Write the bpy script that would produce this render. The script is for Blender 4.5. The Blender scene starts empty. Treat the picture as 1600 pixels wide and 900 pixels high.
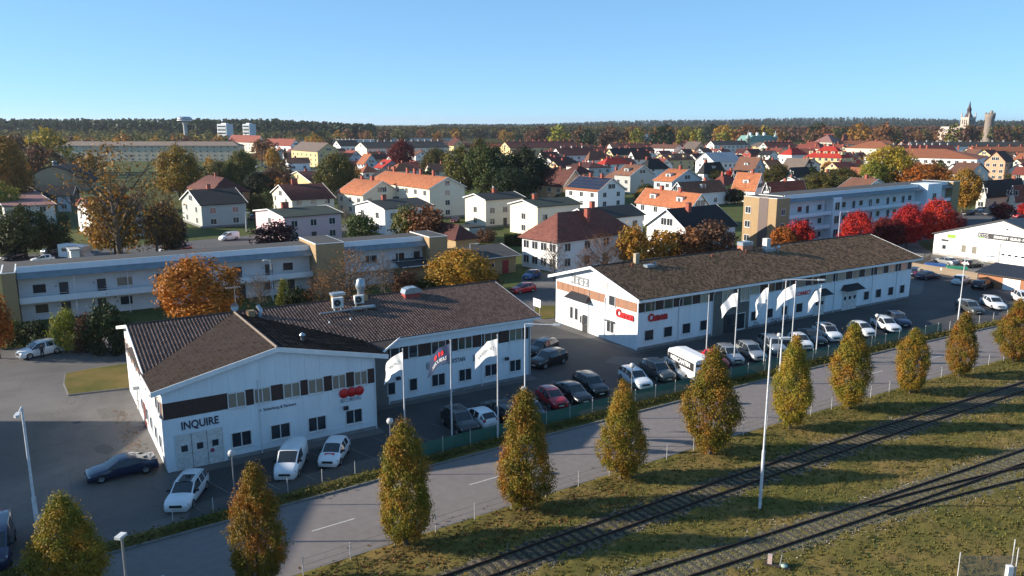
import bpy, math, random
import numpy as np
from mathutils import Vector, Matrix
R = math.radians
S = bpy.context.scene
COL = S.collection
# ---------------------------------------------------------------- camera, sky, sun
CAM_H = 26.0
PITCH = math.atan(257.0/1240.0)
cd = bpy.data.cameras.new("camera"); cam = bpy.data.objects.new("camera", cd); COL.objects.link(cam)
cam.location = (0, 0, CAM_H); cam.rotation_euler = (math.pi/2-PITCH, 0, 0)
cd.sensor_width = 36; cd.lens = 36*1240/1600; cd.clip_start = .5; cd.clip_end = 30000
S.camera = cam
SUN_EL, SUN_AZ = R(19.7), R(181.0)            # azimuth counted from +X, counter-clockwise
W = bpy.data.worlds.new("World"); S.world = W; W.use_nodes = True
wt = W.node_tree; bg = wt.nodes["Background"]
sky = wt.nodes.new("ShaderNodeTexSky"); sky.sky_type = 'NISHITA'; sky.sun_disc = False
sky.sun_elevation = SUN_EL; sky.sun_rotation = math.pi/2-SUN_AZ
sky.altitude = 500; sky.air_density = .62; sky.dust_density = 0; sky.ozone_density = 5.0
smul = wt.nodes.new('ShaderNodeMix'); smul.data_type = 'RGBA'; smul.blend_type = 'MULTIPLY'; smul.inputs[0].default_value = 1; smul.inputs[7].default_value = (.208, .208, .208, 1)
sgam = wt.nodes.new('ShaderNodeGamma'); sgam.inputs[1].default_value = .5
sgn = wt.nodes.new('ShaderNodeMix'); sgn.data_type = 'RGBA'; sgn.blend_type = 'MULTIPLY'; sgn.inputs[0].default_value = 1; sgn.inputs[7].default_value = (2.85, 4.15, 4.95, 1)
sgn.clamp_result = False; wt.links.new(sky.outputs[0], smul.inputs[6]); wt.links.new(smul.outputs[2], sgam.inputs[0]); wt.links.new(sgam.outputs[0], sgn.inputs[6]); wt.links.new(sgn.outputs[2], bg.inputs[0])
bg.inputs[1].default_value = .10
sl = bpy.data.lights.new("sun", 'SUN'); sun = bpy.data.objects.new("sun", sl); COL.objects.link(sun)
sl.energy = 5.0; sl.angle = R(.5); sl.color = (1.0, .89, .74)
sd = Vector((math.cos(SUN_EL)*math.cos(SUN_AZ), math.cos(SUN_EL)*math.sin(SUN_AZ), math.sin(SUN_EL)))
sun.rotation_euler = sd.to_track_quat('Z', 'Y').to_euler(); sun.location = sd*200
S.view_settings.view_transform = 'Standard'; S.view_settings.look = 'None'
S.view_settings.exposure = 0.95; S.view_settings.gamma = 1
S.render.engine = 'CYCLES'; S.cycles.max_bounces = 6; S.cycles.transparent_max_bounces = 6
S.cycles.volume_bounces = 0; S.cycles.use_adaptive_sampling = True
rnd = random.Random(7); nr = np.random.default_rng(5)
# ---------------------------------------------------------------- geometry of the view, used to look up real ground positions
CP, SP = math.cos(PITCH), math.sin(PITCH)
def ray(x, y):
    u = (x-800)/1240; v = (450-y)/1240
    return Vector((u, CP+v*SP, -SP+v*CP))
def at(x, y, z=0.0):
    r = ray(x, y); t = (z-CAM_H)/r.z
    return Vector((0, 0, CAM_H))+r*t
def pix(q):
    d = Vector(q)-Vector((0, 0, CAM_H)); fw = d.y*CP-d.z*SP; up = d.y*SP+d.z*CP
    return 800+1240*d.x/fw, 450-1240*up/fw
def height_at(px, yb, yt):
    g = at(px, yb); r = ray(px, yt); return CAM_H+g.y/r.y*r.z
# ---------------------------------------------------------------- materials
MATS = {}
def nd(t, k, **kw):
    n = t.nodes.new(k)
    for a, b in kw.items(): setattr(n, a, b)
    return n
def mat(name, col, rough=.8, col2=None, scale=3.0, amt=.5, bump=0.0, bscale=None, metal=0.0, tv=0.0, spec=None, detail=4.0, stretch=None, fine=0.0, extra=None):
    if name in MATS: return MATS[name]
    m = bpy.data.materials.new(name); m.use_nodes = True; t = m.node_tree; L = t.links.new
    b = t.nodes["Principled BSDF"]; b.inputs['Roughness'].default_value = rough; b.inputs['Metallic'].default_value = metal
    if spec is not None: b.inputs['Specular IOR Level'].default_value = spec
    tc = nd(t, 'ShaderNodeTexCoord'); co = tc.outputs['Object']
    if stretch:
        mp = nd(t, 'ShaderNodeMapping'); mp.inputs['Scale'].default_value = stretch; L(co, mp.inputs[0]); co = mp.outputs[0]
    n = nd(t, 'ShaderNodeTexNoise'); n.inputs['Scale'].default_value = scale; n.inputs['Detail'].default_value = detail
    n.inputs['Roughness'].default_value = .62; L(co, n.inputs['Vector'])
    rp = nd(t, 'ShaderNodeMapRange'); rp.inputs[1].default_value = .5-.25*amt-.03; rp.inputs[2].default_value = .5+.25*amt+.03
    L(n.outputs['Fac'], rp.inputs[0])
    mx = nd(t, 'ShaderNodeMix', data_type='RGBA')
    c2 = col2 if col2 else tuple(c*.72 for c in col)
    mx.inputs[6].default_value = (*col, 1); mx.inputs[7].default_value = (*c2, 1); L(rp.outputs[0], mx.inputs[0])
    out = mx.outputs[2]
    if fine:
        n3 = nd(t, 'ShaderNodeTexNoise'); n3.inputs['Scale'].default_value = scale*14; n3.inputs['Detail'].default_value = 3; L(co, n3.inputs['Vector'])
        hs = nd(t, 'ShaderNodeHueSaturation'); r3 = nd(t, 'ShaderNodeMapRange'); r3.inputs[1].default_value = .3; r3.inputs[2].default_value = .7
        r3.inputs[3].default_value = 1-fine; r3.inputs[4].default_value = 1+fine; L(n3.outputs['Fac'], r3.inputs[0]); L(r3.outputs[0], hs.inputs['Value']); L(out, hs.inputs['Color']); out = hs.outputs[0]
    if tv:
        a = nd(t, 'ShaderNodeAttribute', attribute_name='tv'); hs = nd(t, 'ShaderNodeHueSaturation')
        r3 = nd(t, 'ShaderNodeMapRange'); r3.inputs[3].default_value = 1-tv; r3.inputs[4].default_value = 1+tv
        L(a.outputs['Fac'], r3.inputs[0]); L(r3.outputs[0], hs.inputs['Value']); L(out, hs.inputs['Color']); out = hs.outputs[0]
    L(out, b.inputs['Base Color'])
    if bump:
        n2 = nd(t, 'ShaderNodeTexNoise'); n2.inputs['Scale'].default_value = bscale or scale*8; n2.inputs['Detail'].default_value = 3; L(co, n2.inputs['Vector'])
        bp = nd(t, 'ShaderNodeBump'); bp.inputs['Strength'].default_value = bump; bp.inputs['Distance'].default_value = .05
        L(n2.outputs['Fac'], bp.inputs['Height']); L(bp.outputs[0], b.inputs['Normal'])
    if extra: extra(t, b, out, co)
    MATS[name] = m; return m
def glass_mat(name, col=(.02, .025, .03), rough=.06):
    if name in MATS: return MATS[name]
    m = mat(name, col, rough, tuple(min(1, c*2.2+.01) for c in col), .35, 1.2, spec=.8); return m
def leaf_mat(name, c1, c2, c3, scale=.55):
    m = bpy.data.materials.new(name); m.use_nodes = True; t = m.node_tree; L = t.links.new
    for n in list(t.nodes): t.nodes.remove(n)
    o = nd(t, 'ShaderNodeOutputMaterial'); tc = nd(t, 'ShaderNodeTexCoord'); oi = nd(t, 'ShaderNodeObjectInfo')
    ad = nd(t, 'ShaderNodeVectorMath', operation='ADD'); L(tc.outputs['Object'], ad.inputs[0]); L(oi.outputs['Location'], ad.inputs[1])
    n = nd(t, 'ShaderNodeTexNoise'); n.inputs['Scale'].default_value = scale; n.inputs['Detail'].default_value = 3; L(ad.outputs[0], n.inputs['Vector'])
    a = nd(t, 'ShaderNodeAttribute', attribute_name='tv')
    mm = nd(t, 'ShaderNodeMath', operation='MULTIPLY_ADD'); L(a.outputs['Fac'], mm.inputs[0]); mm.inputs[1].default_value = .26; mm.inputs[2].default_value = -.13
    m2 = nd(t, 'ShaderNodeMath', operation='ADD'); L(n.outputs['Fac'], m2.inputs[0]); L(mm.outputs[0], m2.inputs[1])
    cr = nd(t, 'ShaderNodeValToRGB'); e = cr.color_ramp.elements; e[0].position = .3; e[0].color = (*c1, 1); e[1].position = .7; e[1].color = (*c3, 1)
    k = cr.color_ramp.elements.new(.5); k.color = (*c2, 1); L(m2.outputs[0], cr.inputs[0])
    hs = nd(t, 'ShaderNodeHueSaturation'); L(cr.outputs[0], hs.inputs['Color'])
    hr = nd(t, 'ShaderNodeMapRange'); hr.inputs[3].default_value = .5 if 'red' in name else .487; hr.inputs[4].default_value = .507 if 'red' in name else .513; L(oi.outputs['Random'], hr.inputs[0]); L(hr.outputs[0], hs.inputs['Hue'])
    vr = nd(t, 'ShaderNodeMapRange'); vr.inputs[3].default_value = .82; vr.inputs[4].default_value = 1.16; L(oi.outputs['Random'], vr.inputs[0]); L(vr.outputs[0], hs.inputs['Value'])
    d = nd(t, 'ShaderNodeBsdfPrincipled'); d.inputs['Roughness'].default_value = .6; d.inputs['Specular IOR Level'].default_value = .2
    tr = nd(t, 'ShaderNodeBsdfTranslucent'); mx = nd(t, 'ShaderNodeMixShader'); mx.inputs[0].default_value = .28
    L(hs.outputs[0], d.inputs['Base Color']); L(hs.outputs[0], tr.inputs[0]); L(d.outputs[0], mx.inputs[1]); L(tr.outputs[0], mx.inputs[2]); L(mx.outputs[0], o.inputs[0])
    MATS[name] = m; return m
# ---------------------------------------------------------------- mesh helpers
class MB:
    def __init__(s): s.v = []; s.f = []; s.mi = []; s.sm = []
    def add(s, vs, fs, mi=0, sm=False):
        k = len(s.v); s.v += [tuple(v) for v in vs]; s.f += [tuple(i+k for i in f) for f in fs]; s.mi += [mi]*len(fs); s.sm += [sm]*len(fs); return s
    def box(s, x0, x1, y0, y1, z0, z1, mi=0):
        return s.add([(x0,y0,z0),(x1,y0,z0),(x1,y1,z0),(x0,y1,z0),(x0,y0,z1),(x1,y0,z1),(x1,y1,z1),(x0,y1,z1)],
                     [(0,3,2,1),(4,5,6,7),(0,1,5,4),(1,2,6,5),(2,3,7,6),(3,0,4,7)], mi)
    def prism(s, poly, h, axis='z', base=0.0, mi=0):
        n = len(poly)
        def q(a, b, c): return {'z': (a, b, c), 'y': (a, c, b), 'x': (c, a, b)}[axis]
        vs = [q(a, b, base) for a, b in poly]+[q(a, b, base+h) for a, b in poly]
        fs = [tuple(range(n)), tuple(range(n, 2*n))[::-1]]+[(i, (i+1) % n, n+(i+1) % n, n+i) for i in range(n)]
        return s.add(vs, fs, mi)
    def tube(s, pts, rad, n=8, mi=0, cap=True, sm=True):
        pts = [Vector(p) for p in pts]; rr = rad if hasattr(rad, '__len__') else [rad]*len(pts)
        vs = []; fs = []
        for i, p in enumerate(pts):
            d = (pts[min(i+1, len(pts)-1)]-pts[max(i-1, 0)]).normalized()
            a = d.orthogonal().normalized() if abs(d.z) < .99 else Vector((1, 0, 0)); b = d.cross(a).normalized(); a = b.cross(d)
            for k in range(n):
                t = 2*math.pi*k/n; vs.append(p+(a*math.cos(t)+b*math.sin(t))*rr[i])
        for i in range(len(pts)-1):
            for k in range(n): fs.append((i*n+k, i*n+(k+1) % n, (i+1)*n+(k+1) % n, (i+1)*n+k))
        s.add(vs, fs, mi, sm)
        if cap: s.add(vs[:n], [tuple(range(n))[::-1]], mi); s.add(vs[-n:], [tuple(range(n))], mi)
        return s
    def lathe(s, prof, n=16, mi=0, o=(0, 0, 0), sm=True):
        vs = []; fs = []
        for r, z in prof:
            for k in range(n): t = 2*math.pi*k/n; vs.append((o[0]+r*math.cos(t), o[1]+r*math.sin(t), o[2]+z))
        for i in range(len(prof)-1):
            for k in range(n): fs.append((i*n+k, i*n+(k+1) % n, (i+1)*n+(k+1) % n, (i+1)*n+k))
        return s.add(vs, fs, mi, sm)
    def mesh(s, name, mats):
        me = bpy.data.meshes.new(name); me.from_pydata(s.v, [], s.f)
        for m in (mats if isinstance(mats, (list, tuple)) else [mats]): me.materials.append(m)
        if any(s.mi): me.polygons.foreach_set('material_index', s.mi)
        if any(s.sm): me.polygons.foreach_set('use_smooth', s.sm)
        me.update(); return me
    def build(s, name, mats, parent=None, loc=(0, 0, 0), rz=0.0, **kw): return place(name, s.mesh(name, mats), parent, loc, rz, **kw)
def place(name, me, parent=None, loc=(0, 0, 0), rz=0.0, **kw):
    o = bpy.data.objects.new(name, me); COL.objects.link(o); o.parent = parent; o.location = loc
    if rz: o.rotation_euler = (0, 0, rz)
    for k, v in kw.items(): o[k] = v
    return o
def tag(o, label=None, cat=None, group=None, kind=None):
    for k, v in (('label', label), ('category', cat), ('group', group), ('kind', kind)):
        if v: o[k] = v
    return o
def thing(name, label, cat, loc=(0, 0, 0), rz=0.0, group=None): return tag(place(name, None, None, loc, rz), label, cat, group)
KIDS = {}
def kids(o): return [c for c in o.children]
def dup(o, loc, rz, label=None, group=None, scale=None, parent=None):
    def cp(a, par):
        c = a.copy(); COL.objects.link(c); c.parent = par
        for ch in CH.get(a.name, ()): cp(ch, c)
        return c
    CH = {}
    def walk(a):
        CH[a.name] = list(a.children)
        for b in a.children: walk(b)
    walk(o); c = cp(o, parent); c.location = loc; c.rotation_euler = (0, 0, rz)
    if scale: c.scale = scale
    if label: c['label'] = label
    if group: c['group'] = group
    return c
def from_np(name, V, Fq, mats, tv=None, smooth=False):
    me = bpy.data.meshes.new(name); nv, nf, k = len(V), len(Fq), Fq.shape[1]
    me.vertices.add(nv); me.vertices.foreach_set('co', np.ascontiguousarray(V, dtype=np.float32).ravel())
    me.loops.add(nf*k); me.loops.foreach_set('vertex_index', np.ascontiguousarray(Fq, dtype=np.int32).ravel())
    me.polygons.add(nf); me.polygons.foreach_set('loop_start', np.arange(0, nf*k, k, dtype=np.int32))
    for m in (mats if isinstance(mats, (list, tuple)) else [mats]): me.materials.append(m)
    if tv is not None:
        a = me.attributes.new('tv', 'FLOAT', 'FACE'); a.data.foreach_set('value', np.ascontiguousarray(tv, dtype=np.float32))
    me.update(calc_edges=True)
    if smooth: me.polygons.foreach_set('use_smooth', [True]*nf)
    return me
def lettering(name, text, size, m, parent, loc, face='front', ext=.02, sx=1.0, align='LEFT', bold=0.0, shear=0.0, rz=None):
    c = bpy.data.curves.new(name, 'FONT'); c.body = text; c.size = size; c.extrude = ext; c.offset = bold; c.align_x = align; c.shear = shear
    c.resolution_u = 3
    c.materials.append(m); o = bpy.data.objects.new(name, c); COL.objects.link(o); o.parent = parent; o.location = loc
    me = bpy.data.meshes.new_from_object(o); COL.objects.unlink(o); bpy.data.objects.remove(o)
    o = bpy.data.objects.new(name, me); COL.objects.link(o); o.parent = parent; o.location = loc
    o.rotation_euler = (math.pi/2, 0, {'front': 0, 'left': -math.pi/2, 'back': math.pi}[face] if rz is None else rz); o.scale = (sx, 1, 1)
    return o
# ---------------------------------------------------------------- wavy overlapping roof tiles as real geometry
def tiles(name, m, parent, p0, eu, ev, keep, nu, nv, tw=.3, th=.36, amp=.03, seg=4, step=.035, **kw):
    """p0 lower left corner of the slope, eu along the eave, ev up the slope (unit vectors)"""
    p0, eu, ev = (np.array(a, float) for a in (p0, eu, ev)); nn = np.cross(eu, ev); nn /= np.linalg.norm(nn)
    I, J = np.meshgrid(np.arange(nu), np.arange(nv), indexing='ij'); I = I.ravel(); J = J.ravel()
    k = keep((I+.5)*tw, (J+.5)*th); I = I[k]; J = J[k]; n = len(I)
    s = np.linspace(0, 1, seg+1); w = amp*np.cos(2*np.pi*s) if seg > 1 else np.zeros(2)
    jit = nr.normal(0, .006, n)
    rows = []
    for vv, hh, ww in ((0, -.01, 0.), (0, step, 1.), (1.05, 0., 1.)):
        u = (I[:, None]+s[None])*tw; v = (J[:, None]+vv)*th+np.zeros_like(u); h = hh+ww*w[None]+(jit[:, None] if hh else 0)+np.zeros_like(u)
        rows.append(p0+u[..., None]*eu+v[..., None]*ev+h[..., None]*nn)
    V = np.stack(rows, 1).reshape(-1, 3); q = seg+1; base = np.arange(n)[:, None]*3*q; F = []
    for r in range(2):
        for a in range(seg): F.append(base[:, 0]*0+np.arange(n)*3*q+r*q+a)
    a = np.stack(F, 1).reshape(-1); Fq = np.stack([a, a+1, a+1+q, a+q], 1)
    tvv = np.repeat(nr.random(n), 2*seg)
    me = from_np(name, V, Fq, m, tvv, smooth=True); return place(name, me, parent, kind='stuff', **kw)
# ---------------------------------------------------------------- windows and doors (shared meshes)
WM = {}
def win_mesh(w, h, bars, fm, gm, depth=.07, fw=.08, sill=True):
    k = (round(w, 2), round(h, 2), bars, fm.name, gm.name)
    if k in WM: return WM[k]
    a = MB(); d = depth
    a.box(-w/2-fw, -w/2, -d, 0, -fw, h+fw); a.box(w/2, w/2+fw, -d, 0, -fw, h+fw); a.box(-w/2, w/2, -d, 0, h, h+fw); a.box(-w/2, w/2, -d, 0, -fw, 0)
    for i in range(1, bars): x = -w/2+w*i/bars; a.box(x-.035, x+.035, -d*.8, 0, 0, h)
    if sill: a.box(-w/2-fw-.03, w/2+fw+.03, -d-.06, 0, -fw-.05, -fw)
    f = a.mesh('window', fm)
    b = MB(); b.box(-w/2, w/2, -.02, .0, 0, h); g = b.mesh('pane', gm)
    WM[k] = (f, g); return WM[k]
def window(parent, x, y, z, face, w=1.2, h=1.2, bars=2, fm=None, gm=None, pane=True, **kw):
    f, g = win_mesh(w, h, bars, fm or M_wframe, gm or M_glass, **kw)
    rz = {'front': 0, 'left': -math.pi/2, 'right': math.pi/2, 'back': math.pi}[face]
    o = place('window', f, parent, (x, y, z), rz)
    if pane: place('pane', g, o)
    return o
def mkdoor(parent, x, y, z, face, w, h, m, glass=None):
    rz = {'front': 0, 'left': -math.pi/2, 'right': math.pi/2}[face]
    a = MB(); a.box(-w/2, w/2, -.05, 0, 0, h); a.box(-w/2-.07, -w/2, -.08, 0, 0, h+.07); a.box(w/2, w/2+.07, -.08, 0, 0, h+.07); a.box(-w/2, w/2, -.08, 0, h, h+.07)
    d = a.build('door', m, parent, (x, y, z), rz)
    b = MB(); b.box(w/2-.16, w/2-.08, -.12, -.05, .95, 1.1); b.build('handle', M_metal, d)
    if glass: g = MB(); g.box(-w*.25, w*.25, -.06, -.045, h*.5, h*.85); g.build('pane', glass, d)
    return d
M_wframe = mat('white window paint', (.74, .74, .72), .5)
M_glass = glass_mat('window glass', (.016, .02, .026))
M_glass2 = glass_mat('glass in a lit tint', (.09, .09, .075), .12)  # light on the pane is put into this paler base colour
M_white = mat('white painted boards', (.75, .80, .84), .7, (.64, .685, .715), .7, 1.0, bump=.08, bscale=9, fine=.03, stretch=(1.6, 1.6, .22))
M_whiteold = mat('weathered white boards', (.70, .735, .76), .75, (.56, .59, .60), .5, 1.0, bump=.08, bscale=8, fine=.05)
M_trim = mat('white trim', (.78, .78, .77), .6, (.68, .68, .67), 1.5)
M_metal = mat('galvanised metal', (.42, .43, .44), .4, (.33, .34, .35), 4, metal=.6)
M_dark = mat('dark metal', (.03, .03, .035), .5)
# ---------------------------------------------------------------- ground, roads, verges
def smooth_line(pts, n=40, ext0=0, ext1=0, deg=3):
    g = np.array([at(*p)[:2] for p in pts]); x = g[:, 0]
    c = np.polyfit(x, g[:, 1], deg); xs = np.linspace(x.min(), x.max(), n); L = [(a, np.polyval(c, a)) for a in xs]
    d0 = np.polyval(np.polyder(c), xs[0]); d1 = np.polyval(np.polyder(c), xs[-1])
    if ext0: L = [(xs[0]-ext0, L[0][1]-ext0*d0)]+L
    if ext1: L = L+[(xs[-1]+ext1, L[-1][1]+ext1*d1)]
    return [Vector((a, b, 0)) for a, b in L]
EX0, EX1 = 70, 160
road_lo = smooth_line([(447,900),(580,863),(675,827),(790,792),(865,767),(960,741),(1082,700),(1260,647),(1320,630),(1400,607),(1482,584),(1567,562),(1600,553)], 48, EX0, EX1, 2)
road_up = smooth_line([(180,866),(250,847),(357,817),(440,794),(585,754),(670,730),(770,702),(854,680),(930,660),(1000,642),(1065,626),(1200,594),(1257,582),(1360,557),(1397,549),(1475,529),(1550,512),(1600,500)], 48, EX0, EX1, 2)
fence_ln = smooth_line([(289,814),(339,797),(470,764),(552,742),(662,722),(847,666),(950,640),(1137,594),(1200,577),(1250,567),(1355,542),(1480,519)], 40, EX0, EX1, 2)
def sheet(name, poly, z, m, kind='structure', **kw):
    a = MB(); a.add([(p[0], p[1], z) for p in poly], [tuple(range(len(poly)))]); 
    me = a.mesh(name, m)
    if me.polygons and me.polygons[0].normal.z < 0: me.flip_normals()
    return place(name, me, kind=kind, **kw)
def strip(name, A, B, z, m, **kw):
    n = min(len(A), len(B)); vs = [(p[0], p[1], z) for p in A[:n]]+[(p[0], p[1], z) for p in B[:n]]
    a = MB(); a.add(vs, [(i, i+1, n+i+1, n+i) for i in range(n-1)]); me = a.mesh(name, m)
    if me.polygons[0].normal.z < 0: me.flip_normals()
    return place(name, me, kind='structure', **kw)
def grassx(t, b, out, co):
    L = t.links.new
    n = nd(t, 'ShaderNodeTexNoise'); n.inputs['Scale'].default_value = .22; n.inputs['Detail'].default_value = 6; L(co, n.inputs['Vector'])
    cr = nd(t, 'ShaderNodeValToRGB'); e = cr.color_ramp.elements; e[0].position = .36; e[0].color = (.07, .078, .014, 1); e[1].position = .66; e[1].color = (.24, .15, .055, 1)
    k = e.new(.5); k.color = (.145, .112, .030, 1); L(n.outputs['Fac'], cr.inputs[0])
    mx = nd(t, 'ShaderNodeMix', data_type='RGBA'); mx.inputs[0].default_value = .55; L(out, mx.inputs[6]); L(cr.outputs[0], mx.inputs[7]); L(mx.outputs[2], b.inputs['Base Color'])
M_grass = mat('verge grass', (.16, .132, .042), .95, (.082, .078, .022), 1.6, 1.0, bump=.6, bscale=6, fine=.45, spec=.1, extra=grassx)
M_lawn = mat('town lawn', (.085, .105, .028), .95, (.060, .066, .026), .15, 1.0, bump=.3, bscale=3, fine=.3, spec=.1)
def asx(t, b, out, co):
    L = t.links.new
    n = nd(t, 'ShaderNodeTexNoise'); n.inputs['Scale'].default_value = .09; n.inputs['Detail'].default_value = 5; n.inputs['Distortion'].default_value = .6; L(co, n.inputs['Vector'])
    r = nd(t, 'ShaderNodeMapRange'); r.inputs[1].default_value = .38; r.inputs[2].default_value = .64; r.inputs[3].default_value = .72; r.inputs[4].default_value = 1.22; L(n.outputs['Fac'], r.inputs[0])
    v = nd(t, 'ShaderNodeTexVoronoi', feature='DISTANCE_TO_EDGE'); v.inputs['Scale'].default_value = .16
    n2 = nd(t, 'ShaderNodeTexNoise'); n2.inputs['Scale'].default_value = .8; ad = nd(t, 'ShaderNodeVectorMath', operation='ADD'); L(co, n2.inputs['Vector']); L(co, ad.inputs[0]); L(n2.outputs['Color'], ad.inputs[1]); L(ad.outputs[0], v.inputs['Vector'])
    c = nd(t, 'ShaderNodeMapRange'); c.inputs[1].default_value = 0; c.inputs[2].default_value = .006; c.inputs[3].default_value = .62; c.inputs[4].default_value = 1; L(v.outputs['Distance'], c.inputs[0])
    ml = nd(t, 'ShaderNodeMath', operation='MULTIPLY'); L(r.outputs[0], ml.inputs[0]); L(c.outputs[0], ml.inputs[1])
    hs = nd(t, 'ShaderNodeHueSaturation'); L(out, hs.inputs['Color']); L(ml.outputs[0], hs.inputs['Value']); L(hs.outputs[0], b.inputs['Base Color'])
M_yard = mat('old yard asphalt', (.135, .122, .112), .85, (.105, .096, .090), .5, 1.0, bump=.25, bscale=40, fine=.14, extra=asx)
M_lot = mat('dark parking asphalt', (.060, .055, .053), .8, (.042, .040, .040), .4, 1.0, bump=.25, bscale=40, fine=.14, extra=asx)
M_road = mat('road asphalt', (.188, .164, .155), .85, (.162, .142, .134), .12, .8, bump=.25, bscale=40, fine=.09, stretch=(1, 1, 1))
M_kerb = mat('kerb granite', (.20, .19, .185), .85, (.13, .13, .125), 3, 1, bump=.3)
M_line = mat('worn road paint', (.62, .61, .58), .7, (.30, .29, .28), 6, .8)
M_bay = mat('faded bay paint', (.17, .165, .16), .8, (.08, .078, .076), 3, .9)
M_street = mat('town street asphalt', (.085, .08, .08), .85, (.06, .058, .058), .2, 1)
# large ground sheet with a coarse roll far out
a = MB(); Rg = 14000
a.add([(-Rg, -300, -.02), (Rg, -300, -.02), (Rg, Rg, -.02), (-Rg, Rg, -.02)], [(0, 1, 2, 3)]); a.build('ground', M_lawn, kind='structure')
# asphalt: yard, parking and back street
yard = [at(-300,560), at(-60,560), at(0,545), at(60,541), at(130,532), at(196,524)]+[at(470,505,0), at(700,478), at(815,455), at(815,432), at(905,418), at(1100,392), at(1395,352), at(1445,388), at(1462,396), at(1620,425), at(1900,470)]
fl = [p for p in fence_ln]
sheet('yard', [(-110, 15, 0), (-110, 75, 0)]+[(p.x, p.y, 0) for p in yard[2:]]+[(fl[-1].x, fl[-1].y+40, 0)]+[(p.x, p.y, 0) for p in reversed(fl)], 0.0, M_yard)
lotA = [at(590,672), at(604,632), at(828,592), at(865,470), at(1000,556), at(1420,468), at(1445,425), at(1625,470), at(1900,470)]
i0 = 12
o = Vector(at(263,739)); e1 = Vector((math.cos(R(32)), math.sin(R(32)), 0)); e2 = Vector((-e1.y, e1.x, 0))
def b1p(x, y): return o+e1*x+e2*y
lot = [b1p(0.2, -7.5), b1p(0.2, -1.2), b1p(17.2, -1.2), b1p(17.2, 4), b1p(36.5, 4), b1p(36.5, 24), at(868,500)-Vector((3, 0, 0)), at(995,552), at(1440,458), at(1450,420), at(1605,470), at(2000,452)]
flc = [p for p in fl if b1p(0, -7).x-2 < p.x]
sheet('parking_lot', lot+[p for p in reversed(flc)], .004, M_lot)
strip('road', road_lo, road_up, 0.0-.006, M_road)
# the road sheet lies on its own cut: lift slightly above the ground sheet
for nm_ in ('road',): bpy.data.objects[nm_].location.z = .012
def offset(L, d):
    out = []
    for i, p in enumerate(L):
        t = (L[min(i+1, len(L)-1)]-L[max(i-1, 0)]).normalized(); out.append(p+Vector((-t.y, t.x, 0))*d)
    return out
def kerb(name, L, d, w, h):
    A = L; B = offset(L, d*w); n = len(A); vs = []
    for p, q in zip(A, B): vs += [(p.x, p.y, -.02), (p.x, p.y, h), (q.x, q.y, h), (q.x, q.y, -.02)]
    fs = []
    for i in range(n-1):
        for k in range(3): fs.append((i*4+k, i*4+k+1, i*4+5+k, i*4+4+k))
    me = MB().add(vs, fs).mesh(name, M_kerb); return place(name, me, kind='structure')
kerb('kerb', road_up, 1, .14, .13); kerb('kerb', road_lo, -1, .12, .05)
strip('upper_verge', offset(road_up, .13), [fence_ln[min(len(fence_ln)-1, int(i*len(fence_ln)/len(road_up)))] for i in range(len(road_up))], .05, M_grass)
# centre dashes 3 m long every 12 m, following the road
cen = [(p+q)/2 for p, q in zip(road_lo, road_up)]
cum = [0.0]
for p, q in zip(cen, cen[1:]): cum.append(cum[-1]+(q-p).length)
def on_line(L, c, s):
    for i in range(len(L)-1):
        if c[i+1] >= s: f = (s-c[i])/(c[i+1]-c[i]); t = (L[i+1]-L[i]).normalized(); return L[i].lerp(L[i+1], f), t
    return L[-1], (L[-1]-L[-2]).normalized()
d0 = at(488, 831); s0 = min(range(0, 4000), key=lambda s: (on_line(cen, cum, s*.05)[0]-d0).length)*.05
a = MB(); s = s0 % 12
while s < cum[-1]-5:
    p, t = on_line(cen, cum, s); q, t2 = on_line(cen, cum, s+3); n_ = Vector((-t.y, t.x, 0))*.055
    a.add([p-n_, q-n_, q+n_, p+n_], [(0, 1, 2, 3)]); s += 12
a.build('lane_markings', M_line, loc=(0, 0, .012), kind='structure')
# near verge: lumpy turf between the road and the bottom of the frame
def lumpy(x, y):
    return .05*math.sin(x*1.7+math.sin(y*1.3))*math.sin(y*2.1+x*.4)
gx0, gx1, gy0, gy1, stp = -26, 140, 26, 200, .42
def inside(x, y, L, c):
    return y < np.interp(x, [p.x for p in L], [p.y for p in L])-c
rx = np.array([p.x for p in road_lo]); ry = np.array([p.y for p in road_lo])
us = np.arange(-2, 62, .34); xs = np.arange(-62, 130, .42)
X, U = np.meshgrid(xs, us, indexing='ij'); edge = np.interp(X, rx, ry)-.15/math.cos(R(35)); Y = edge-np.maximum(U, 0)*1.0
hh = .05*np.sin(X*2.3+1.7*np.sin(Y*1.1))*np.sin(Y*2.9+X*.5)+.03*np.sin(X*5.1+Y*3.3)*np.sin(Y*6.1-X*2.2)+nr.normal(0, .03, X.shape)
Z = .05+hh; Z[:, U[0] <= 0] = .03
nx, nu_ = X.shape; V = np.stack([X, Y, Z], -1).reshape(-1, 3); idx = np.arange(nx*nu_).reshape(nx, nu_)
Fq = np.stack([idx[:-1, 1:], idx[1:, 1:], idx[1:, :-1], idx[:-1, :-1]], -1).reshape(-1, 4)
place('near_verge', from_np('near_verge', V, Fq, M_grass, smooth=True), kind='structure')
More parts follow.
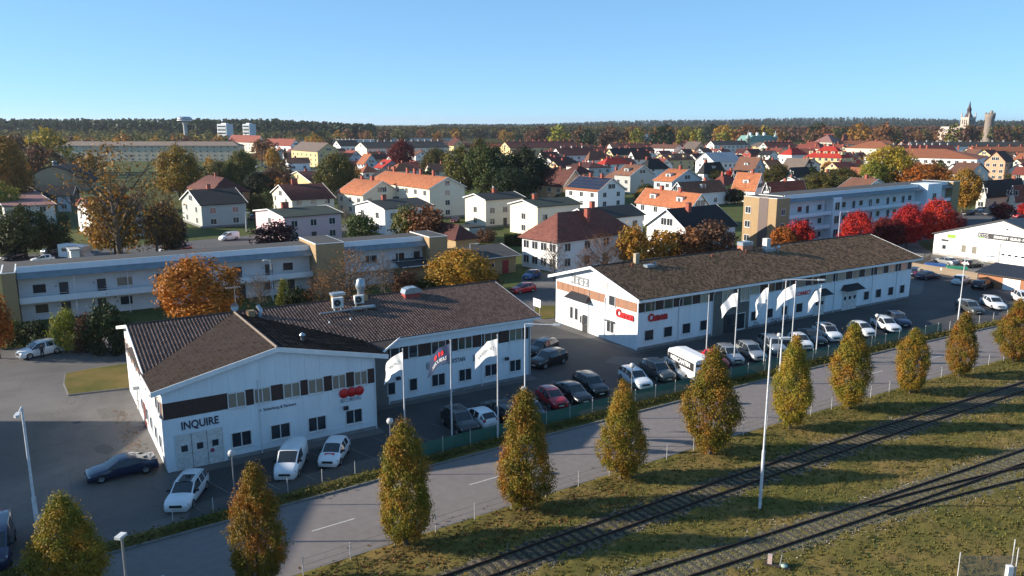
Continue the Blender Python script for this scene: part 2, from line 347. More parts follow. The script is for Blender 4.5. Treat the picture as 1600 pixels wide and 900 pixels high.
# ---- grass tufts, as one mass
def tufts(name, pts, m, hmin=.05, hmax=.15, nb=4, w=.045):
    n = len(pts); P = np.repeat(pts, nb, 0); k = len(P)
    ang = nr.random(k)*2*np.pi; h = nr.uniform(hmin, hmax, k); tilt = nr.uniform(.1, .8, k)
    d = np.stack([np.cos(ang), np.sin(ang), np.zeros(k)], 1); s = np.stack([-np.sin(ang), np.cos(ang), np.zeros(k)], 1)
    P = P+nr.normal(0, .05, P.shape)*[1, 1, 0]; top = P+d*(h*tilt)[:, None]; top[:, 2] += h
    V = np.stack([P-s*w, P+s*w, top], 1).reshape(-1, 3); F = np.arange(3*k).reshape(-1, 3)
    return place(name, from_np(name, V, F, m, nr.random(k)), None, kind='stuff')
M_tuft = mat('grass blades', (.15, .122, .036), .9, (.09, .084, .022), .35, 1.0, tv=.35, spec=.1)
NT = 60000; u = nr.random(NT)*46; x = nr.uniform(-26, 80, NT); y = np.interp(x, rx, ry)-.4-u
k = y > 30; o_ = tufts('grass', np.stack([x[k], y[k], np.full(k.sum(), .05)], 1), M_tuft); tag(o_, 'rough yellowing grass on the verge beside the railway', 'grass')
# ---- railway tracks
M_rail = mat('rusty rail', (.085, .042, .028), .6, (.03, .02, .017), 3, 1, metal=.4)
M_sleeper = mat('old timber sleeper', (.040, .032, .026), .9, (.024, .02, .016), 4, 1, bump=.3, tv=0)
def gvx(t, b, out, co):
    L = t.links.new; v = nd(t, 'ShaderNodeTexVoronoi'); v.inputs['Scale'].default_value = 9; L(co, v.inputs['Vector'])
    hs = nd(t, 'ShaderNodeHueSaturation'); L(out, hs.inputs['Color']); sp = nd(t, 'ShaderNodeSeparateColor'); L(v.outputs['Color'], sp.inputs[0])
    r = nd(t, 'ShaderNodeMapRange'); r.inputs[3].default_value = .45; r.inputs[4].default_value = 1.5; L(sp.outputs[0], r.inputs[0]); L(r.outputs[0], hs.inputs['Value']); L(hs.outputs[0], b.inputs['Base Color'])
    bp = nd(t, 'ShaderNodeBump'); bp.inputs['Strength'].default_value = .8; bp.inputs['Distance'].default_value = .06; L(v.outputs['Distance'], bp.inputs['Height']); L(bp.outputs[0], b.inputs['Normal'])
M_ballast = mat('ballast', (.145, .115, .08), .95, (.10, .082, .034), .7, .7, extra=gvx)
def fitline(pts, deg=2, n=60, ext0=50, ext1=40):
    return smooth_line(pts, n, ext0, ext1, deg)
def path_at(L, x):
    xs_ = [p.x for p in L]; return Vector((x, float(np.interp(x, xs_, [p.y for p in L])), 0))
t1 = fitline([(800,880),(975,815),(1112,768),(1238,727),(1365,682),(1446,655),(1600,606)])
t2 = fitline([(1048,899),(1200,851),(1312,814.5),(1380,792),(1494,751),(1600,716)])
t3 = fitline([(1048,901),(1200,852),(1312,817),(1390,795),(1487,768),(1600,741.5)], 3)
M_ballast2 = mat('grassy ballast', (.165, .135, .075), .95, (.105, .10, .034), .9, .8, extra=gvx)
M_sleeper2 = mat('sunken grey sleeper', (.085, .07, .055), .95, (.05, .045, .03), 4, 1, bump=.3)
def mk_track(label, L, x0, x1, spc, group=None, bm=None, sp=None, sl0=.3, dz=0):
    root = thing('railway_track', label, 'railway track', path_at(L, x0), 0, group); o0 = path_at(L, x0)
    pts = [p for p in L if x0-.01 < p.x < x1]; pts = [path_at(L, x0)]+pts+[path_at(L, x1)]
    b = MB(); A = offset(pts, 1.6); B_ = offset(pts, -1.6); A2 = offset(pts, 1.15); B2 = offset(pts, -1.15)
    rows = [[(p-o0+Vector((0, 0, z))) for p in Q] for Q, z in ((A, .02), (A2, .095), (B2, .095), (B_, .02))]; n = len(pts)
    for r in range(3): b.add(rows[r]+rows[r+1], [(i, n+i, n+i+1, i+1) for i in range(n-1)])
    b.build('ballast', bm or M_ballast, root, (0, 0, dz))
    for sg in (1, -1):
        C_ = offset(pts, sg*.7535); b = MB(); vs = []; prof = [(-.06, .10), (-.014, .12), (-.034, .235), (.034, .235), (.014, .12), (.06, .10)]
        N = offset(pts, 1); 
        for i, p in enumerate(C_):
            nn = (N[i]-pts[i]).normalized()
            for dx, dz in prof: q = p+nn*dx-o0; vs.append((q.x, q.y, dz))
        k = len(prof); b.add(vs, [(i*k+j, i*k+j+1, i*k+k+j+1, i*k+k+j) for i in range(n-1) for j in range(k-1)]); b.build('rail', M_rail, root)
    sm_ = MB().box(-.12, .12, -1.25, 1.25, 0, .06).mesh('sleeper', sp or M_sleeper); c = [0.0]
    for p, q in zip(pts, pts[1:]): c.append(c[-1]+(q-p).length)
    s = sl0; k = 0
    while s < c[-1] and k < 295:
        p, t = on_line(pts, c, s); place('sleeper', sm_, root, p-o0+Vector((0, 0, .055)), math.atan2(t.y, t.x)+rnd.uniform(-.02, .02)); s += spc; k += 1
    return root
mk_track('dark rusty railway track nearest the road and its tree row', t1, -36, 95, .62)
mk_track('straight rusty railway track at the bottom, farther from the road', t2, -24, 60, .66, bm=M_ballast2, sp=M_sleeper2)
xs_ = at(1372, 800).x
mk_track('railway track branching off at the points toward the lower right', t3, xs_, 60, .66, bm=M_ballast2, sp=M_sleeper2, sl0=16, dz=-.012)
# ---------------------------------------------------------------- building frames
class Frame:
    def __init__(s, o, th): s.o = Vector((o[0], o[1], 0)); t = R(th); s.th = t; s.e1 = Vector((math.cos(t), math.sin(t), 0)); s.e2 = Vector((-math.sin(t), math.cos(t), 0))
    def hit(s, px, py, ax, val):
        n = {'x': s.e1, 'y': s.e2}.get(ax, Vector((0, 0, 1))); r = ray(px, py); c = Vector((0, 0, CAM_H)); t = (val-(c-s.o).dot(n))/r.dot(n); q = c+r*t-s.o
        return q.dot(s.e1), q.dot(s.e2), q.z
    def lx(s, px, y=0, z=3):           # local x of picture column px on the facade plane y at height z
        lo, hi = -5., 90.
        for _ in range(40):
            m = (lo+hi)/2; q = s.o+s.e1*m+s.e2*y
            if pix((q.x, q.y, z))[0] < px: lo = m
            else: hi = m
        return lo
    def ly(s, px, x=0, z=3):
        lo, hi = -5., 60.
        for _ in range(40):
            m = (lo+hi)/2; q = s.o+s.e1*x+s.e2*m
            if pix((q.x, q.y, z))[0] > px: lo = m
            else: hi = m
        return lo
M_brownb = mat('dark brown fascia boards', (.060, .030, .022), .7, (.040, .020, .016), 2, 1, bump=.1)
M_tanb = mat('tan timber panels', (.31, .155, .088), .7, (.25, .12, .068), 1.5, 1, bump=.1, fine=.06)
M_tile1 = mat('brown clay tiles', (.19, .122, .098), .8, (.135, .088, .072), .35, 1, tv=.3, fine=.12, spec=.2)
M_tile2 = mat('mossy brown tiles', (.25, .138, .088), .88, (.175, .115, .058), .45, 1, tv=.5, fine=.25, spec=.12)
M_felt = mat('dark roof underlay', (.045, .034, .03), .9)
M_doorw = mat('white door paint', (.66, .66, .64), .6)
M_red = mat('red sign', (.62, .018, .02), .5, (.52, .012, .015))
M_ink = mat('dark lettering', (.03, .045, .07), .6)
M_blackp = mat('black sign', (.02, .02, .022), .5)
M_whitep = mat('white sign', (.8, .8, .8), .5, (.75, .75, .75))
M_sheet = mat('black roof sheet', (.035, .035, .04), .5, (.025, .025, .03), 2)
M_greysid = mat('grey upright boarding', (.17, .165, .15), .8, (.13, .125, .115), 1, bump=.2)
def gable_roof_slab(mb, x0, x1, ya, za, yb, zb, th=.14, ax='x'):
    n = lambda x, y, z: (x, y, z) if ax == 'x' else (y, x, z)
    vs = [n(x0, ya, za), n(x1, ya, za), n(x1, yb, zb), n(x0, yb, zb)]; vs += [(a, b, c-th) for a, b, c in vs]
    mb.add(vs, [(0, 1, 2, 3), (7, 6, 5, 4), (0, 4, 5, 1), (1, 5, 6, 2), (2, 6, 7, 3), (3, 7, 4, 0)])
def panels(parent, m, face, a0, a1, z0, z1, w, top=None, gap=.02, d=.03, name='wall_panel'):
    """separate cladding panels side by side on a facade; top(a) gives a slanted upper edge"""
    n = max(1, round((a1-a0)/w)); w = (a1-a0)/n
    for i in range(n):
        x0, x1 = a0+i*w+gap/2, a0+(i+1)*w-gap/2; zt0, zt1 = (top(x0), top(x1)) if top else (z1, z1)
        b = MB(); prof = [(x0, z0), (x1, z0), (x1, zt1), (x0, zt0)]
        if face == 'front': b.prism(prof, d, 'y', -d)
        else: b.prism(prof, d, 'x', -d)
        b.build(name, m, parent)
def canopy(parent, x0, x1, z, face='front', d=1.1, h=.75, m=None):
    b = MB(); pts = [(x0, 0, z), (x1, 0, z), (x0, -d, z), (x1, -d, z), (x0+.5, 0, z+h), (x1-.5, 0, z+h)]
    b.add(pts, [(2, 3, 5, 4), (0, 2, 4), (1, 5, 3), (0, 1, 3, 2)])
    if face == 'left': b.v = [(y, -x, zz) for x, y, zz in b.v]; 
    c = b.build('door_canopy', m or M_sheet, parent)
    r = MB(); n = int((x1-x0)/.35)
    for i in range(1, n):
        x = x0+(x1-x0)*i/n; zt = min(1, (x-x0)/.5, (x1-x)/.5)
        r.tube([(x, -d-.01, z+.02), (x, -d*(1-zt), z+h*zt+.02)], .02, 4)
    if face == 'left': r.v = [(y, -x, zz) for x, y, zz in r.v]
    r.build('canopy_seam', m or M_sheet, c); return c
# ================================================================ the nearer white office building
F1 = Frame(at(263, 739), 32)
B1 = thing('office_building', 'white board-clad office building with brown tiled roof and INQUIRE over its doors', 'office building', F1.o, F1.th)
b = MB(); b.box(0, 16.95, 0, 5.2, 0, 6.35); b.box(0, 36.2, 5, 22.4, 0, 6.35)
b.prism([(0, 6.35), (16.95, 6.35), (16.95, 6.4), (8.65, 8.3), (0, 6.4)], 12, 'y', 0.0)
b.prism([(5, 6.351), (22.4, 6.351), (22.4, 6.4), (13.7, 8.4), (5, 6.4)], 36.2, 'x', 0.0)
b.build('wall', M_white, B1)
rz = 8.65; sm = (rz-6.5)/9.3; sw = (rz-6.6)/9.35
def zm(y): return rz-abs(y-13.7)*sm
b = MB(); gable_roof_slab(b, -.55, 37, 4.4, zm(4.4), 13.7, rz); gable_roof_slab(b, -.55, 37, 23, zm(23), 13.7, rz)
gable_roof_slab(b, -.4, 13.7, -.7, rz-9.35*sw, 8.65, rz+.002, ax='y'); gable_roof_slab(b, -.4, 13.7, 18.0, rz-9.35*sw, 8.65, rz+.002, ax='y')
b.add([(17.5, 4.6, zm(4.6)), (21.4, 4.6, zm(4.6)), (18.3, 2.1, zm(2.1)), (17.5, 4.6, zm(4.6)-.15), (21.4, 4.6, zm(4.6)-.15), (18.3, 2.1, zm(2.1)-.15)], [(0, 2, 1), (3, 4, 5), (0, 3, 5, 2), (2, 5, 4, 1)])
roof1 = b.build('roof', M_felt, B1)
cs = math.hypot(1, sm); cw = math.hypot(1, sw)
# main front slope: keep where it is above the wing slopes
def keep_main(u, v):
    x = -.55+u; y = 4.4+v/cs; z = rz-(13.7-y)*sm; zw = np.where(y < 13.7, rz-np.abs(x-8.65)*sw, -9)
    return (z > zw-.02) | ((x < -.7) | (x > 18)) | (np.abs(x-8.65) > 9.3)
tiles('roof_tiles', M_tile1, roof1, (-.55, 4.4, zm(4.4)), (1, 0, 0), (0, 1/cs, sm/cs), keep_main, 125, 26, .3, .37, amp=.045, step=.05)
tiles('roof_tiles', M_tile1, roof1, (37, 23, zm(23)), (-1, 0, 0), (0, -1/cs, sm/cs), lambda u, v: u > -1, 125, 26, .3, .37, seg=2)
def keep_wing(u, v):
    y = 13.7-u; x = -.7+v/cw; z = rz-(8.65-x)*sw; return (z > zm(y)+.02) | (y < 4.4)
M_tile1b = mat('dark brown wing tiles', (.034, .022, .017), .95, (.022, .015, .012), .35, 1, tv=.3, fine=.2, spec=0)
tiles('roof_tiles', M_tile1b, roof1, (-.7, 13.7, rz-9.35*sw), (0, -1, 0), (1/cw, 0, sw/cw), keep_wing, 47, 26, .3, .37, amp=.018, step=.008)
def keep_wing2(u, v):
    y = -.4+u; x = 18-v/cw; z = rz-(x-8.65)*sw; return (z > zm(y)+.02) | (y < 4.4)
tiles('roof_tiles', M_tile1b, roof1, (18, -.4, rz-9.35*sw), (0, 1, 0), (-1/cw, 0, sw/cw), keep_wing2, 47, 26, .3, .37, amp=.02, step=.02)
M_tile1d = mat('ridge tiles', (.05, .035, .03), .8, (.035, .025, .022))
b = MB(); b.tube([(-.6, 13.7, rz+.04), (37.05, 13.7, rz+.04)], .11, 6); b.build('ridge_tiles', M_tile1d, roof1)
b = MB(); b.tube([(8.65, -.45, rz+.04), (8.65, 13.7, rz+.04)], .11, 6, sm=False); b.build('ridge_tiles', mat('pale ridge tiles', (.22, .17, .13), .8), roof1)
b = MB()
for x0, zz, x1, z1 in ((-.75, rz-9.4*sw, 8.65, rz), (18.05, rz-9.4*sw, 8.65, rz)):
    b.add([(x0, -.46, zz+.05), (x1, -.46, z1+.05), (x1, -.46, z1-.34), (x0, -.46, zz-.34), (x0, -.4, zz+.05), (x1, -.4, z1+.05), (x1, -.4, z1-.34), (x0, -.4, zz-.34)], [(0, 1, 2, 3), (4, 7, 6, 5), (0, 4, 5, 1), (3, 2, 6, 7)])
for y0, y1 in ((4.4, 13.7), (23, 13.7)):
    for X in (-.61, 37.0): b.add([(X, y0, zm(y0)+.06), (X, y1, rz+.06), (X, y1, rz-.24), (X, y0, zm(y0)-.24), (X+.06, y0, zm(y0)+.06), (X+.06, y1, rz+.06), (X+.06, y1, rz-.24), (X+.06, y0, zm(y0)-.24)], [(0, 1, 2, 3), (4, 7, 6, 5), (0, 4, 5, 1), (3, 2, 6, 7)])
b.box(18, 37, 4.33, 4.4, zm(4.4)-.2, zm(4.4)-.02); b.box(-.77, -.7, -.4, 4.9, 6.38, 6.58)
for p_, q_ in (((17.45, 4.6), (18.3, 2.05)), ((18.3, 2.05), (21.45, 4.6))):
    z0, z1 = zm(p_[1]), zm(q_[1]); b.tube([(p_[0], p_[1], z0-.03), (q_[0], q_[1], z1-.03)], .1, 4)
b.build('bargeboard', M_trim, B1)
# soffit-height frieze panels under the long eave, band, panels on the fronts
top_w = lambda x: min(8.25, 6.42+(8.3-6.4)*(1-abs(x-8.65)/8.65)) if True else 0
panels(B1, M_white, 'front', 0, 16.95, 5.52, 8, 1.22, top=lambda x: 6.38+1.85*(1-abs(x-8.475)/8.475))
panels(B1, M_white, 'front', 0, 16.95, 2.98, 4.2, 2.1)
panels(B1, M_white, 'front', 0, .62, .02, 2.95, .6); panels(B1, M_white, 'front', 4.35, 16.95, .02, .85, 2.1)
b = MB(); b.box(0, 4.78, -.035, 0, 4.22, 5.5); 
wx = [F1.lx(p, 0, 4.9) for p in (357, 382, 398, 421.5, 444, 467.5, 482.5, 504, 520, 539, 554.5, 572.5)]
b.build('brown_panel', M_brownb, B1)
for i in range(1, 11, 2): MB().box(wx[i]+.1, wx[i+1]-.1, -.035, 0, 4.22, 5.5).build('brown_panel', M_brownb, B1)
MB().box(wx[11]+.1, 16.85, -.035, 0, 4.22, 5.5).build('brown_panel', M_brownb, B1)
M_blind = glass_mat('glass over pale blinds', (.13, .12, .095), .2)
for i in range(0, 12, 2): window(B1, (wx[i]+wx[i+1])/2, 0, 4.27, 'front', wx[i+1]-wx[i], 1.12, 2, gm=M_blind)
for a_, c_ in ((363, 392), (424, 452.5), (482.5, 508.5), (541, 565)):
    x0, x1 = F1.lx(a_, 0, 1.5), F1.lx(c_, 0, 1.5); window(B1, (x0+x1)/2, 0, .98, 'front', x1-x0, 1.15, 2)
# folding workshop doors
for i in range(3):
    x0 = .72+i*1.13; b = MB(); b.box(x0, x0+1.1, -.06, 0, .02, 2.82); d = b.build('door_leaf', M_doorw, B1)
    b = MB(); b.box(x0+.33, x0+.8, -.075, -.055, 1.45, 1.95); b.build('pane', M_glass, d)
b = MB()
for x in (1.83, 2.96): b.box(x-.02, x+.02, -.064, -.0, .03, 2.8)
b.build('door_joint', M_dark, B1)
b = MB(); b.box(.64, .72, -.09, 0, 0, 2.9); b.box(4.11, 4.19, -.09, 0, 0, 2.9); b.box(.72, 4.11, -.09, 0, 2.83, 2.92); b.build('door_frame', M_whiteold, B1)
b = MB(); b.lathe([(0, 0), (.17, 0), (.17, .02), (0, .02)], 14); b.v = [(x+3.28, -.085-z, y+1.15) for x, y, z in b.v]; b.build('no_parking_sign', mat('no parking red', (.35, .05, .12), .5), B1)
b = MB(); b.box(.98, 4.0, -.06, -.03, 3.1, 3.98); sg = b.build('sign_board', M_white, B1)
lettering('lettering', 'INQUIRE', .86, M_ink, sg, (1.16, -.075, 3.24), bold=.022, sx=.82)
b = MB(); b.box(6.75, 10.35, -.06, -.03, 3.3, 4.0); sg = b.build('sign_board', M_white, B1)
lettering('lettering', 'Söderberg & Partners', .36, M_ink, sg, (7.35, -.075, 3.52), sx=.84)
b = MB(); b.lathe([(0, 0), (.11, 0), (.11, .02), (0, .02)], 10); b.v = [(x+7.08, -.065-z, y+3.62) for x, y, z in b.v]; b.build('emblem', M_ink, sg)
lg = None
for p in (537, 549, 560.5):
    x = F1.lx(p, 0, 3.7); b = MB(); b.lathe([(0, 0), (.42, 0), (.42, .08), (0, .08)], 24); b.v = [(X+x, -.06-Z, Y+3.78) for X, Y, Z in b.v]; o_ = b.build('logo_disc', M_red, B1); lg = lg or o_
lettering('lettering', 'SECURITAS', .42, mat('grey lettering', (.24, .30, .36), .6), B1, (F1.lx(531, 0, 3), -.06, 2.98), sx=.9)
# main front
wy = 5.0
b = MB(); b.box(17.05, 20.2, 4.93, 5, .0, 6.3); b.build('grey_cladding', M_greysid, B1)
mkdoor(B1, 18.3, 4.92, .02, 'front', 1.0, 2.1, M_dark, M_glass)
U1 = [(610.5, 623), (639, 651.5), (674.5, 695), (716.3, 736.5), (757.2, 777), (796.2, 814.5)]; L1_ = [(606, 617), (640, 651.3), (675, 694.5), (717.4, 735.8), (757.8, 776), (796.5, 813)]
xs = [(F1.lx(a_, wy, 4.9), F1.lx(c_, wy, 4.9)) for a_, c_ in U1]; prev = 20.25; b = MB()
for x0, x1 in xs: MB().box(prev, x0-.1, wy-.035, wy, 4.2, 5.5).build('brown_panel', M_brownb, B1); prev = x1+.1
MB().box(prev, 35.9, wy-.035, wy, 4.2, 5.5).build('brown_panel', M_brownb, B1)
for i, (x0, x1) in enumerate(xs): window(B1, (x0+x1)/2, wy, 4.26, 'front', x1-x0, 1.16, 1 if i < 2 else 2, gm=M_glass2 if i == 5 else M_glass)
for i, (a_, c_) in enumerate(L1_):
    x0, x1 = F1.lx(a_, wy, 1.5), F1.lx(c_, wy, 1.5); window(B1, (x0+x1)/2, wy, .98, 'front', x1-x0, 1.15, 1 if i < 2 else 2)
for za, zb in ((.02, .86), (2.3, 4.18)):
    b0 = len(B1.children)
    n = 6; w = (36.15-20.3)/n
    for i in range(n): q = MB(); q.box(20.3+i*w+.012, 20.3+(i+1)*w-.012, wy-.025, wy, za, zb); q.build('wall_panel', M_white, B1)
b = MB(); b.box(17.9, 36.25, 4.6, wy, 5.55, 6.3); b.build('eave_frieze', M_white, B1)
sgx = F1.lx(665, wy, 3.6); lettering('lettering', '(((', .8, M_ink, B1, (sgx, wy-.05, 2.95), sx=.6); 
lettering('lettering', 'AUDIOVERKSTAN', .62, M_ink, B1, (F1.lx(674, wy, 3.6), wy-.05, 3.02), sx=.74)
lettering('lettering', ')))', .8, M_ink, B1, (F1.lx(738, wy, 3.6), wy-.05, 2.95), sx=.6)
for px_ in (538, 620, 789):
    yy = 0 if px_ < 600 else wy; x = F1.lx(px_, yy, 2.6); b = MB(); b.tube([(x, yy, 2.55), (x, yy-.3, 2.55)], .04, 6); b.box(x-.2, x+.2, yy-.5, yy-.28, 2.4, 2.7); b.build('wall_lamp', M_dark, B1)
b = MB(); b.tube([(36.0, 4.9, .1), (36.0, 4.9, 6.2)], .06, 6); b.build('downpipe', M_metal, B1)
# left end: brown band, windows, doors (sunlit side)
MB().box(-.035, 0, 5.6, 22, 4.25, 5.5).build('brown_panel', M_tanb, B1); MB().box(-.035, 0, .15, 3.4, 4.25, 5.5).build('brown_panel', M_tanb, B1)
for y in (1.2, 2.6, 7, 9, 12, 15, 18, 20.5): window(B1, -.03, y, 4.3, 'left', 1.0, 1.1, 1)
for y in (2.5, 4.7, 7.2, 9.5, 12.5): window(B1, 0, y, 1.1, 'left', 1.0, 1.1, 1)
mkdoor(B1, 0, 11, .02, 'left', .95, 2.1, mat('red-brown door', (.22, .05, .035), .5)); mkdoor(B1, 0, 16, .02, 'left', .95, 2.1, M_doorw)
b = MB(); b.box(-.5, -.02, 13.9, 14.1, 2.6, 2.9); b.build('wall_lamp', M_metal, B1)
# roof equipment (bolted to the roof: parts of the building)
def hvac(parent, x, y, w=.95, h=.85):
    z = zm(y)+.35; b = MB(); b.box(x-w/2, x+w/2, y-.2, y+.2, z, z+h); 
    u = b.build('heat_pump', mat('pale metal casing', (.66, .66, .64), .5), parent)
    c = MB(); c.lathe([(.05, 0), (.3, 0), (.34, .03), (.34, .0)], 18); c.v = [(X+x-.1, y-.215-Z, Y+z+h/2) for X, Y, Z in c.v]; c.build('fan_grille', M_dark, u)
    c = MB(); [c.box(x+d-.03, x+d+.03, y-.2, y+.2, zm(y), z) for d in (-.35, .35)]; c.build('stand', M_metal, u)
def on_main(px, py): 
    lo, hi = 4.4, 13.7
    for _ in range(40):
        m = (lo+hi)/2; q = F1.hit(px, py, 'y', m)
        if q[2] > zm(m): lo = m
        else: hi = m
    return F1.hit(px, py, 'y', lo)
q = on_main(528, 486); hvac(roof1, q[0], q[1], 1.05, 1.0)
q = on_main(561, 479); hvac(roof1, q[0], q[1], .95, .8)
M_vent = mat('zinc sheet', (.33, .38, .42), .35, (.27, .31, .35), 2, metal=.5); M_yb = mat('yellowed brick', (.42, .27, .13), .9, (.34, .2, .1), 6)
q = on_main(526, 470); x, y, z = q; y = min(y, 13.2); z = zm(y)
b = MB(); b.box(x-.6, x+.55, y-.35, y+.35, z-.1, z+.75); v = b.build('vent_hood', M_yb, roof1); b = MB(); b.box(x-.7, x+.65, y-.45, y+.45, z+.75, z+1.0); b.build('hood_lid', M_vent, v)
q = on_main(561, 463); x, y, z = q; y = min(y, 13.2); z = zm(y)
b = MB(); b.box(x-.55, x+.55, y-.5, y+.5, z-.1, z+.45); v = b.build('chimney_fan', M_yb, roof1)
b = MB(); b.lathe([(.38, .45), (.34, .9), (.5, 1.3), (.52, 1.45), (.34, 2.1), (.3, 2.15), (.0, 2.1)], 16, o=(x, y, z)); b.build('cowl', M_vent, v)
q = on_main(568, 487); x, y, z = q; b = MB(); b.tube([(x-4.4, y, z+.35), (x+1.2, y, z+.4)], .09, 6); b.box(x-.9, x+1.3, y+.1, y+.5, z+.25, z+.5); b.tube([(x-1.2, y, z+.35), (x-1.2, y, z)], .04, 5); b.tube([(x+.3, y, z+.35), (x+.3, y, z)], .04, 5); b.build('duct', M_metal, roof1)
q = on_main(642, 463); x, y, z = q; z = zm(y)
b = MB(); b.box(x-.85, x+.85, y-.5, y+.5, z-.2, z+.4); v = b.build('roof_ventilator', mat('red metal curb', (.35, .05, .04), .6), roof1)
b = MB(); pr = [(-.95, .4), (-.8, .85), (-.3, 1.0), (.5, 1.0), (.95, .75), (1.0, .4)]; b.prism([(x+a_, z+c_) for a_, c_ in pr], 1.1, 'y', y-.55); b.build('cowl', M_vent, v)
for px_, py_ in ((476, 524), (548, 500), (515, 505)):
    q = on_main(px_, py_) if px_ > 480 else (11.8, 3.2, rz-3.15*sw); x, y, z = q; b = MB(); b.lathe([(.16, -.1), (.16, .35), (.26, .4), (.26, .5), (0, .72)], 10, o=(x, y, z)) if px_ < 480 else b.lathe([(.08, -.1), (.08, .22), (0, .22)], 8, o=(x, y, z)); b.build('vent_pipe', M_vent, roof1)
x, y, z = 9.9, 12.6, rz-.3; b = MB(); b.box(x-.3, x+.3, y-.3, y+.3, z-.3, z+.55); v = b.build('chimney', M_yb, roof1)
b = MB(); b.tube([(x+.7, y-.4, z-.1), (x+.8, y-.5, z+.6), (x+.6, y-.2, z+1.0)], .2, 8); b.build('cowl', M_vent, v)
b = MB(); b.tube([(8.8, 13.6, rz), (8.8, 13.6, rz+2.6)], .03, 5); b.tube([(8.0, 13.6, rz+2.4), (9.4, 13.4, rz+2.5)], .02, 4)
for k in range(7): b.tube([(8.05+k*.2, 13.15, rz+2.42), (8.05+k*.2, 13.95, rz+2.42)], .012, 4)
b.build('antenna', M_metal, roof1)
b = MB(); b.lathe([(0, 0), (.2, .02), (.36, .08), (.42, .13)], 14); b.v = [(X*.9+8.6, 13.3-Z, Y+rz+.65) for X, Y, Z in b.v]; b.build('satellite_dish', M_metal, roof1)
# ================================================================ the farther white office building
F2 = Frame(at(995, 547.5), 32); L2, W2, E2, Z2 = 54.0, 16.5, 6.15, 8.75
B2 = thing('office_building', 'long white office building with mossy brown roof and red Canon lettering', 'office building', F2.o, F2.th)
b = MB(); b.box(0, L2, 0, W2, 0, E2); b.prism([(0, E2-.001), (W2, E2-.001), (W2/2, Z2-.15)], L2, 'x', 0.0); b.build('wall', M_white, B2)
s2 = (Z2-6.2)/(W2/2+.9); c2 = math.hypot(1, s2)
def z2(y): return Z2-abs(y-W2/2)*s2
b = MB(); gable_roof_slab(b, -.65, L2+1.2, -.9, z2(-.9), W2/2, Z2, .2); gable_roof_slab(b, -.65, L2+1.2, W2+.9, z2(W2+.9), W2/2, Z2, .2); roof2 = b.build('roof', M_felt, B2)
tiles('roof_tiles', M_tile2, roof2, (-.65, -.9, z2(-.9)), (1, 0, 0), (0, 1/c2, s2/c2), lambda u, v: u > -1, 186, 26, .3, .368, seg=2, amp=.03, step=.035)
tiles('roof_tiles', M_tile2, roof2, (L2+1.2, W2+.9, z2(W2+.9)), (-1, 0, 0), (0, -1/c2, s2/c2), lambda u, v: u > -1, 186, 26, .3, .368, seg=1, step=.035)
b = MB(); b.tube([(-.7, W2/2, Z2+.04), (L2+1.2, W2/2, Z2+.04)], .1, 6); b.build('ridge_tiles', M_tile1d, roof2)
b = MB()
for X in (-.72, L2+1.2):
    for y0 in (-.9, W2+.9): b.add([(X, y0, z2(y0)+.07), (X, W2/2, Z2+.07), (X, W2/2, Z2-.28), (X, y0, z2(y0)-.28), (X+.07, y0, z2(y0)+.07), (X+.07, W2/2, Z2+.07), (X+.07, W2/2, Z2-.28), (X+.07, y0, z2(y0)-.28)], [(0, 1, 2, 3), (4, 7, 6, 5), (0, 4, 5, 1), (3, 2, 6, 7)])
b.box(-.65, L2+1.2, -.97, -.9, z2(-.9)-.3, z2(-.9)-.03); b.build('bargeboard', M_trim, B2)
U2 = [(1008, 1022.5), (1037.5, 1051), (1067, 1080.5), (1095, 1107), (1172.5, 1186), (1200, 1210.3), (1222.3, 1233), (1246.3, 1257), (1268.7, 1278.5), (1290.5, 1300.3), (1309, 1320.5), (1332, 1341.3), (1351.3, 1360), (1370.8, 1379.5), (1388.5, 1398), (1408, 1417)]
D2 = [(1007, 1020.3), (1037, 1049.5), (1066, 1078), (1093.5, 1104), (1173, 1182), (1198.5, 1206.8), (1221, 1229.3), (1243.3, 1253), (1349.3, 1357), (1368, 1376), (1387.3, 1395), (1405.5, 1412.5)]
xe0, xe1 = F2.lx(1114, 0, 3), F2.lx(1170, 0, 3)
xs = [(F2.lx(a_, 0, 5), F2.lx(c_, 0, 5)) for a_, c_ in U2]; b = MB(); prev = .1
for i, (x0, x1) in enumerate(xs):
    if i == 4: MB().box(prev, xe0-.05, -.035, 0, 4.5, 5.62).build('brown_panel', M_brownb, B2); prev = xe1+.05
    if x0-.12 > prev: MB().box(prev, x0-.1, -.035, 0, 4.5, 5.62).build('brown_panel', M_brownb, B2)
    prev = x1+.1
MB().box(prev, L2-.15, -.035, 0, 4.5, 5.62).build('brown_panel', M_brownb, B2)
M_lgt = glass_mat('glass with painted pale reflections', (.20, .19, .16), .12)  # reflections are put into the pale base colour of these panes
for i, (x0, x1) in enumerate(xs): window(B2, (x0+x1)/2, 0, 4.5, 'front', x1-x0, 1.1, 1, gm=(M_lgt if i in (3, 4, 9, 10, 14, 15) else M_blind if i in (7, 11, 12, 13) else M_glass))
for a_, c_ in D2:
    x0, x1 = F2.lx(a_, 0, 1.5), F2.lx(c_, 0, 1.5); window(B2, (x0+x1)/2, 0, 1.0, 'front', x1-x0, 1.2, 1)
n = 8; 
for x0, x1 in ((.02, xe0-.02), (xe1+.02, L2-.02)):
    k = max(2, round((x1-x0)/4.4)); w = (x1-x0)/k
    for i in range(k): q = MB(); q.box(x0+i*w+.015, x0+(i+1)*w-.015, -.03, 0, 2.62, 4.42); q.build('wall_panel', M_white, B2)
b = MB(); b.box(.0, L2, -.3, 0, 5.68, 6.1); b.build('eave_frieze', M_white, B2)
b = MB(); b.box(xe0, xe1, -.08, 0, 0, 6.05)
k = int((xe1-xe0)/.3)
for i in range(k): b.box(xe0+i*.3, xe0+i*.3+.04, -.11, -.08, 0, 6.05)
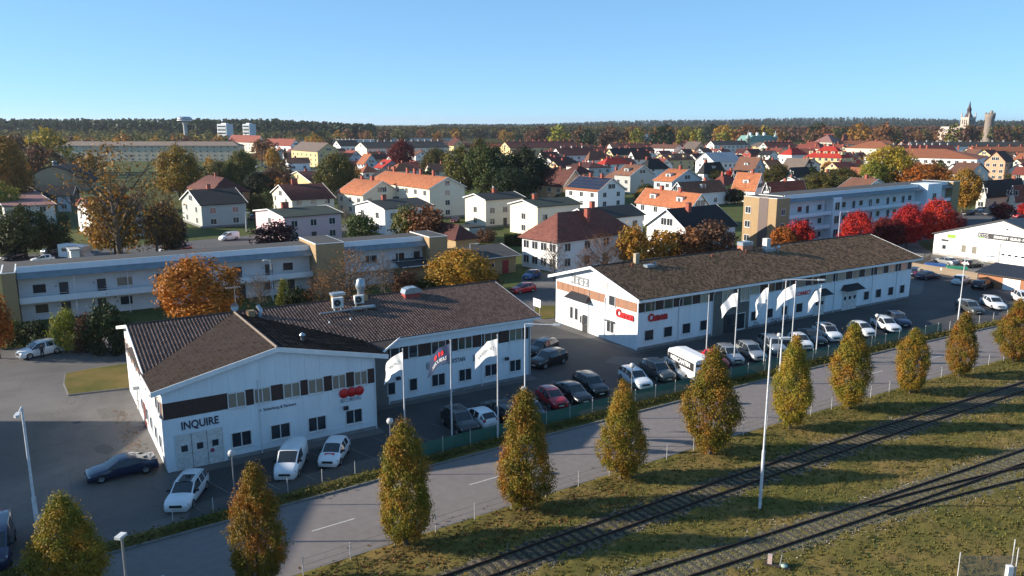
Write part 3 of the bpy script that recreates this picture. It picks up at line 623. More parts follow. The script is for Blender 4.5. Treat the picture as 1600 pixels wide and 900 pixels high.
b.build('grey_cladding', M_greysid, B2)
for a_, c_ in ((1128, 1143), (1156.5, 1169)):
    x0, x1 = F2.lx(a_, 0, 5), F2.lx(c_, 0, 5); window(B2, (x0+x1)/2, -.11, 3.95, 'front', x1-x0, 1.75, 2, gm=M_lgt)
mkdoor(B2, (xe0+xe1)/2-.4, -.11, .02, 'front', 1.6, 2.3, M_dark, M_glass); window(B2, (xe0+xe1)/2+1.7, -.11, .3, 'front', 1.4, 2.0, 1)
for a_, c_ in ((1271, 1288), (1315.5, 1338)):
    x0, x1 = F2.lx(a_, 0, 1.5), F2.lx(c_, 0, 1.5); n = 3 if a_ > 1300 else 2; w = (x1-x0)/n
    canopy(B2, x0-.5, x1+.5, 3.0)
    for i in range(n):
        d = MB().box(x0+i*w+.02, x0+(i+1)*w-.02, -.06, 0, .02, 2.65).build('door_leaf', M_doorw, B2)
        MB().box(x0+i*w+w*.3, x0+i*w+w*.75, -.075, -.055, 1.5, 2.0).build('pane', M_glass, d)
x = F2.lx(1061, 0, 3)
for x in (F2.lx(1059.5, 0, 3), F2.lx(1112.5, 0, 3)): MB().tube([(x, -.12, .1), (x, -.12, 5.3), (x+.1, -.5, 6)], .055, 6).build('downpipe', M_whiteold, B2)
# Canon lettering front and gable
M_canon = mat('canon red', (.50, .012, .018), .45, (.42, .01, .014))
def canon(x, y, z, face, size):
    c = lettering('lettering', 'Canon', size, M_canon, B2, (x, y, z), face, ext=.05, bold=.05*size, sx=.92)
canon(F2.lx(1012, 0, 3.8), -.12, 3.3, 'front', 1.22); canon(-.12, F2.ly(963.5, 0, 3.9), 3.4, 'left', 1.3)
MB().box(F2.lx(1180, 0, 3.5), F2.lx(1200, 0, 3.5), -.06, -.03, 3.2, 4.15).build('sign_board', M_whitep, B2)
b = MB(); b.lathe([(0, 0), (.3, 0), (.3, .03), (0, .03)], 14); b.v = [(x+F2.lx(1184.5, 0, 3.6), -.07-z, y+3.65) for x, y, z in b.v]; b.build('emblem', mat('yellow emblem', (.55, .42, .03), .5), B2)
lettering('lettering', 'CONNECT', .75, M_red, B2, (F2.lx(1244, 0, 3.6), -.05, 3.3), sx=.8, bold=.02)
MB().box(F2.lx(1212, 0, 3.6), F2.lx(1243, 0, 3.6), -.05, -.03, 3.45, 3.55).build('sign_stripe', M_ink, B2)
# gable side of the far office
tb = [(0.15, 1.9), (1.95, 3.5), (3.55, 4.6), (6.05, 7.2), (7.25, 9.1)] + [(9.15+i*1.15, 10.25+i*1.15) for i in range(5)]+[(14.9, 16.3)]
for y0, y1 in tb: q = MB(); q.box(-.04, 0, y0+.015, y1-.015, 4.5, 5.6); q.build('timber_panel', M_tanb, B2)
window(B2, -.03, (F2.ly(952, 0, 5)+F2.ly(962, 0, 5))/2, 4.5, 'left', 1.1, 1.15, 1); y0 = F2.ly(945, 0, 7)
q = MB(); q.box(-.04, 0, y0-.6, y0+.6, 6.2, 7.5); v = q.build('louvre', mat('pale grey louvre', (.48, .48, .47), .7), B2); q = MB(); q.box(-.06, -.04, y0-.03, y0+.03, 6.2, 7.5); q.build('louvre_bar', M_trim, v)
for i, ch in enumerate('MSGZ'):
    y0 = F2.ly(895.5+i*7, 0, 6.4); q = MB(); q.box(-.08, 0, y0-.45, y0+.45, 5.85, 6.95); g = q.build('letter_tile', mat('grey letter tile', (.25, .26, .27), .5), B2)
    lettering('lettering', ch, .95, M_whitep, g, (-.1, y0, 6.06), 'left', align='CENTER', bold=.02)
ca, cb = F2.ly(890, 0, 4.2), F2.ly(924, 0, 4.2)
canopy(B2, -ca, -cb, 4.05, 'left', 1.0, .8)
for p0, p1 in ((891.5, 895.5), (898.7, 903.3)):
    window(B2, 0, (F2.ly(p0, 0, 2)+F2.ly(p1, 0, 2))/2, 1.2, 'left', .6, 1.5, 1)
mkdoor(B2, 0, F2.ly(914.5, 0, 1.5), .02, 'left', .9, 2.1, M_dark, M_glass); window(B2, 0, F2.ly(908, 0, 1.6), 1.0, 'left', .35, .9, 1)
yw = (F2.ly(949, 0, 1.6)+F2.ly(959, 0, 1.6))/2; window(B2, 0, yw, 1.1, 'left', 1.3, 1.25, 2); q = MB(); q.box(-.5, 0, yw-.75, yw+.75, 2.5, 2.56); q.build('awning', M_dark, B2)
for px_ in (919.5, 945): y0 = F2.ly(px_, 0, 2); MB().tube([(-.08, y0, .05), (-.08, y0, 5.2)], .05, 5).build('downpipe', M_whiteold, B2)
def on2(px, py):
    lo, hi = -.9, W2/2
    for _ in range(40):
        m = (lo+hi)/2; q = F2.hit(px, py, 'y', m)
        if q[2] > z2(m): lo = m
        else: hi = m
    return F2.hit(px, py, 'y', lo)
M_brk = mat('red chimney brick', (.28, .085, .05), .9, (.2, .06, .04), 5, 1)
x, y, z = on2(994, 411); MB().box(x-.3, x+.3, y-.25, y+.25, z-.3, z+1.25).build('chimney', mat('buff chimney', (.42, .34, .24), .9), roof2)
x, y, z = on2(1164, 386); v = MB().box(x-1.0, x+1.0, W2/2-.5, W2/2+.5, Z2-.3, Z2+.5).build('chimney', mat('pinkish brick', (.45, .2, .13), .9), roof2); MB().box(x-1.05, x+1.05, W2/2-.55, W2/2+.55, Z2+.5, Z2+1.0).build('cap', M_vent, v)
x, y, z = on2(1197, 391); v = MB().box(x-.4, x+.4, y-.4, y+.4, z-.2, z+1.7).build('chimney', mat('pale render', (.62, .6, .58), .8), roof2); b = MB(); b.box(x-1.1, x+1.1, y-.9, y-.35, z-.1, z+.35); b.build('vent_box', M_vent, roof2)
x, y, z = on2(1216, 395); b = MB(); b.tube([(x, y, z), (x, y, z+.9)], .1, 6); b.lathe([(.22, .7), (.24, .95), (0, 1.15)], 10, o=(x, y, z)); b.build('vent_pipe', M_vent, roof2)
x, y, z = on2(1014, 417); b = MB(); b.box(x-.7, x+.5, y-.5, y+.3, z, z+.35); b.box(x+1, x+1.3, y, y+.3, z, z+.5); b.build('vent_box', M_vent, roof2)
for px_, py_ in ((988, 417), (1113, 402), (1166, 395)):
    x, y, z = on2(px_, py_); MB().lathe([(.12, -.1), (.12, .3), (.2, .3), (.0, .5)], 8, o=(x, y, z)).build('vent_pipe', M_brk, roof2)
# ================================================================ long gallery apartment blocks
M_tanbrick = mat('tan brick', (.36, .25, .13), .9, (.30, .205, .11), 1.2, 1, bump=.2, bscale=30, fine=.08)
M_bluemetal = mat('blue grey sheet eave', (.20, .235, .25), .5, (.14, .17, .19), .8)
M_flat = mat('flat felt roof', (.055, .055, .055), .95, (.04, .04, .04), .3, 1)
M_doorg = mat('dark grey door', (.06, .055, .06), .6)
def gallery_block(name, label, fr, segs, hh, nfl, fz, ends, win_px, deep=6.2, gal_d=1.3):
    """segs: (x0, x1) gallery stretches; ends: (x0, x1, h, y0) brick blocks"""
    g = thing(name, label, 'apartment block', fr.o, fr.th)
    b = MB()
    for x0, x1 in segs: b.box(x0, x1, gal_d, deep, 0, hh-.05)
    b.build('wall', M_whiteold, g)
    b = MB()
    for x0, x1 in segs: b.box(x0, x1, 1.0, deep-.1, hh-.05, hh+.03)
    b.build('flat_roof', M_flat, g)
    for x0, x1 in segs:
        MB().box(x0, x1, .9, 1.0, hh-.75, hh+.08).build('fascia', M_white, g)
        b = MB(); b.add([(x0, -.5, hh-1.35), (x1, -.5, hh-1.35), (x1, 1.0, hh-.7), (x0, 1.0, hh-.7), (x0, -.5, hh-1.43), (x1, -.5, hh-1.43), (x1, 1.0, hh-.8), (x0, 1.0, hh-.8)], [(0, 1, 2, 3), (7, 6, 5, 4), (0, 4, 5, 1)])
        c = b.build('sheet_eave', M_bluemetal, g); b = MB(); n = int((x1-x0)/.6)
        for i in range(n+1): x = x0+(x1-x0)*i/n; b.tube([(x, -.5, hh-1.33), (x, 1.0, hh-.68)], .022, 4)
        b.build('seam', M_bluemetal, c)
        for k in range(1, nfl):
            z = fz*k
            MB().box(x0, x1, -.2, gal_d, z-.16, z).build('gallery_floor', M_whiteold, g)
            MB().box(x0, x1, -.24, -.18, z-.1, z+.72).build('gallery_parapet', M_white, g)
            b = MB(); b.tube([(x0, -.21, z+.98), (x1, -.21, z+.98)], .025, 4, cap=False); n = int((x1-x0)/2)
            for i in range(n+1): x = x0+.05+(x1-x0-.1)*i/n; b.tube([(x, -.21, z+.7), (x, -.21, z+.98)], .02, 4)
            b.build('railing', M_whitep, g)
        n = max(1, int((x1-x0)/7))
        for i in range(1, n+1): x = x0+(x1-x0)*i/(n+1); MB().tube([(x, -.1, 0), (x, -.1, hh-1.4)], .05, 5).build('column', M_whitep, g)
    for x0, x1, h, y0 in ends:
        MB().box(x0, x1, y0, deep+.3, 0, h).build('brick_end', M_tanbrick, g); MB().box(x0-.05, x1+.05, y0-.05, deep+.35, h, h+.1).build('capping', M_trim, g); MB().box(x0+.15, x1-.15, y0+.15, deep+.15, h+.05, h+.13).build('flat_roof', M_flat, g)
    for k, items in win_px.items():
        for px_, kind in items:
            x = fr.lx(px_, gal_d, fz*k+1.3)
            if kind == 'd': mkdoor(g, x, gal_d, fz*k+.02, 'front', .95, 2.05, M_doorg); MB().box(x-1.0, x-.85, gal_d-.1, gal_d, fz*k+1.6, fz*k+1.75).build('lamp', M_dark, g)
            else: window(g, x, gal_d, fz*k+.95, 'front', 1.5 if kind == 'w' else 1.9, 1.15, 2 if kind == 'v' else 1, gm=M_blind if kind == 'b' else M_glass)
    return g
FA = Frame(at(34, 506), 30.5); xa = [FA.lx(24, 0, 6), FA.lx(494, -2.4, 6), 0, FA.lx(538, -2.4, 6), 0, FA.lx(671, -1.6, 6), 0, FA.lx(699, -1.6, 6)]
GA = gallery_block('apartment_block', 'low white apartment block with open gallery and tan brick ends', FA,
    [(0.1, xa[1]), (xa[3], xa[5])], 7.4, 2, 2.75, [(-1.6, 0, 7.0, -1.0), (xa[1], xa[3], 7.9, -2.4), (xa[5], xa[7], 7.5, -1.6)],
    {1: [(62, 'w'), (100, 'd'), (159, 'd'), (195, 'b'), (252, 'd'), (372, 'd'), (420, 'd'), (450, 'w'), (580, 'v'), (625, 'w'), (651, 'd')],
     0: [(66, 'w'), (104, 'd'), (198, 'w'), (160, 'd'), (255, 'd'), (378, 'd'), (420, 'w'), (455, 'd'), (620, 'd'), (655, 'w')]})
FB = Frame(at(1226, 386), 36.2); hb = 10.9; xb = [FB.lx(p, 0, 9) for p in (1226, 1299, 1312, 1440, 1462, 1477, 1486, 1497)]
rows_ = [1249, 1261, 1280, 1292, 1318, 1334, 1345, 1360, 1371, 1387, 1397, 1411, 1421, 1433, 1466, 1480]
GB = gallery_block('apartment_block', 'three-storey white gallery apartment block behind the red maples', FB,
    [(0, xb[6])], hb, 3, 3.05, [(-4.6, 0, hb-.3, -.6), (xb[6], xb[7], hb, -.4)],
    {k: [(p, 'd' if i % 2 else 'w') for i, p in enumerate(rows_)] for k in (0, 1, 2)}, deep=7.5)
for x0, x1, y_, h_ in ((xb[1], xb[2], -.55, hb-1.2), (xb[3], xb[4], -1.5, hb+.12)):
    MB().box(x0, x1, y_, 3, 0, h_).build('stair_tower', M_white, GB)
    for k in range(3): window(GB, (x0+x1)/2, y_, .8+3.05*k, 'front', 1.7, 1.7, 2)
FBb = Frame(FB.o-FB.e1*4.6, 36.2)
MB().box(-4.6-.05, -4.6, 1.5, 3.8, 0, hb+.1).build('brown_shaft', mat('brown sheet', (.13, .09, .08), .6), GB)
for k in range(3):
    window(GB, -4.6, 6.5, 1.0+3.05*k, 'left', 1.3, 1.3, 2); window(GB, -2.3, -.6, 1.0+3.05*k, 'front', 1.2, 1.2, 2)
# ================================================================ glass repair workshop at the right
FR = Frame(at(1457, 397), 28); WR, LR = 26.5, 26
GR = thing('workshop_building', 'white glass repair workshop with RYDS sign and roller door', 'workshop', FR.o, FR.th)
ap = -13.3; E_ = 4.35; A_ = 8.3
b = MB(); b.box(0, LR, -WR, 0, 0, E_); b.prism([(-WR, E_-.001), (0, E_-.001), (ap, A_)], LR, 'x', 0.0); b.build('wall', mat('white sheet cladding', (.82, .82, .81), .6, (.76, .76, .75), .3), GR)
b = MB()
for y0 in (.4, -WR-.4): gable_roof_slab(b, -.35, LR+.3, y0, E_-.05, ap, A_+.16, .22)
b.build('roof', M_sheet, GR)
MB().box(-.04, 0, -WR, 0, 0, .45).build('plinth', mat('concrete plinth', (.36, .34, .31), .9), GR)
def ry(px): return FR.ly(px, 0, 3)
def rly(px, z): 
    lo, hi = -30., 5.
    for _ in range(40):
        m = (lo+hi)/2; q = FR.o+FR.e2*m
        if pix((q.x, q.y, z))[0] > px: lo = m
        else: hi = m
    return lo
y0, y1 = rly(1528.5, 5), rly(1640, 5); sg = MB().box(-.12, 0, y1, y0, 4.55, 5.55).build('sign_board', M_blackp, GR)
lettering('lettering', 'RYDS', .95, M_whitep, sg, (-.15, y0-.15, 4.72), 'left', bold=-.012, sx=.85); lettering('lettering', 'STENSKOTT · BILGLAS · FRI LÅNEBIL', .66, M_whitep, sg, (-.15, y0-3.1, 4.8), 'left', bold=.02, sx=.75)
MB().box(-.14, -.12, y0-1.2, y0-.15, 4.58, 4.7).build('green_stripe', mat('lime green', (.22, .62, .03), .6), sg)
MB().box(-.08, 0, rly(1493, 4), rly(1480.5, 4), 3.75, 4.45).build('green_sign', MATS['lime green'], GR)
s2_ = MB().box(-.08, 0, rly(1482, 3), rly(1471, 3), 2.95, 3.35).build('black_sign', M_blackp, GR)
mkdoor(GR, 0, rly(1475, 1.5), .3, 'left', 1.5, 2.2, M_doorw, M_glass)
for p in (1506, 1522.5): window(GR, 0, rly(p, 2), 1.3, 'left', .9, 1.4, 1, gm=M_blind)
mkdoor(GR, 0, rly(1540, 1.5), .2, 'left', 1.0, 2.3, M_whiteold)
y0, y1 = rly(1563, 2.5), rly(1599, 2.5)-.6; d = MB().box(-.05, 0, y1, y0, .3, 3.85).build('roller_door', M_whitep, GR)
b = MB(); b.box(-.07, 0, y0, y0+.14, .3, 3.95); b.build('door_post', M_dark, GR)
for i in range(4): w_ = (y0-y1)/4; q = MB(); q.box(-.07, -.05, y0-(i+.75)*w_, y0-(i+.25)*w_, 1.75, 2.1); q.build('pane', M_glass, d)
b = MB(); b.box(-.3, 0, rly(1572, 7)-.3, rly(1572, 7)+.3, 6.6, 6.9); b.build('wall_lamp', M_metal, GR)

M_plinth = mat('dirty plinth', (.30, .30, .29), .9, (.16, .16, .15), 1.2, 1)
for g_, x0, x1, y_ in ((B1, 4.4, 16.97, 0), (B1, 20.3, 36.2, 5), (B2, .02, L2, 0)): MB().box(x0, x1, y_-.045, y_-.031, .0, .3).build('plinth', M_plinth, g_)
for x_ in (7.05, 16.88): MB().tube([(x_, -.1, .05), (x_, -.1, 6.2)], .05, 5).build('downpipe', M_whiteold, B1)
for x_ in (F1.lx(705, 5, 3), F1.lx(752, 5, 3)): MB().tube([(x_, 4.9, .05), (x_, 4.9, 5.6)], .045, 5).build('downpipe', M_whiteold, B1)
for x_ in (F2.lx(1232, 0, 3), F2.lx(1303, 0, 3), F2.lx(1362, 0, 3), F2.lx(1400, 0, 3)): MB().tube([(x_, -.1, .05), (x_, -.1, 5.7)], .05, 5).build('downpipe', M_whiteold, B2)
# ---------------------------------------------------------------- houses of the town
def wallm(n, c, a=.5): return mat(n, c, .85, tuple(x*.88 for x in c), a, 1, bump=.05, fine=.03)
WC = {'white': wallm('white render', (.82, .81, .79)), 'cream': wallm('cream render', (.70, .64, .51)), 'pale': wallm('pale grey render', (.62, .62, .59)),
 'pink': wallm('pink render', (.66, .47, .50)), 'grey': wallm('grey green boards', (.42, .44, .42)), 'yellow': wallm('yellow render', (.60, .47, .24)),
 'blue': wallm('blue grey boards', (.20, .27, .34)), 'lblue': wallm('pale blue boards', (.50, .56, .60)), 'peach': wallm('peach brick', (.58, .33, .20)),
 'dark': wallm('dark brown boards', (.075, .065, .06)), 'tan': wallm('tan plaster', (.46, .31, .19)), 'beige': wallm('beige block render', (.60, .50, .37)), 'teal': wallm('pale green plaster', (.36, .45, .43)), 'brick': M_tanbrick,
 'redbrick': wallm('orange brick', (.36, .16, .08)), 'redwood': wallm('falu red boards', (.26, .05, .035))}
def roofm(n, c, tvv=.22, **k): return mat(n, c, .8, tuple(x*.72 for x in c), .4, 1, tv=tvv, fine=.12, spec=.25, **k)
RC = {'sand': roofm('sandy roof', (.34, .26, .21)), 'red': roofm('red tiles', (.36, .085, .045)), 'orange': roofm('orange tiles', (.42, .15, .07)), 'brown': roofm('brown tiles', (.21, .10, .065)),
 'maroon': roofm('maroon tiles', (.115, .04, .033)), 'black': roofm('black tiles', (.03, .03, .031)), 'dgrey': roofm('dark grey felt', (.052, .056, .055)),
 'green': roofm('green grey felt', (.062, .078, .062)), 'tin': roofm('pale tin roof', (.50, .53, .56)), 'taupe': roofm('taupe roof', (.20, .155, .13)),
 'dullred': roofm('dull red sheet tiles', (.20, .072, .056)), 'brick': roofm('brick red tiles', (.28, .075, .052)), 'scarlet': roofm('bright red sheet', (.50, .045, .03)), 'copper': roofm('verdigris copper', (.22, .42, .38)), 'pinky': roofm('pinkish tiles', (.34, .17, .15))}
M_chim = mat('chimney brick', (.34, .09, .06), .9, (.26, .07, .045), 4, 1); M_chimw = mat('pale chimney', (.55, .50, .45), .9)
FARW = {}
def far_window(w, h):
    k = (round(w, 1), round(h, 1))
    if k not in FARW:
        b = MB(); b.box(-w/2-.1, w/2+.1, -.05, 0, -.1, h+.1, 0); b.box(-w/2, w/2, -.07, -.05, 0, h, 1); b.box(-.04, .04, -.09, -.07, 0, h, 0); FARW[k] = b.mesh('window', [M_wframe, M_glass])
    return FARW[k]
HOUSES = []
def solve_len(o, e, z, px):
    lo, hi = .5, 160.
    up = pix((o.x+e.x*hi, o.y+e.y*hi, z))[0] > px
    inc = pix((o.x+e.x*2, o.y+e.y*2, z))[0] > pix((o.x, o.y, z))[0]
    for _ in range(40):
        m = (lo+hi)/2; v = pix((o.x+e.x*m, o.y+e.y*m, z))[0]
        if (v < px) == inc: lo = m
        else: hi = m
    return lo
def build_house(name, label, cat, o, th, L, Wd, he, rise, kind, wall, roof, nf=2, nl=2, fl=2, chim=(), dorm=0, group=None, z0=0, ov=.45, tilegeo=None, wsz=(1.4, 1.35), cm=None, trim=None, door=True, flh=2.75, plinth=False):
    far = o.length > 330; g = thing(name, label, cat, (o.x, o.y, z0), th, group); wm = WC.get(wall) or wall; rm = RC.get(roof) or roof
    HOUSES.append((o.x+math.cos(th)*L/2-math.sin(th)*Wd/2, o.y+math.sin(th)*L/2+math.cos(th)*Wd/2, .5*math.hypot(L, Wd)))
    b = MB(); b.box(0, L, 0, Wd, 0, he); zr = he+rise
    if kind == 'gl': b.prism([(0, he-.001), (Wd, he-.001), (Wd/2, zr-.02)], L, 'x', 0.0)
    if kind == 'gr': b.prism([(0, he-.001), (L, he-.001), (L/2, zr-.02)], Wd, 'y', 0.0)
    b.build('wall', wm, g)
    if plinth: MB().box(-.04, L+.04, -.04, Wd+.04, 0, .5).build('plinth', mat('grey plinth', (.2, .2, .2), .9), g)
    b = MB(); th_ = .16; T = []
    if kind in ('gl', 'gr'):
        D, E_ = (Wd, L) if kind == 'gl' else (L, Wd); s = rise/(D/2); zl = he-ov*s+.05; zt = zr+.1; ax = 'x' if kind == 'gl' else 'y'
        gable_roof_slab(b, -ov, E_+ov, -ov, zl, D/2, zt, th_, ax); gable_roof_slab(b, -ov, E_+ov, D+ov, zl, D/2, zt, th_, ax)
        c = math.hypot(1, s)
        if kind == 'gl': T.append(((-ov, -ov, zl), (1, 0, 0), (0, 1/c, s/c), E_+2*ov, (D/2+ov)*c, None))
        else: T.append(((-ov, Wd+ov, zl), (0, -1, 0), (1/c, 0, s/c), E_+2*ov, (D/2+ov)*c, None)); 
    elif kind == 'hip':
        D = min(L, Wd); s = rise/(D/2); zl = he-ov*s+.05; zt = zr+.1; h = D/2
        if L >= Wd: r0, r1 = (h, h), (L-h, h)
        else: r0, r1 = (h, h), (h, Wd-h)
        a_ = [(-ov, -ov, zl), (L+ov, -ov, zl), (L+ov, Wd+ov, zl), (-ov, Wd+ov, zl), (*r0, zt), (*r1, zt)]
        fs = [(0, 1, 5, 4), (1, 2, 5), (2, 3, 4, 5), (3, 0, 4)] if L >= Wd else [(0, 1, 4), (1, 2, 5, 4), (2, 3, 5), (3, 0, 4, 5)]
        b.add(a_, fs); b.add([(x, y, z-th_) for x, y, z in a_[:4]], [(0, 3, 2, 1)]); 
        b.add(a_[:4]+[(x, y, z-th_) for x, y, z in a_[:4]], [(0, 4, 5, 1), (1, 5, 6, 2), (2, 6, 7, 3), (3, 7, 4, 0)])
        c = math.hypot(1, s)
        if L >= Wd: 
            T.append(((-ov, -ov, zl), (1, 0, 0), (0, 1/c, s/c), L+2*ov, (h+ov)*c, lambda u, v: (u > v/c+.1) & (u < L+2*ov-v/c-.1)))
            T.append(((-ov, Wd+ov, zl), (0, -1, 0), (1/c, 0, s/c), Wd+2*ov, (h+ov)*c, lambda u, v: (u > v/c+.1) & (u < Wd+2*ov-v/c-.1)))
        else:
            T.append(((-ov, Wd+ov, zl), (0, -1, 0), (1/c, 0, s/c), Wd+2*ov, (h+ov)*c, lambda u, v: (u > v/c+.1) & (u < Wd+2*ov-v/c-.1)))
            T.append(((-ov, -ov, zl), (1, 0, 0), (0, 1/c, s/c), L+2*ov, (h+ov)*c, lambda u, v: (u > v/c+.1) & (u < L+2*ov-v/c-.1)))
    else:
        b.box(-ov, L+ov, -ov, Wd+ov, he, he+.25); zr = he+.25; s = 0
    rf = b.build('roof', rm, g)
    if tilegeo and o.length < 330:
        tw, thh = (.45, .40) if o.length < 230 else (.6, .6)
        for p0, eu, ev, lu, lv, kp in T:
            tiles('roof_tiles', rm, rf, p0, eu, ev, kp or (lambda u, v: u > -1), int(lu/tw), int(lv/thh), tw, thh, seg=2 if o.length < 230 else 1, amp=.03, step=.045)
    if kind in ('gl', 'gr') and not far:
        b = MB(); q = lambda x, y, z: (x, y, z) if kind == 'gl' else (y, x, z)
        for X in (-ov-.05, E_+ov):
            b = MB()
            for ya in (-ov, D+ov):
                b.add([q(X, ya, zl+.06), q(X, D/2, zt+.06), q(X, D/2, zt-.2), q(X, ya, zl-.2), q(X+.05, ya, zl+.06), q(X+.05, D/2, zt+.06), q(X+.05, D/2, zt-.2), q(X+.05, ya, zl-.2)], [(0, 1, 2, 3), (4, 7, 6, 5), (0, 4, 5, 1), (3, 2, 6, 7)])
            b.build('bargeboard', trim or M_trim, g)
    for ch in chim:
        f, w, hh = ch[:3]; off = ch[3] if len(ch) > 3 else 0
        if kind == 'gr' or (kind == 'hip' and Wd > L): x, y = L/2+off, Wd*f
        else: x, y = L*f, Wd/2+off
        zb = zr-abs(off)*s-.4; m_ = cm or M_chim
        v = MB().box(x-w/2, x+w/2, y-.4, y+.4, zb, zr+hh).build('chimney', m_, rf)
        if not far: MB().box(x-w/2-.06, x+w/2+.06, y-.46, y+.46, zr+hh, zr+hh+.12).build('chimney_cap', M_dark, v)
    ww, wh = wsz
    def put(x, y, z, face):
        if far: 
            rz_ = {'front': 0, 'left': -math.pi/2}[face]; place('window', far_window(ww, wh), g, (x, y, z), rz_)
        else: window(g, x, y, z, face, ww, wh, 2)
    for k in range(fl):
        z = .9+k*flh
        if z+wh > he-.05+(0 if True else 0): z = he-wh-.35
        for i in range(nf):
            if door and k == 0 and i == nf//2 and nf > 2 and not far: mkdoor(g, L*(i+.5)/nf, 0, .05, 'front', 1, 2.1, M_doorg)
            else: put(L*(i+.5)/nf, 0, z, 'front')
        for i in range(nl): put(0, Wd*(i+.5)/nl, z, 'left')
    if kind in ('gl', 'gr') and rise > 1.9:
        n = 2 if rise > 3 else 1
        for i in range(n):
            d = (i-.5*(n-1))*1.6
            if kind == 'gl': put(0, Wd/2+d, he+.35, 'left')
            else: put(L/2+d, 0, he+.35, 'front')
    for i in range(dorm):
        f = (i+.5)/dorm
        if kind == 'gl' or (kind == 'hip' and L >= Wd):
            x = L*f; y = Wd*.16; z = he+.3*rise; w = 1.1
            d_ = MB().box(x-w, x+w, y, Wd*.45, z-.4, z+1.3).build('dormer', wm, g); b = MB(); b.add([(x-w-.2, y-.25, z+1.3), (x+w+.2, y-.25, z+1.3), (x+w+.2, Wd*.48, z+1.5), (x-w-.2, Wd*.48, z+1.5), (x-w-.2, y-.25, z+1.18), (x+w+.2, y-.25, z+1.18)], [(0, 1, 2, 3), (0, 4, 5, 1)]); b.build('dormer_roof', rm, d_)
            place('window', far_window(1.0, .9), d_, (x, y, z+.1), 0)
        else:
            y = Wd*f; x = L*.16; z = he+.3*rise; w = 1.1
            d_ = MB().box(x, L*.45, y-w, y+w, z-.4, z+1.3).build('dormer', wm, g); b = MB(); b.add([(x-.25, y-w-.2, z+1.3), (x-.25, y+w+.2, z+1.3), (L*.48, y+w+.2, z+1.5), (L*.48, y-w-.2, z+1.5)], [(0, 3, 2, 1)]); b.build('dormer_roof', rm, d_)
            place('window', far_window(1.0, .9), d_, (x, y, z+.1), -math.pi/2)
    return g
def H(kind, Bx, By, Cx, Ax, apy, he, th, wall, roof, nf, nl, fl, chim, label, name='house', cat='house', wd=None, **k):
    q = at(Bx, By, he); o = Vector((q.x, q.y, 0)); t = R(th); e1 = Vector((math.cos(t), math.sin(t), 0)); e2 = Vector((-math.sin(t), math.cos(t), 0))
    L = solve_len(o, e1, he, Cx); Wd = wd or solve_len(o, e2, he, Ax)
    if kind == 'gl': a_ = o+e2*Wd/2
    elif kind == 'gr': a_ = o+e1*L/2
    elif kind == 'hip': h = min(L, Wd)/2; a_ = o+e1*h+e2*h
    rise = 0
    if kind != 'flat':
        lo, hi = he, he+30
        for _ in range(40):
            m = (lo+hi)/2
            if pix((a_.x, a_.y, m))[1] > apy: lo = m
            else: hi = m
        rise = max(.25, lo-he)
    return build_house(name, label, cat, o, t, L, Wd, he, rise, kind, wall, roof, nf, nl, fl, chim, **k)
AB = dict(name='apartment_house', cat='apartment house')
T_ = dict(tilegeo=True)
# nearest row behind the gallery block
H('gl', 444, 339, 532.5, 399, 327, 6.0, 38, 'pink', 'green', 3, 1, 2, [(.28, 1.6, 1.3)], 'pink two-storey house with green-grey roof and brick chimney')
H('gl', 314, 320, 384, 283.5, 297, 6.0, 36, 'grey', 'black', 2, 2, 2, [(.42, .9, 1.2)], 'grey-green boarded house with steep black roof', plinth=True)
H('hip', 330, 300, 390, 291, 278, 5.2, 36, 'redbrick', 'maroon', 2, 1, 2, [(.5, .9, 1.2)], 'house with dark maroon hipped roof just behind the grey-green house', **T_)
H('gl', 145, 332, 222, 120, 309, 6.2, 38, 'pale', 'black', 2, 2, 2, [(.6, .8, 1)], 'tall pale gabled house half hidden by the big bare orange tree', trim=MATS['red metal curb'])
H('gl', 8, 323, 85, -38, 314, 5.4, 36, 'pale', 'pinky', 2, 2, 2, [(.35, 2.0, 1.2)], 'pale low-pitched house with pinkish roof at the left edge')
H('gl', 456, 312, 522, 422, 289, 5.2, 32, 'cream', 'maroon', 3, 2, 2, [(.35, 1.7, 1.6)], 'cream house with blackish maroon roof and tall red chimney', **T_)
H('gl', 487, 284.5, 540, 446, 268, 5.2, 32, 'yellow', 'maroon', 2, 1, 1, [(.25, .8, 1.0)], 'yellowish gabled house with maroon roof behind the cream one', **T_)
H('gr', 567, 304, 626, 527, 283, 6.2, 44, 'cream', 'orange', 3, 3, 2, [(.35, .9, 1.3), (.75, .7, 1.1)], 'cream gabled house with orange tiled roof and two chimneys', **T_)
H('gr', 671, 294, 726, 578, 277, 8.6, 36, 'cream', 'orange', 1, 7, 3, [(.2, .7, 1.6), (.4, .7, 1.6), (.5, .7, 1.6), (.62, .7, 1.6), (.85, .7, 1.6)], 'long three-storey cream house with orange roof and five red chimneys', plinth=True, **AB, **T_)
H('gl', 601, 326, 674.5, 555, 314, 6.2, 40, 'white', 'dgrey', 3, 2, 2, [(.3, 1.1, 1.2)], 'bright white house with low dark grey roof and brick chimney')
H('gl', 759, 312, 818, 726.5, 303, 7.2, 37, 'cream', 'dgrey', 3, 1, 2, [(.5, 1.0, 1.2)], 'cream box-shaped house with dark roof, left of its twin', plinth=True)
H('gl', 840, 323, 907, 797, 312.5, 7.0, 38, 'cream', 'green', 3, 1, 2, [(.25, 1.0, 1.3)], 'cream box-shaped house with mossy green roof, right of its twin')
H('gl', 925, 342, 1005, 884, 326.5, 6.3, 38, 'white', 'dgrey', 3, 1, 2, [(.25, 1.0, 1.3)], 'white house with flat dark sheet roof behind the big red hipped roof')
H('hip', 871, 374, 989, 816, 333, 6.0, 42, 'white', 'dullred', 4, 4, 2, [(.5, .8, .6, -2)], 'large white villa with wide dull red hipped roof', ov=.6, **T_)
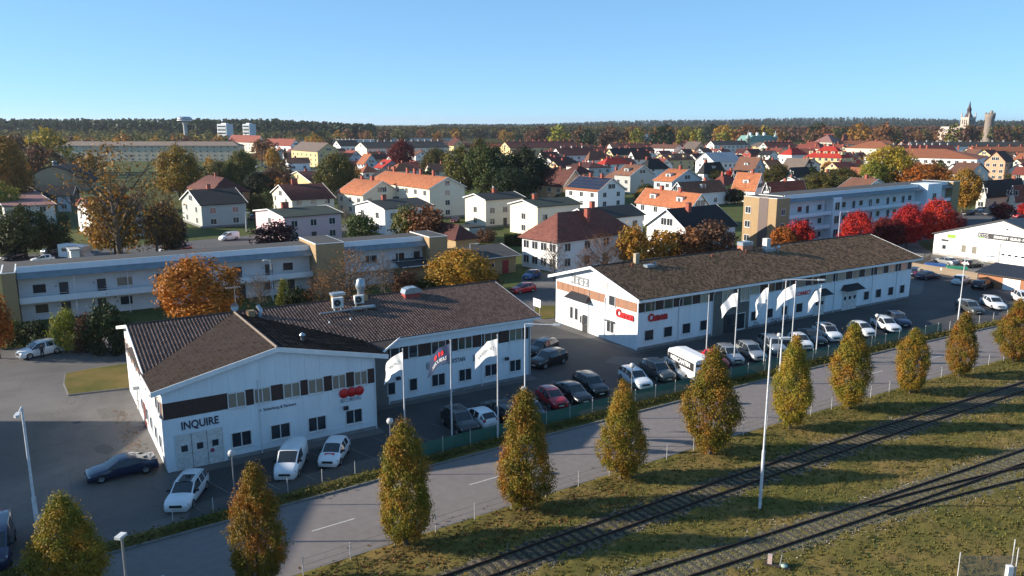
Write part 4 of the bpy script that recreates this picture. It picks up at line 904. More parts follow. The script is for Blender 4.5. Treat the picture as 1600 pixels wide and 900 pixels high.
H('gl', 1074, 359, 1149, 1011, 327, 5.8, 36, 'white', 'black', 2, 2, 2, [(.35, .9, 1.0, -1)], 'white gabled house with black tiled roof and brick chimney', **T_)
H('gr', 1078, 325, 1109, 995, 303, 5.8, 30, 'white', 'orange', 1, 4, 2, [(.35, .8, 1.0), (.7, .8, 1.0)], 'white house with broad orange roof and two small dormers', dorm=2, **T_)
H('gr', 934, 298, 976.5, 884, 278.5, 5.8, 40, 'white', 'orange', 2, 3, 2, [(.3, .9, 1.2), (.65, .9, 1.2)], 'white house with rows of solar panels on its roof')
SOLAR = [c for c in COL.objects if c.get('label', '').startswith('white house with rows of solar')][0]
H('gr', 985, 273.5, 1022, 960, 258.5, 7.0, 40, 'grey', 'brown', 1, 2, 2, [(.7, .7, .9)], 'blue-grey boarded house with brown roof and small dormer', dorm=1, **T_)
H('gr', 1050, 283, 1097, 1022, 265, 6.0, 40, 'lblue', 'orange', 1, 2, 2, [(.4, 1.2, 1.4)], 'pale blue house with reddish roof, dormer and timber balcony', dorm=1, **T_)
H('gl', 1070, 301, 1134, 1048, 285, 4.6, 36, 'white', 'brown', 2, 1, 1, [(.65, .8, 1.0)], 'white low house with brown-red roof beside the orange roof', dorm=1, **T_)
H('gl', 1140, 302, 1152, 1133, 296, 3.4, 36, 'white', 'brick', 1, 1, 1, [], 'small red-roofed annex at the end of the brown-roofed house')
H('gr', 880, 290, 914, 838, 266, 6.0, 38, 'tan', 'maroon', 2, 3, 2, [(.5, .8, 1)], 'brown house with dark maroon roof behind the solar panel house', **T_)
H('hip', 920, 262, 955, 885, 254, 6, 30, 'pale', 'maroon', 3, 2, 2, [(.3, .7, 1), (.6, .7, 1)], 'house with long dark flat-looking roof beyond the dark tree clump')
H('hip', 945, 256, 986, 932, 247, 5.4, 25, 'white', 'scarlet', 3, 1, 2, [(.4, .8, 1)], 'white house with bright scarlet hipped roof')
H('hip', 1012, 263, 1046, 995, 248, 5.2, 32, 'white', 'black', 2, 2, 2, [(.2, 1.1, 1)], 'house with black pyramid roof and thick brick chimney')
# middle distance, left to right
H('gr', 496, 236.5, 531, 455, 223.5, 9.6, 36, 'yellow', 'taupe', 3, 6, 3, [(.2, .6, 1), (.5, .6, 1), (.8, .6, 1)], 'cream three-storey block with taupe roof by the car park', **AB)
H('gr', 454, 227.5, 471, 428, 217.5, 10, 38, 'white', 'brick', 2, 4, 3, [(.3, .6, 1), (.7, .6, 1)], 'white block with red roof, right of two joined blocks', **AB)
H('gr', 440, 226, 452, 414, 217.5, 9.8, 38, 'cream', 'brick', 1, 4, 3, [(.3, .6, 1), (.7, .6, 1)], 'cream block with red roof, left of two joined blocks', **AB)
H('gr', 403, 222, 414, 357, 212, 10, 42, 'cream', 'brick', 1, 9, 3, [(.5, .6, 1)], 'long pale block with red roof left of the joined blocks', **AB)
H('gl', 532, 228, 562, 520, 219.3, 9.6, 30, 'white', 'black', 4, 1, 3, [(i/5+.1, .6, 1.2) for i in range(5)], 'white-gabled block with black roof and pale chimneys', cm=M_chimw, **AB)
H('gl', 573, 231.5, 702, 555, 222, 9.8, 24, 'cream', 'black', 14, 2, 3, [(i/12+.04, .7, 1.5) for i in range(12)], 'very long cream block with black roof and a row of chimneys', cm=M_chimw, **AB)
H('gr', 709, 227, 727, 698, 217, 9, 34, 'yellow', 'maroon', 1, 1, 3, [(.5, .7, 1)], 'small yellow gabled block at the end of the long black roof', **AB)
H('gl', 797, 231, 905, 781, 221.5, 9, 22, 'yellow', 'maroon', 10, 1, 3, [(i/11+.04, .8, 1.3) for i in range(11)], 'long yellow-gabled block with maroon roof and many brick chimneys', **AB)
H('gr', 569, 255.5, 592, 558, 241, 5, 40, 'lblue', 'orange', 1, 2, 2, [(.4, .7, 1)], 'little pale house with reddish roof left of the blue gable')
H('gr', 597, 262, 627.5, 585, 250, 5, 38, 'blue', 'scarlet', 2, 1, 2, [], 'blue boarded house with bright red roof', dorm=1)
H('gr', 547, 245, 566, 533, 235.5, 6, 36, 'lblue', 'brick', 1, 2, 2, [(.5, .6, 1)], 'pale blue gabled house behind the birch')
H('gl', 532, 243.5, 548, 511, 236, 6, 34, 'cream', 'brown', 1, 2, 2, [(.4, .6, 1)], 'cream gabled house behind the birch')
H('gl', 640, 262, 660, 628, 253.5, 4.6, 30, 'white', 'brick', 2, 1, 1, [(.4, .7, 1)], 'low white house with red roof left of the round green trees')
H('gl', 706, 240, 722, 696, 236, 5, 30, 'white', 'brick', 2, 2, 2, [(.4, .7, 1)], 'white house with red roof glimpsed between the round green trees')
H('gl', 650, 252, 653, 618, 249, 4.6, 28, 'redwood', 'brick', 1, 2, 1, [], 'low red house with red roof behind the blue gable')
H('gl', 877, 242.5, 932, 860, 231.5, 6.2, 24, 'white', 'maroon', 5, 2, 2, [(.15, .7, 1.3), (.45, .7, 1.3), (.75, .7, 1.3)], 'white-gabled house with long maroon roof and three pale chimneys', cm=M_chimw)
H('gl', 868, 258, 893, 845, 246, 5, 34, 'white', 'maroon', 2, 1, 2, [(.4, .8, 1)], 'white gabled house by the right side of the dark tree clump')
H('hip', 920, 248, 948, 914, 236.5, 5.4, 28, 'white', 'brown', 2, 1, 2, [(.6, .8, 1)], 'white house with brown pyramid roof left of the scarlet roof')
H('gl', 958, 241.5, 1010, 946, 232, 6, 26, 'yellow', 'black', 3, 1, 2, [(.3, .7, 1), (.6, .7, 1)], 'yellow-gabled house with black roof')
H('gl', 992, 248, 1018, 980, 236, 5.6, 30, 'white', 'maroon', 2, 1, 2, [(.4, .7, 1)], 'white gabled house with steep dark red-brown roof')
H('gl', 1044, 250, 1084, 1020, 240.5, 6, 34, 'yellow', 'brown', 3, 2, 2, [(.5, .7, 1)], 'pale yellow house with brown roof and two wide dormers', dorm=2)
H('gl', 956, 230, 1008, 949, 224, 7, 18, 'white', 'brown', 7, 1, 2, [(.2, .7, 1.5), (.6, .7, 1.5)], 'long white row house with brown roof, left of its twin', **AB)
H('gr', 1053, 232, 1069, 1013, 226, 7, 52, 'white', 'brown', 1, 7, 2, [(.2, .7, 1.5), (.6, .7, 1.5)], 'long white row house with brown roof, right of its twin', **AB)
H('gr', 1085, 233, 1105, 1065, 221.5, 7, 42, 'peach', 'taupe', 2, 2, 2, [(.5, .7, 1)], 'pale pink gabled house with brown eaves before the yellow trees')
H('gl', 1116, 252.5, 1159, 1087, 238.5, 6.6, 30, 'white', 'tin', 6, 2, 2, [(.3, .8, 1)], 'large white house with pale tin roof', cm=M_chimw)
H('hip', 1100, 268, 1133, 1091, 254, 4.4, 34, 'white', 'black', 1, 1, 1, [(.2, 1.4, 1.2)], 'white house with black hipped roof and small red gable', dorm=1)
H('gr', 1178, 265, 1196, 1147, 246, 4.4, 38, 'lblue', 'brown', 1, 2, 2, [(.5, .7, 1.2)], 'pale gabled house with brown roof and plank dormers', dorm=1)
H('gr', 1180, 295, 1194, 1145, 271, 4.6, 38, 'white', 'orange', 1, 3, 1, [(.35, .8, 1.2)], 'house with large clear orange roof and small white dormer', dorm=1, **T_)
H('gl', 1203, 301, 1259, 1191.5, 285, 4.4, 34, 'white', 'brick', 3, 1, 1, [(.5, .7, .9)], 'low white house with long brick-red roof beyond the brick-ended block', **T_)
H('gl', 1150, 280, 1170, 1143, 268, 5, 34, 'white', 'dgrey', 1, 1, 2, [], 'small white gable with dark roof left of the orange roof')
H('gr', 1255, 262.5, 1270, 1222, 248, 6, 36, 'dark', 'taupe', 2, 2, 2, [(.2, .7, 1)], 'nearly black boarded house with taupe roof')
H('gl', 1240, 274.5, 1266, 1229, 262, 5, 34, 'white', 'black', 2, 1, 1, [], 'white-gabled house with black roof below the nearly black house')
H('gl', 1247, 284, 1252, 1222, 277, 4, 36, 'white', 'brown', 1, 2, 1, [(.3, .7, .9)], 'low brown-red roofed house above the long brick-red roof')
H('hip', 1237, 241, 1262, 1219, 231, 8, 30, 'white', 'scarlet', 2, 2, 2, [(.2, .9, 1.8)], 'white corner pavilion with scarlet mansard roof', name='mansion_pavilion', cat='mansion')
H('hip', 1315, 246, 1334, 1258, 228.5, 8.4, 44, 'yellow', 'scarlet', 2, 6, 3, [(.15, 1, 1.3), (.4, 1.2, 1.3), (.65, 1, 1.3), (.9, 1, 1.3)], 'large cream mansion with scarlet hipped roof and many dormers', dorm=5, name='mansion', cat='mansion')
H('gl', 1116, 226, 1169, 1103, 220, 9, 14, 'pale', 'dgrey', 8, 1, 3, [(.1, 1, 1.5), (.3, 1, 1.5), (.75, 1, 1.5), (.9, 1, 1.5)], 'grey block with dark roof left of the yellow hip-roofed block', wd=12, **AB)
H('hip', 1196, 228, 1206, 1170, 222, 8, 50, 'yellow', 'taupe', 1, 3, 3, [], 'bright yellow hip-roofed block', **AB)
H('gl', 1199, 229.5, 1243, 1192, 222, 8, 14, 'grey', 'maroon', 9, 1, 3, [(i/7+.07, .8, 1.2) for i in range(7)], 'dark grey block with crowded chimneys right of the yellow block', wd=12, **AB)
H('hip', 1282, 232, 1300, 1241, 221.5, 8, 40, 'cream', 'brick', 2, 5, 2, [(.3, .8, 1), (.7, .8, 1)], 'cream villa with red roof behind the scarlet mansion', **AB)
H('hip', 1300, 222, 1318, 1271, 210.5, 9, 42, 'cream', 'pinky', 2, 5, 3, [(i/6+.1, .8, 1) for i in range(6)], 'distant cream block with pinkish hipped roof before the oak wood', **AB)
H('hip', 1318, 222, 1326, 1313, 209.5, 8, 40, 'white', 'brick', 1, 2, 2, [(.5, .8, 1)], 'distant white villa with red pyramid roof', **AB)
H('hip', 1396, 232, 1414, 1321, 221, 9, 48, 'cream', 'orange', 2, 9, 2, [(.5, .8, 1)], 'cream block with wide orange hipped roof behind the tall yellow tree', **AB)
H('hip', 1527, 248, 1544, 1350, 233, 9, 52, 'white', 'orange', 2, 15, 3, [(.1, .9, 2), (.22, .9, 2), (.5, .9, 2), (.56, .9, 2), (.65, .9, 2)], 'longest white block with orange hipped roof and yellow balconies', **AB)
H('gl', 1571, 252, 1584, 1539, 236.5, 9, 40, 'peach', 'maroon', 2, 3, 3, [], 'peach brick gabled block with maroon roof', **AB)
H('gl', 1612, 268, 1650, 1571, 256, 4.6, 34, 'white', 'brick', 2, 2, 1, [], 'white gabled house with red roof at the right edge')
H('gr', 1612, 252, 1632, 1582, 240, 6, 38, 'cream', 'orange', 1, 3, 2, [(.4, .8, 1)], 'cream house with orange-brown roof at the right edge')
H('gl', 1541, 303, 1600, 1527, 283, 4.8, 34, 'cream', 'black', 2, 1, 1, [(.8, .8, .9)], 'cream-gabled house with black roof near the workshop')
H('gl', 1586, 307, 1680, 1577, 290, 4.8, 34, 'cream', 'brick', 3, 1, 1, [], 'low house with broad red roof near the workshop', **T_)
H('gr', 1513, 272, 1545, 1480, 255, 6, 40, 'pale', 'brown', 2, 2, 2, [], 'house with large brown-pink roof above the gallery block end', **T_)
H('gl', 1494, 262, 1528, 1482, 256, 6, 30, 'pale', 'taupe', 2, 1, 2, [(.5, .7, 1)], 'grey-beige house under the long white orange-roofed block')
H('gr', 1357, 292, 1370, 1343, 277, 4.6, 38, 'redbrick', 'maroon', 1, 1, 1, [], 'small red-brown gabled house behind the gallery block')
H('gl', 1325, 264, 1352, 1318, 257, 4.4, 28, 'white', 'orange', 2, 1, 1, [], 'low white house with vivid orange roof')
H('gl', 1297, 273, 1310, 1290, 265, 4, 32, 'white', 'dgrey', 1, 1, 1, [], 'tiny white gable with dark roof before the mansion')
# left middle distance
H('hip', 92.5, 227, 372, 90, 221, 11, -2, 'beige', 'sand', 26, 3, 4, [], wsz=(.95, 1.05), label='very long beige four-storey block with taupe roof', ov=.6, wd=12, **AB)
H('gl', 30, 242, 60, -40, 236, 8, 6, 'pale', 'dgrey', 4, 3, 3, [], 'pale grey block between trees at the left edge', wd=12, **AB)
H('gl', 50, 305, 112, 32, 291, 3.4, 14, 'dark', 'black', 2, 1, 1, [], 'low dark storage building below the curved-roof hall', wd=9, name='storage_building', cat='storage building')
H('flat', 89, 307, 108, 84, 0, 4.6, 10, 'lblue', 'dgrey', 1, 1, 1, [], 'pale blue-grey flat-roofed garage', name='garage', cat='garage', door=False)
# solar panels on their house
b0 = SOLAR; rf = [c for c in b0.children if c.name.startswith('roof')][0]; me = rf.data; vs = [v.co for v in me.vertices[:4]]
# slope facing left: vertices 0..3 = (eave y0),(eave y1),(ridge y1),(ridge y0)
E0, E1_, R1, R0 = vs; n_ = (E1_-E0).cross(R0-E0).normalized(); n_ = n_ if n_.z > 0 else -n_
M_solar = mat('solar glass', (.012, .016, .03), .15, (.02, .025, .045), 1, spec=.7)
for j in range(4):
    for i in range(9):
        f0, f1 = .02+i*.107, .02+i*.107+.104; g0, g1 = .12+j*.215, .12+j*.215+.2
        P_ = lambda f, g: E0+(E1_-E0)*f+(R0-E0)*g+n_*.07
        a_, b_, c_, d_ = P_(f0, g0), P_(f1, g0), P_(f1, g1), P_(f0, g1); lo_ = [p-n_*.05 for p in (a_, b_, c_, d_)]
        MB().add([a_, b_, c_, d_]+lo_, [(0, 1, 2, 3), (0, 4, 5, 1), (1, 5, 6, 2), (2, 6, 7, 3), (3, 7, 4, 0)]).build('solar_panel', M_solar, rf)
# curved-roof hall at the left
q = at(88, 290, 0); FH = Frame(at(40, 300), 12)
hall = thing('hall', 'tan hall with rounded black gambrel roof and roof vent', 'hall', FH.o, FH.th)
w = 21; pr = [(0, 0), (w, 0), (w, 3.5), (w*.86, 6.2), (w*.7, 8.3), (w*.5, 9.6), (w*.3, 8.3), (w*.14, 6.2), (0, 3.5)]
MB().prism(pr, 20, 'y', 0.0).build('wall', WC['tan'], hall)
b = MB(); top = [(w+.6, 3.0), (w*.87+.2, 6.5), (w*.7+.1, 8.65), (w*.5, 9.95), (w*.3-.1, 8.65), (w*.13-.2, 6.5), (-.6, 3.0)]; bot = [(x, z-.3) for x, z in top]
for i in range(6): b.prism([top[i], top[i+1], bot[i+1], bot[i]], 20.8, 'y', -.4)
rf = b.build('roof', RC['black'], hall); MB().lathe([(.9, 0), (.9, 1.6), (1.1, 1.7), (0, 2.0)], 10, o=(w*.5, 3, 9.7)).build('roof_vent', M_vent, rf)
HOUSES.append((FH.o.x+10, FH.o.y+10, 15))
# brown annex and kindergarten-like tan building by the orange tree
FK = Frame(at(851, 417), 33)
K = thing('clinic_building', 'low tan brick building with dark shed roof and red door', 'building', FK.o, FK.th)
x1 = FK.lx(812, 0, 3)
b = MB(); Wk = 10; Lk = 22
FK2 = Frame(at(806, 425)-Vector((0, 0, 0)), 33)
K.location = FK2.o; b.box(-Lk, 0.0, 0, Wk, 0, 3.1); b.build('wall', M_tanbrick, K)
rf = MB(); rf.add([(-Lk-.5, -.7, 3.15), (.6, -.7, 3.15), (.6, Wk*.6, 4.4), (-Lk-.5, Wk*.6, 4.4), (-Lk-.5, -.7, 2.95), (.6, -.7, 2.95), (.6, Wk*.6, 4.2), (-Lk-.5, Wk*.6, 4.2)], [(0, 1, 2, 3), (7, 6, 5, 4), (0, 4, 5, 1), (1, 5, 6, 2), (3, 7, 4, 0)])
rf.add([(-Lk-.5, Wk*.6, 4.401), (.6, Wk*.6, 4.401), (.6, Wk+.6, 3.2), (-Lk-.5, Wk+.6, 3.2)], [(0, 1, 2, 3)]); r_ = rf.build('roof', M_flat, K)
MB().tube([(-Lk-.5, -.75, 3.1), (.65, -.75, 3.1), (.65, Wk*.6, 4.35), (.65, Wk+.6, 3.2)], .09, 4).build('roof_edge', M_trim, r_)
mkdoor(K, -2.2, 0, .05, 'front', 1.1, 2.2, mat('red door', (.33, .02, .025), .5)); window(K, -5.2, 0, 1.3, 'front', 1.3, .8, 2); window(K, -9, 0, 1.3, 'front', 1.3, .8, 2)
HOUSES.append((K.location.x-6, K.location.y+2, 13))
H('hip', 712, 372, 745, 660, 352, 3.4, 36, 'brick', 'maroon', 0, 1, 1, [], 'low building with maroon hipped roof between the gallery block and the green shed', name='annex', cat='annex', door=False)
H('flat', 733, 357, 757, 714, 0, 2.8, 36, 'teal', 'dgrey', 0, 0, 1, [], 'pale green shed with blue-grey flat roof', name='shed', cat='shed', ov=.1)
H('flat', 110, 392, 124, 104, 0, 2.6, 36, 'white', 'tin', 0, 1, 1, [], 'small white annex beside the half hidden pale house', name='shed', cat='shed', ov=.2)
# brick garage with black sheet roof, plank fence and bins by the workshop
_d = at(1593, 457)-at(1527, 446.5); FG = Frame(at(1527, 446.5), math.degrees(math.atan2(_d.y, _d.x))); gar = thing('garage', 'orange brick garage with black seamed roof and white door', 'garage', FG.o, FG.th)
Lg = 15; b = MB(); b.box(0, Lg, 0, 6, 0, 2.35); b.build('wall', WC['redbrick'], gar)
b = MB(); b.add([(-.4, -.5, 2.3), (Lg+.4, -.5, 2.3), (Lg+.4, 6.3, 3.2), (-.4, 6.3, 3.2), (-.4, -.5, 2.15), (Lg+.4, -.5, 2.15), (Lg+.4, 6.3, 3.05), (-.4, 6.3, 3.05)], [(0, 1, 2, 3), (7, 6, 5, 4), (0, 4, 5, 1), (3, 7, 4, 0), (2, 6, 7, 3), (1, 5, 6, 2)]); r_ = b.build('roof', M_sheet, gar)
b = MB()
for i in range(34): x = -.35+i*(Lg+.7)/33; b.tube([(x, -.5, 2.33), (x, 6.3, 3.23)], .025, 4)
b.build('roof_seam', M_sheet, r_, kind='stuff')
MB().box(FG.lx(1567, 0, 1), FG.lx(1594, 0, 1), -.06, 0, .05, 1.9).build('garage_door', M_whitep, gar)
pA, pB = at(1424, 421), at(1527, 438); fe = thing('plank_fence', 'weathered grey-brown plank fence around the yard of bins', 'fence', pA, 0)
d = (pB-pA); Ln = d.length; t = d.normalized(); fe.rotation_euler.z = math.atan2(t.y, t.x); fe.location = pA
M_plank = mat('weathered plank', (.30, .235, .17), .9, (.22, .17, .12), 3, 1, bump=.3, stretch=(6, 6, .7))
pm = [MB().box(0, .135, -.02, 0, 0.05, h).mesh('plank', M_plank) for h in (1.27, 1.29, 1.31)]
n = min(295, int(Ln/.15))
for i in range(n): place('plank', pm[i % 3], fe, (i*Ln/n, -.03+.012*(i % 2), 0))
b = MB(); b.box(0, Ln, 0, .05, .4, .5); b.box(0, Ln, 0, .05, 1.0, 1.1); b.build('rail', M_plank, fe)
b = MB(); b.box(Ln*.455, Ln*.475, -.06, -.045, .75, 1.15); b.build('notice', M_whitep, fe)
pC = pA+Vector((8.5, 9.5, 0)); d2 = pC-pA; f2 = thing('plank_fence', 'dark return side of the plank fence behind the bins', 'fence', pA, math.atan2(d2.y, d2.x))
n = int(d2.length/.15)
for i in range(n): place('plank', pm[0], f2, (i*d2.length/n, .06, 0))
# ---------------------------------------------------------------- trees
LM = {
 'hornbeam': leaf_mat('hornbeam leaves', (.13, .135, .015), (.25, .175, .021), (.34, .155, .021), .6),
 'green': leaf_mat('green leaves', (.030, .052, .014), (.055, .075, .018), (.10, .10, .022)),
 'dark': leaf_mat('dark green leaves', (.014, .026, .010), (.024, .038, .013), (.045, .055, .018)),
 'olive': leaf_mat('olive leaves', (.055, .065, .016), (.10, .095, .022), (.16, .115, .024)),
 'lime': leaf_mat('yellow green leaves', (.12, .14, .022), (.20, .19, .03), (.30, .22, .03)),
 'yellow': leaf_mat('yellow leaves', (.16, .14, .022), (.30, .21, .025), (.40, .24, .025)),
 'gold': leaf_mat('golden leaves', (.20, .13, .02), (.32, .17, .022), (.40, .17, .02)),
 'orange': leaf_mat('orange leaves', (.22, .10, .018), (.36, .13, .018), (.44, .13, .016)),
 'bronze': leaf_mat('bronze leaves', (.13, .085, .02), (.23, .135, .026), (.30, .15, .03)),
 'rust': leaf_mat('rusty leaves', (.12, .065, .03), (.20, .095, .035), (.28, .13, .04)),
 'brown': leaf_mat('brown leaves', (.075, .045, .028), (.12, .062, .034), (.17, .08, .035)),
 'red': leaf_mat('red maple leaves', (.26, .012, .014), (.44, .016, .02), (.52, .035, .02)),
 'darkred': leaf_mat('dark red leaves', (.08, .01, .012), (.13, .013, .016), (.20, .02, .018)),
 'purple': leaf_mat('purple leaves', (.030, .014, .020), (.045, .020, .027), (.075, .032, .035)),
 'grey': leaf_mat('bare grey twigs', (.13, .11, .09), (.18, .15, .13), (.22, .18, .14)),
}
M_bark = mat('bark', (.12, .095, .075), .95, (.07, .055, .045), 6, 1, bump=.5)
M_barkl = mat('pale bark', (.24, .21, .18), .95, (.12, .10, .085), 6, 1, bump=.5)
def leaf_quads(C, N, size, rg):
    n = len(C); a = rg.normal(size=(n, 3)); a -= (a*N).sum(1, keepdims=True)*N; a /= np.linalg.norm(a, axis=1, keepdims=True)+1e-9; b = np.cross(N, a)
    s = size*rg.uniform(.6, 1.35, (n, 1)); V = np.stack([C-a*s, C-b*s*.75, C+a*s, C+b*s*.75], 1).reshape(-1, 3); return V, np.arange(4*n).reshape(-1, 4)
PROF = {'ovoid': [(0, .22), (.06, .58), (.18, .9), (.33, 1.0), (.5, .90), (.68, .69), (.83, .46), (.94, .24), (1, .04)],
        'round': [(0, .35), (.12, .75), (.3, .98), (.5, 1.0), (.7, .88), (.85, .62), (.95, .34), (1, .05)],
        'column': [(0, .7), (.1, .95), (.5, 1), (.8, .8), (.93, .45), (1, .1)],
        'cone': [(0, .9), (.1, 1), (.4, .72), (.7, .4), (.9, .17), (1, .02)],
        'bush': [(0, .8), (.25, 1), (.6, .9), (.85, .6), (1, .15)]}
CM = {}
def crown(shape, ncl, npc, size, rcl, seed, shell=.75, lump=.22, bias=.55):
    """unit crown: radius 1, height 1, clumps of small leaf faces; scaled when placed (mean radius r, height h given by caller)"""
    key = (shape, ncl, npc, size, seed)
    if key in CM: return CM[key]
    rg = np.random.default_rng(seed); P_ = np.array(PROF[shape])
    z = rg.random(ncl*3); pr = np.interp(z, P_[:, 0], P_[:, 1]); keep = rg.random(ncl*3) < pr+.15; z = z[keep][:ncl]; pr = np.interp(z, P_[:, 0], P_[:, 1]); m = len(z)
    th = rg.random(m)*2*np.pi; lum = 1+lump*np.sin(th*2+seed)*np.sin(z*7+seed*2)+rg.normal(0, lump*.35, m)
    rr = pr*lum*np.where(rg.random(m) < shell, rg.uniform(.78, 1.0, m), rg.uniform(.1, .8, m))
    CC = np.stack([rr*np.cos(th), rr*np.sin(th), z], 1)
    CM[key] = (CC, npc, size, rcl, rg, seed); return CM[key]
TM = {}
def crown_mesh(shape, r, h, ncl, npc, size, rcl, seed, mt, shell=.75, lump=.22, out=.55):
    key = (shape, round(r, 1), round(h, 1), ncl, npc, size, seed)
    if key not in TM:
        CC, *_ = crown(shape, ncl, npc, size, rcl, seed, shell, lump); rg = np.random.default_rng(seed+99)
        C = CC*[r, r, h]; n = len(C); rc = rcl*rg.uniform(.6, 1.3, n)
        L_ = np.repeat(C, npc, 0)+rg.normal(size=(n*npc, 3))*np.repeat(rc, npc)[:, None]*.62
        ctr = np.array([0, 0, h*.42]); N = (L_-np.repeat(C, npc, 0))*.9/rcl+(L_-ctr)/np.array([r, r, h*.6])*out+rg.normal(size=L_.shape)*.75
        N[:, 2] += .25; N /= np.linalg.norm(N, axis=1, keepdims=True)
        V, F = leaf_quads(L_, N, size, rg); tv = np.repeat(rg.random(n), npc)*.82+rg.random(n*npc)*.18
        TM[key] = (V, F, tv, {})
    V, F, tv, D = TM[key]
    if mt not in D:
        D[mt] = from_np('crown', V, F, LM[mt], tv) if not D else list(D.values())[0].copy()
        D[mt].materials[0] = LM[mt]
    return D[mt]
BR = {}
def trunk_mesh(r0, ht, hc, rcrown, nb, seed, m, twigs=0):
    key = (round(r0, 2), round(ht, 1), round(hc, 1), nb, seed, twigs)
    if key in BR: return BR[key]
    q = random.Random(seed); b = MB(); lean = q.uniform(-.3, .3)
    top = ht+hc*.72; pts = [(0, 0, -.1), (lean*.15, 0, ht*.6), (lean*.4, .1, ht+hc*.2), (lean, .2, ht+hc*.45), (lean*.8, .1, top)]
    b.tube(pts, [r0*1.25, r0, r0*.72, r0*.42, r0*.12], 8)
    for i in range(nb):
        a = i*2.4+q.random()*.8; z0 = ht+hc*(.02+.5*i/nb); f = .55+.4*q.random(); z1 = min(z0+hc*(.22+.25*q.random()), ht+hc*.92)
        e = Vector((math.cos(a)*rcrown*f, math.sin(a)*rcrown*f, z1)); s = Vector((lean*.5*i/nb, .1, z0)); mid = s.lerp(e, .5)+Vector((0, 0, -.08*hc*q.random()))
        b.tube([s, mid, e], [r0*.42, r0*.24, r0*.07], 5, cap=False)
        for j in range(twigs):
            t = .35+.6*q.random(); p = s.lerp(mid, t*2) if t < .5 else mid.lerp(e, t*2-1); a2 = a+q.uniform(-1.3, 1.3); l = rcrown*q.uniform(.25, .55)
            w = p+Vector((math.cos(a2)*l, math.sin(a2)*l, l*q.uniform(.2, 1.1))); b.tube([p, p.lerp(w, .5)+Vector((0, 0, -.1*l)), w], [r0*.16, r0*.09, r0*.035], 4, cap=False)
            for k in range(2):
                a3 = a2+q.uniform(-1.2, 1.2); l2 = l*.6; p2 = p.lerp(w, q.uniform(.4, .9)); b.tube([p2, p2+Vector((math.cos(a3)*l2, math.sin(a3)*l2, l2*q.uniform(.3, 1)))], [r0*.07, r0*.02], 3, cap=False)
    BR[key] = b.mesh('trunk', m); return BR[key]
TREES = []
STY = {  # shape, clumps, leaves per clump, leaf size, clump radius, shell, trunk share, branches, twigs
 'horn': ('ovoid', 560, 58, .066, .34, .88, .06, 6, 0),
 'big': ('round', 230, 46, .20, .85, .78, .16, 9, 0),
 'sparse': ('round', 165, 12, .115, .62, .55, .14, 16, 9),
 'small': ('round', 80, 36, .17, .60, .75, .2, 6, 2),
 'bush': ('bush', 70, 40, .13, .48, .8, .03, 4, 0),
 'mid': ('round', 80, 16, .50, 1.2, .8, .14, 4, 0),
 'col': ('column', 60, 24, .22, .5, .85, .06, 0, 0),
 'cone': ('cone', 80, 26, .22, .6, .85, .05, 0, 0),
 'far': ('round', 42, 11, .85, 1.7, .85, .1, 0, 0)}
def tree(loc, h, r, sty, mt, label, group=None, seed=1, name='tree', cat='tree', rz=None, bark=None):
    sh, ncl, npc, sz, rcl, shell, tf, nb, tw = STY[sty]; ht = h*tf; hc = h-ht
    H0, R0 = {'horn': (8, 2.15), 'big': (11, 4.6), 'sparse': (10, 4.2), 'small': (5, 2.2), 'bush': (3, 2.0), 'mid': (11, 4.8), 'col': (6, 1.2), 'cone': (9, 2.2), 'far': (13, 5.5)}[sty]
    hc0 = H0*(1-tf); t = thing(name, label, cat, loc, rnd.random()*6.28 if rz is None else rz, group)
    k = h/H0; kr = r/R0; t.scale = (kr, kr, k)
    me = crown_mesh(sh, R0, hc0, ncl, npc, sz, rcl, seed, mt, shell)
    c = place('crown', me, t, (0, 0, H0*tf))
    if sty != 'far' or True: place('trunk', trunk_mesh(.02*H0+.04, H0*tf, hc0, R0*.8, nb, seed, bark or M_bark, tw), t)
    TREES.append((loc[0], loc[1], r)); return t
def Tp(px, yb, yt, w, sty, mt, label, **k):
    g = at(px, yb); h = height_at(px, yb, yt); dist = g.y*1.02+.2*(CAM_H-h/2); r = w/2/1240*dist
    return tree((g.x, g.y, 0), h*(.97 if sty == 'horn' else .98), r*(.78 if sty == 'horn' else .90), sty, mt, label, seed=k.pop('seed', 1+len(TREES) % 3), **k)
HG = 'columnar hornbeams in the row along the road'
p3_, p4_ = at(635, 850), at(820, 797); dv = p4_-p3_
ht_ = [(-25.9, None, 3, 'ovate green-gold hornbeam beside the square-headed lamp in the bottom corner'), (-14.5, None, 2.2, 'golden hornbeam right of the parked white estate car')]
Tp(112, 945, 770, 128, 'horn', 'hornbeam', 'broad green-gold hornbeam rising in front of the dark parked cars, first of the row', group=HG, seed=1)
Tp(408, 925, 720, 100, 'horn', 'hornbeam', 'golden hornbeam between the white estate car and the white van, second of the row', group=HG, seed=2)
for i, (px_, yb, yt, w, lb) in enumerate([(635, 852, 655, 104, 'tall golden hornbeam before the first white flag, third of the row'), (820, 797, 605, 102, 'dense hornbeam by the fourth flagpole, in front of the red car, fourth of the row'),
    (970, 748, 594, 84, 'rusty brown thinner hornbeam before the white hatchback, fifth of the row'), (1108, 710, 541, 94, 'yellow-green hornbeam hiding the end of the box trailer, sixth of the row'),
    (1234, 670, 523, 68, 'narrow rusty hornbeam behind the tall white lamp pole, seventh of the row'), (1325, 640, 502, 70, 'hornbeam on a clear trunk under the white estate cars, eighth of the row'),
    (1421, 614, 511, 60, 'short golden hornbeam, ninth of the row'), (1498, 589, 486, 52, 'small orange-gold hornbeam, tenth of the row'), (1583, 565, 465, 64, 'green-gold hornbeam at the right edge, last of the row')]):
    Tp(px_, yb, yt, w, 'horn', 'hornbeam', lb, group=HG, seed=1+i % 4)
t_ = Tp
t_(313, 512, 402, 122, 'big', 'orange', 'bright orange broad tree in front of the low white gallery block')
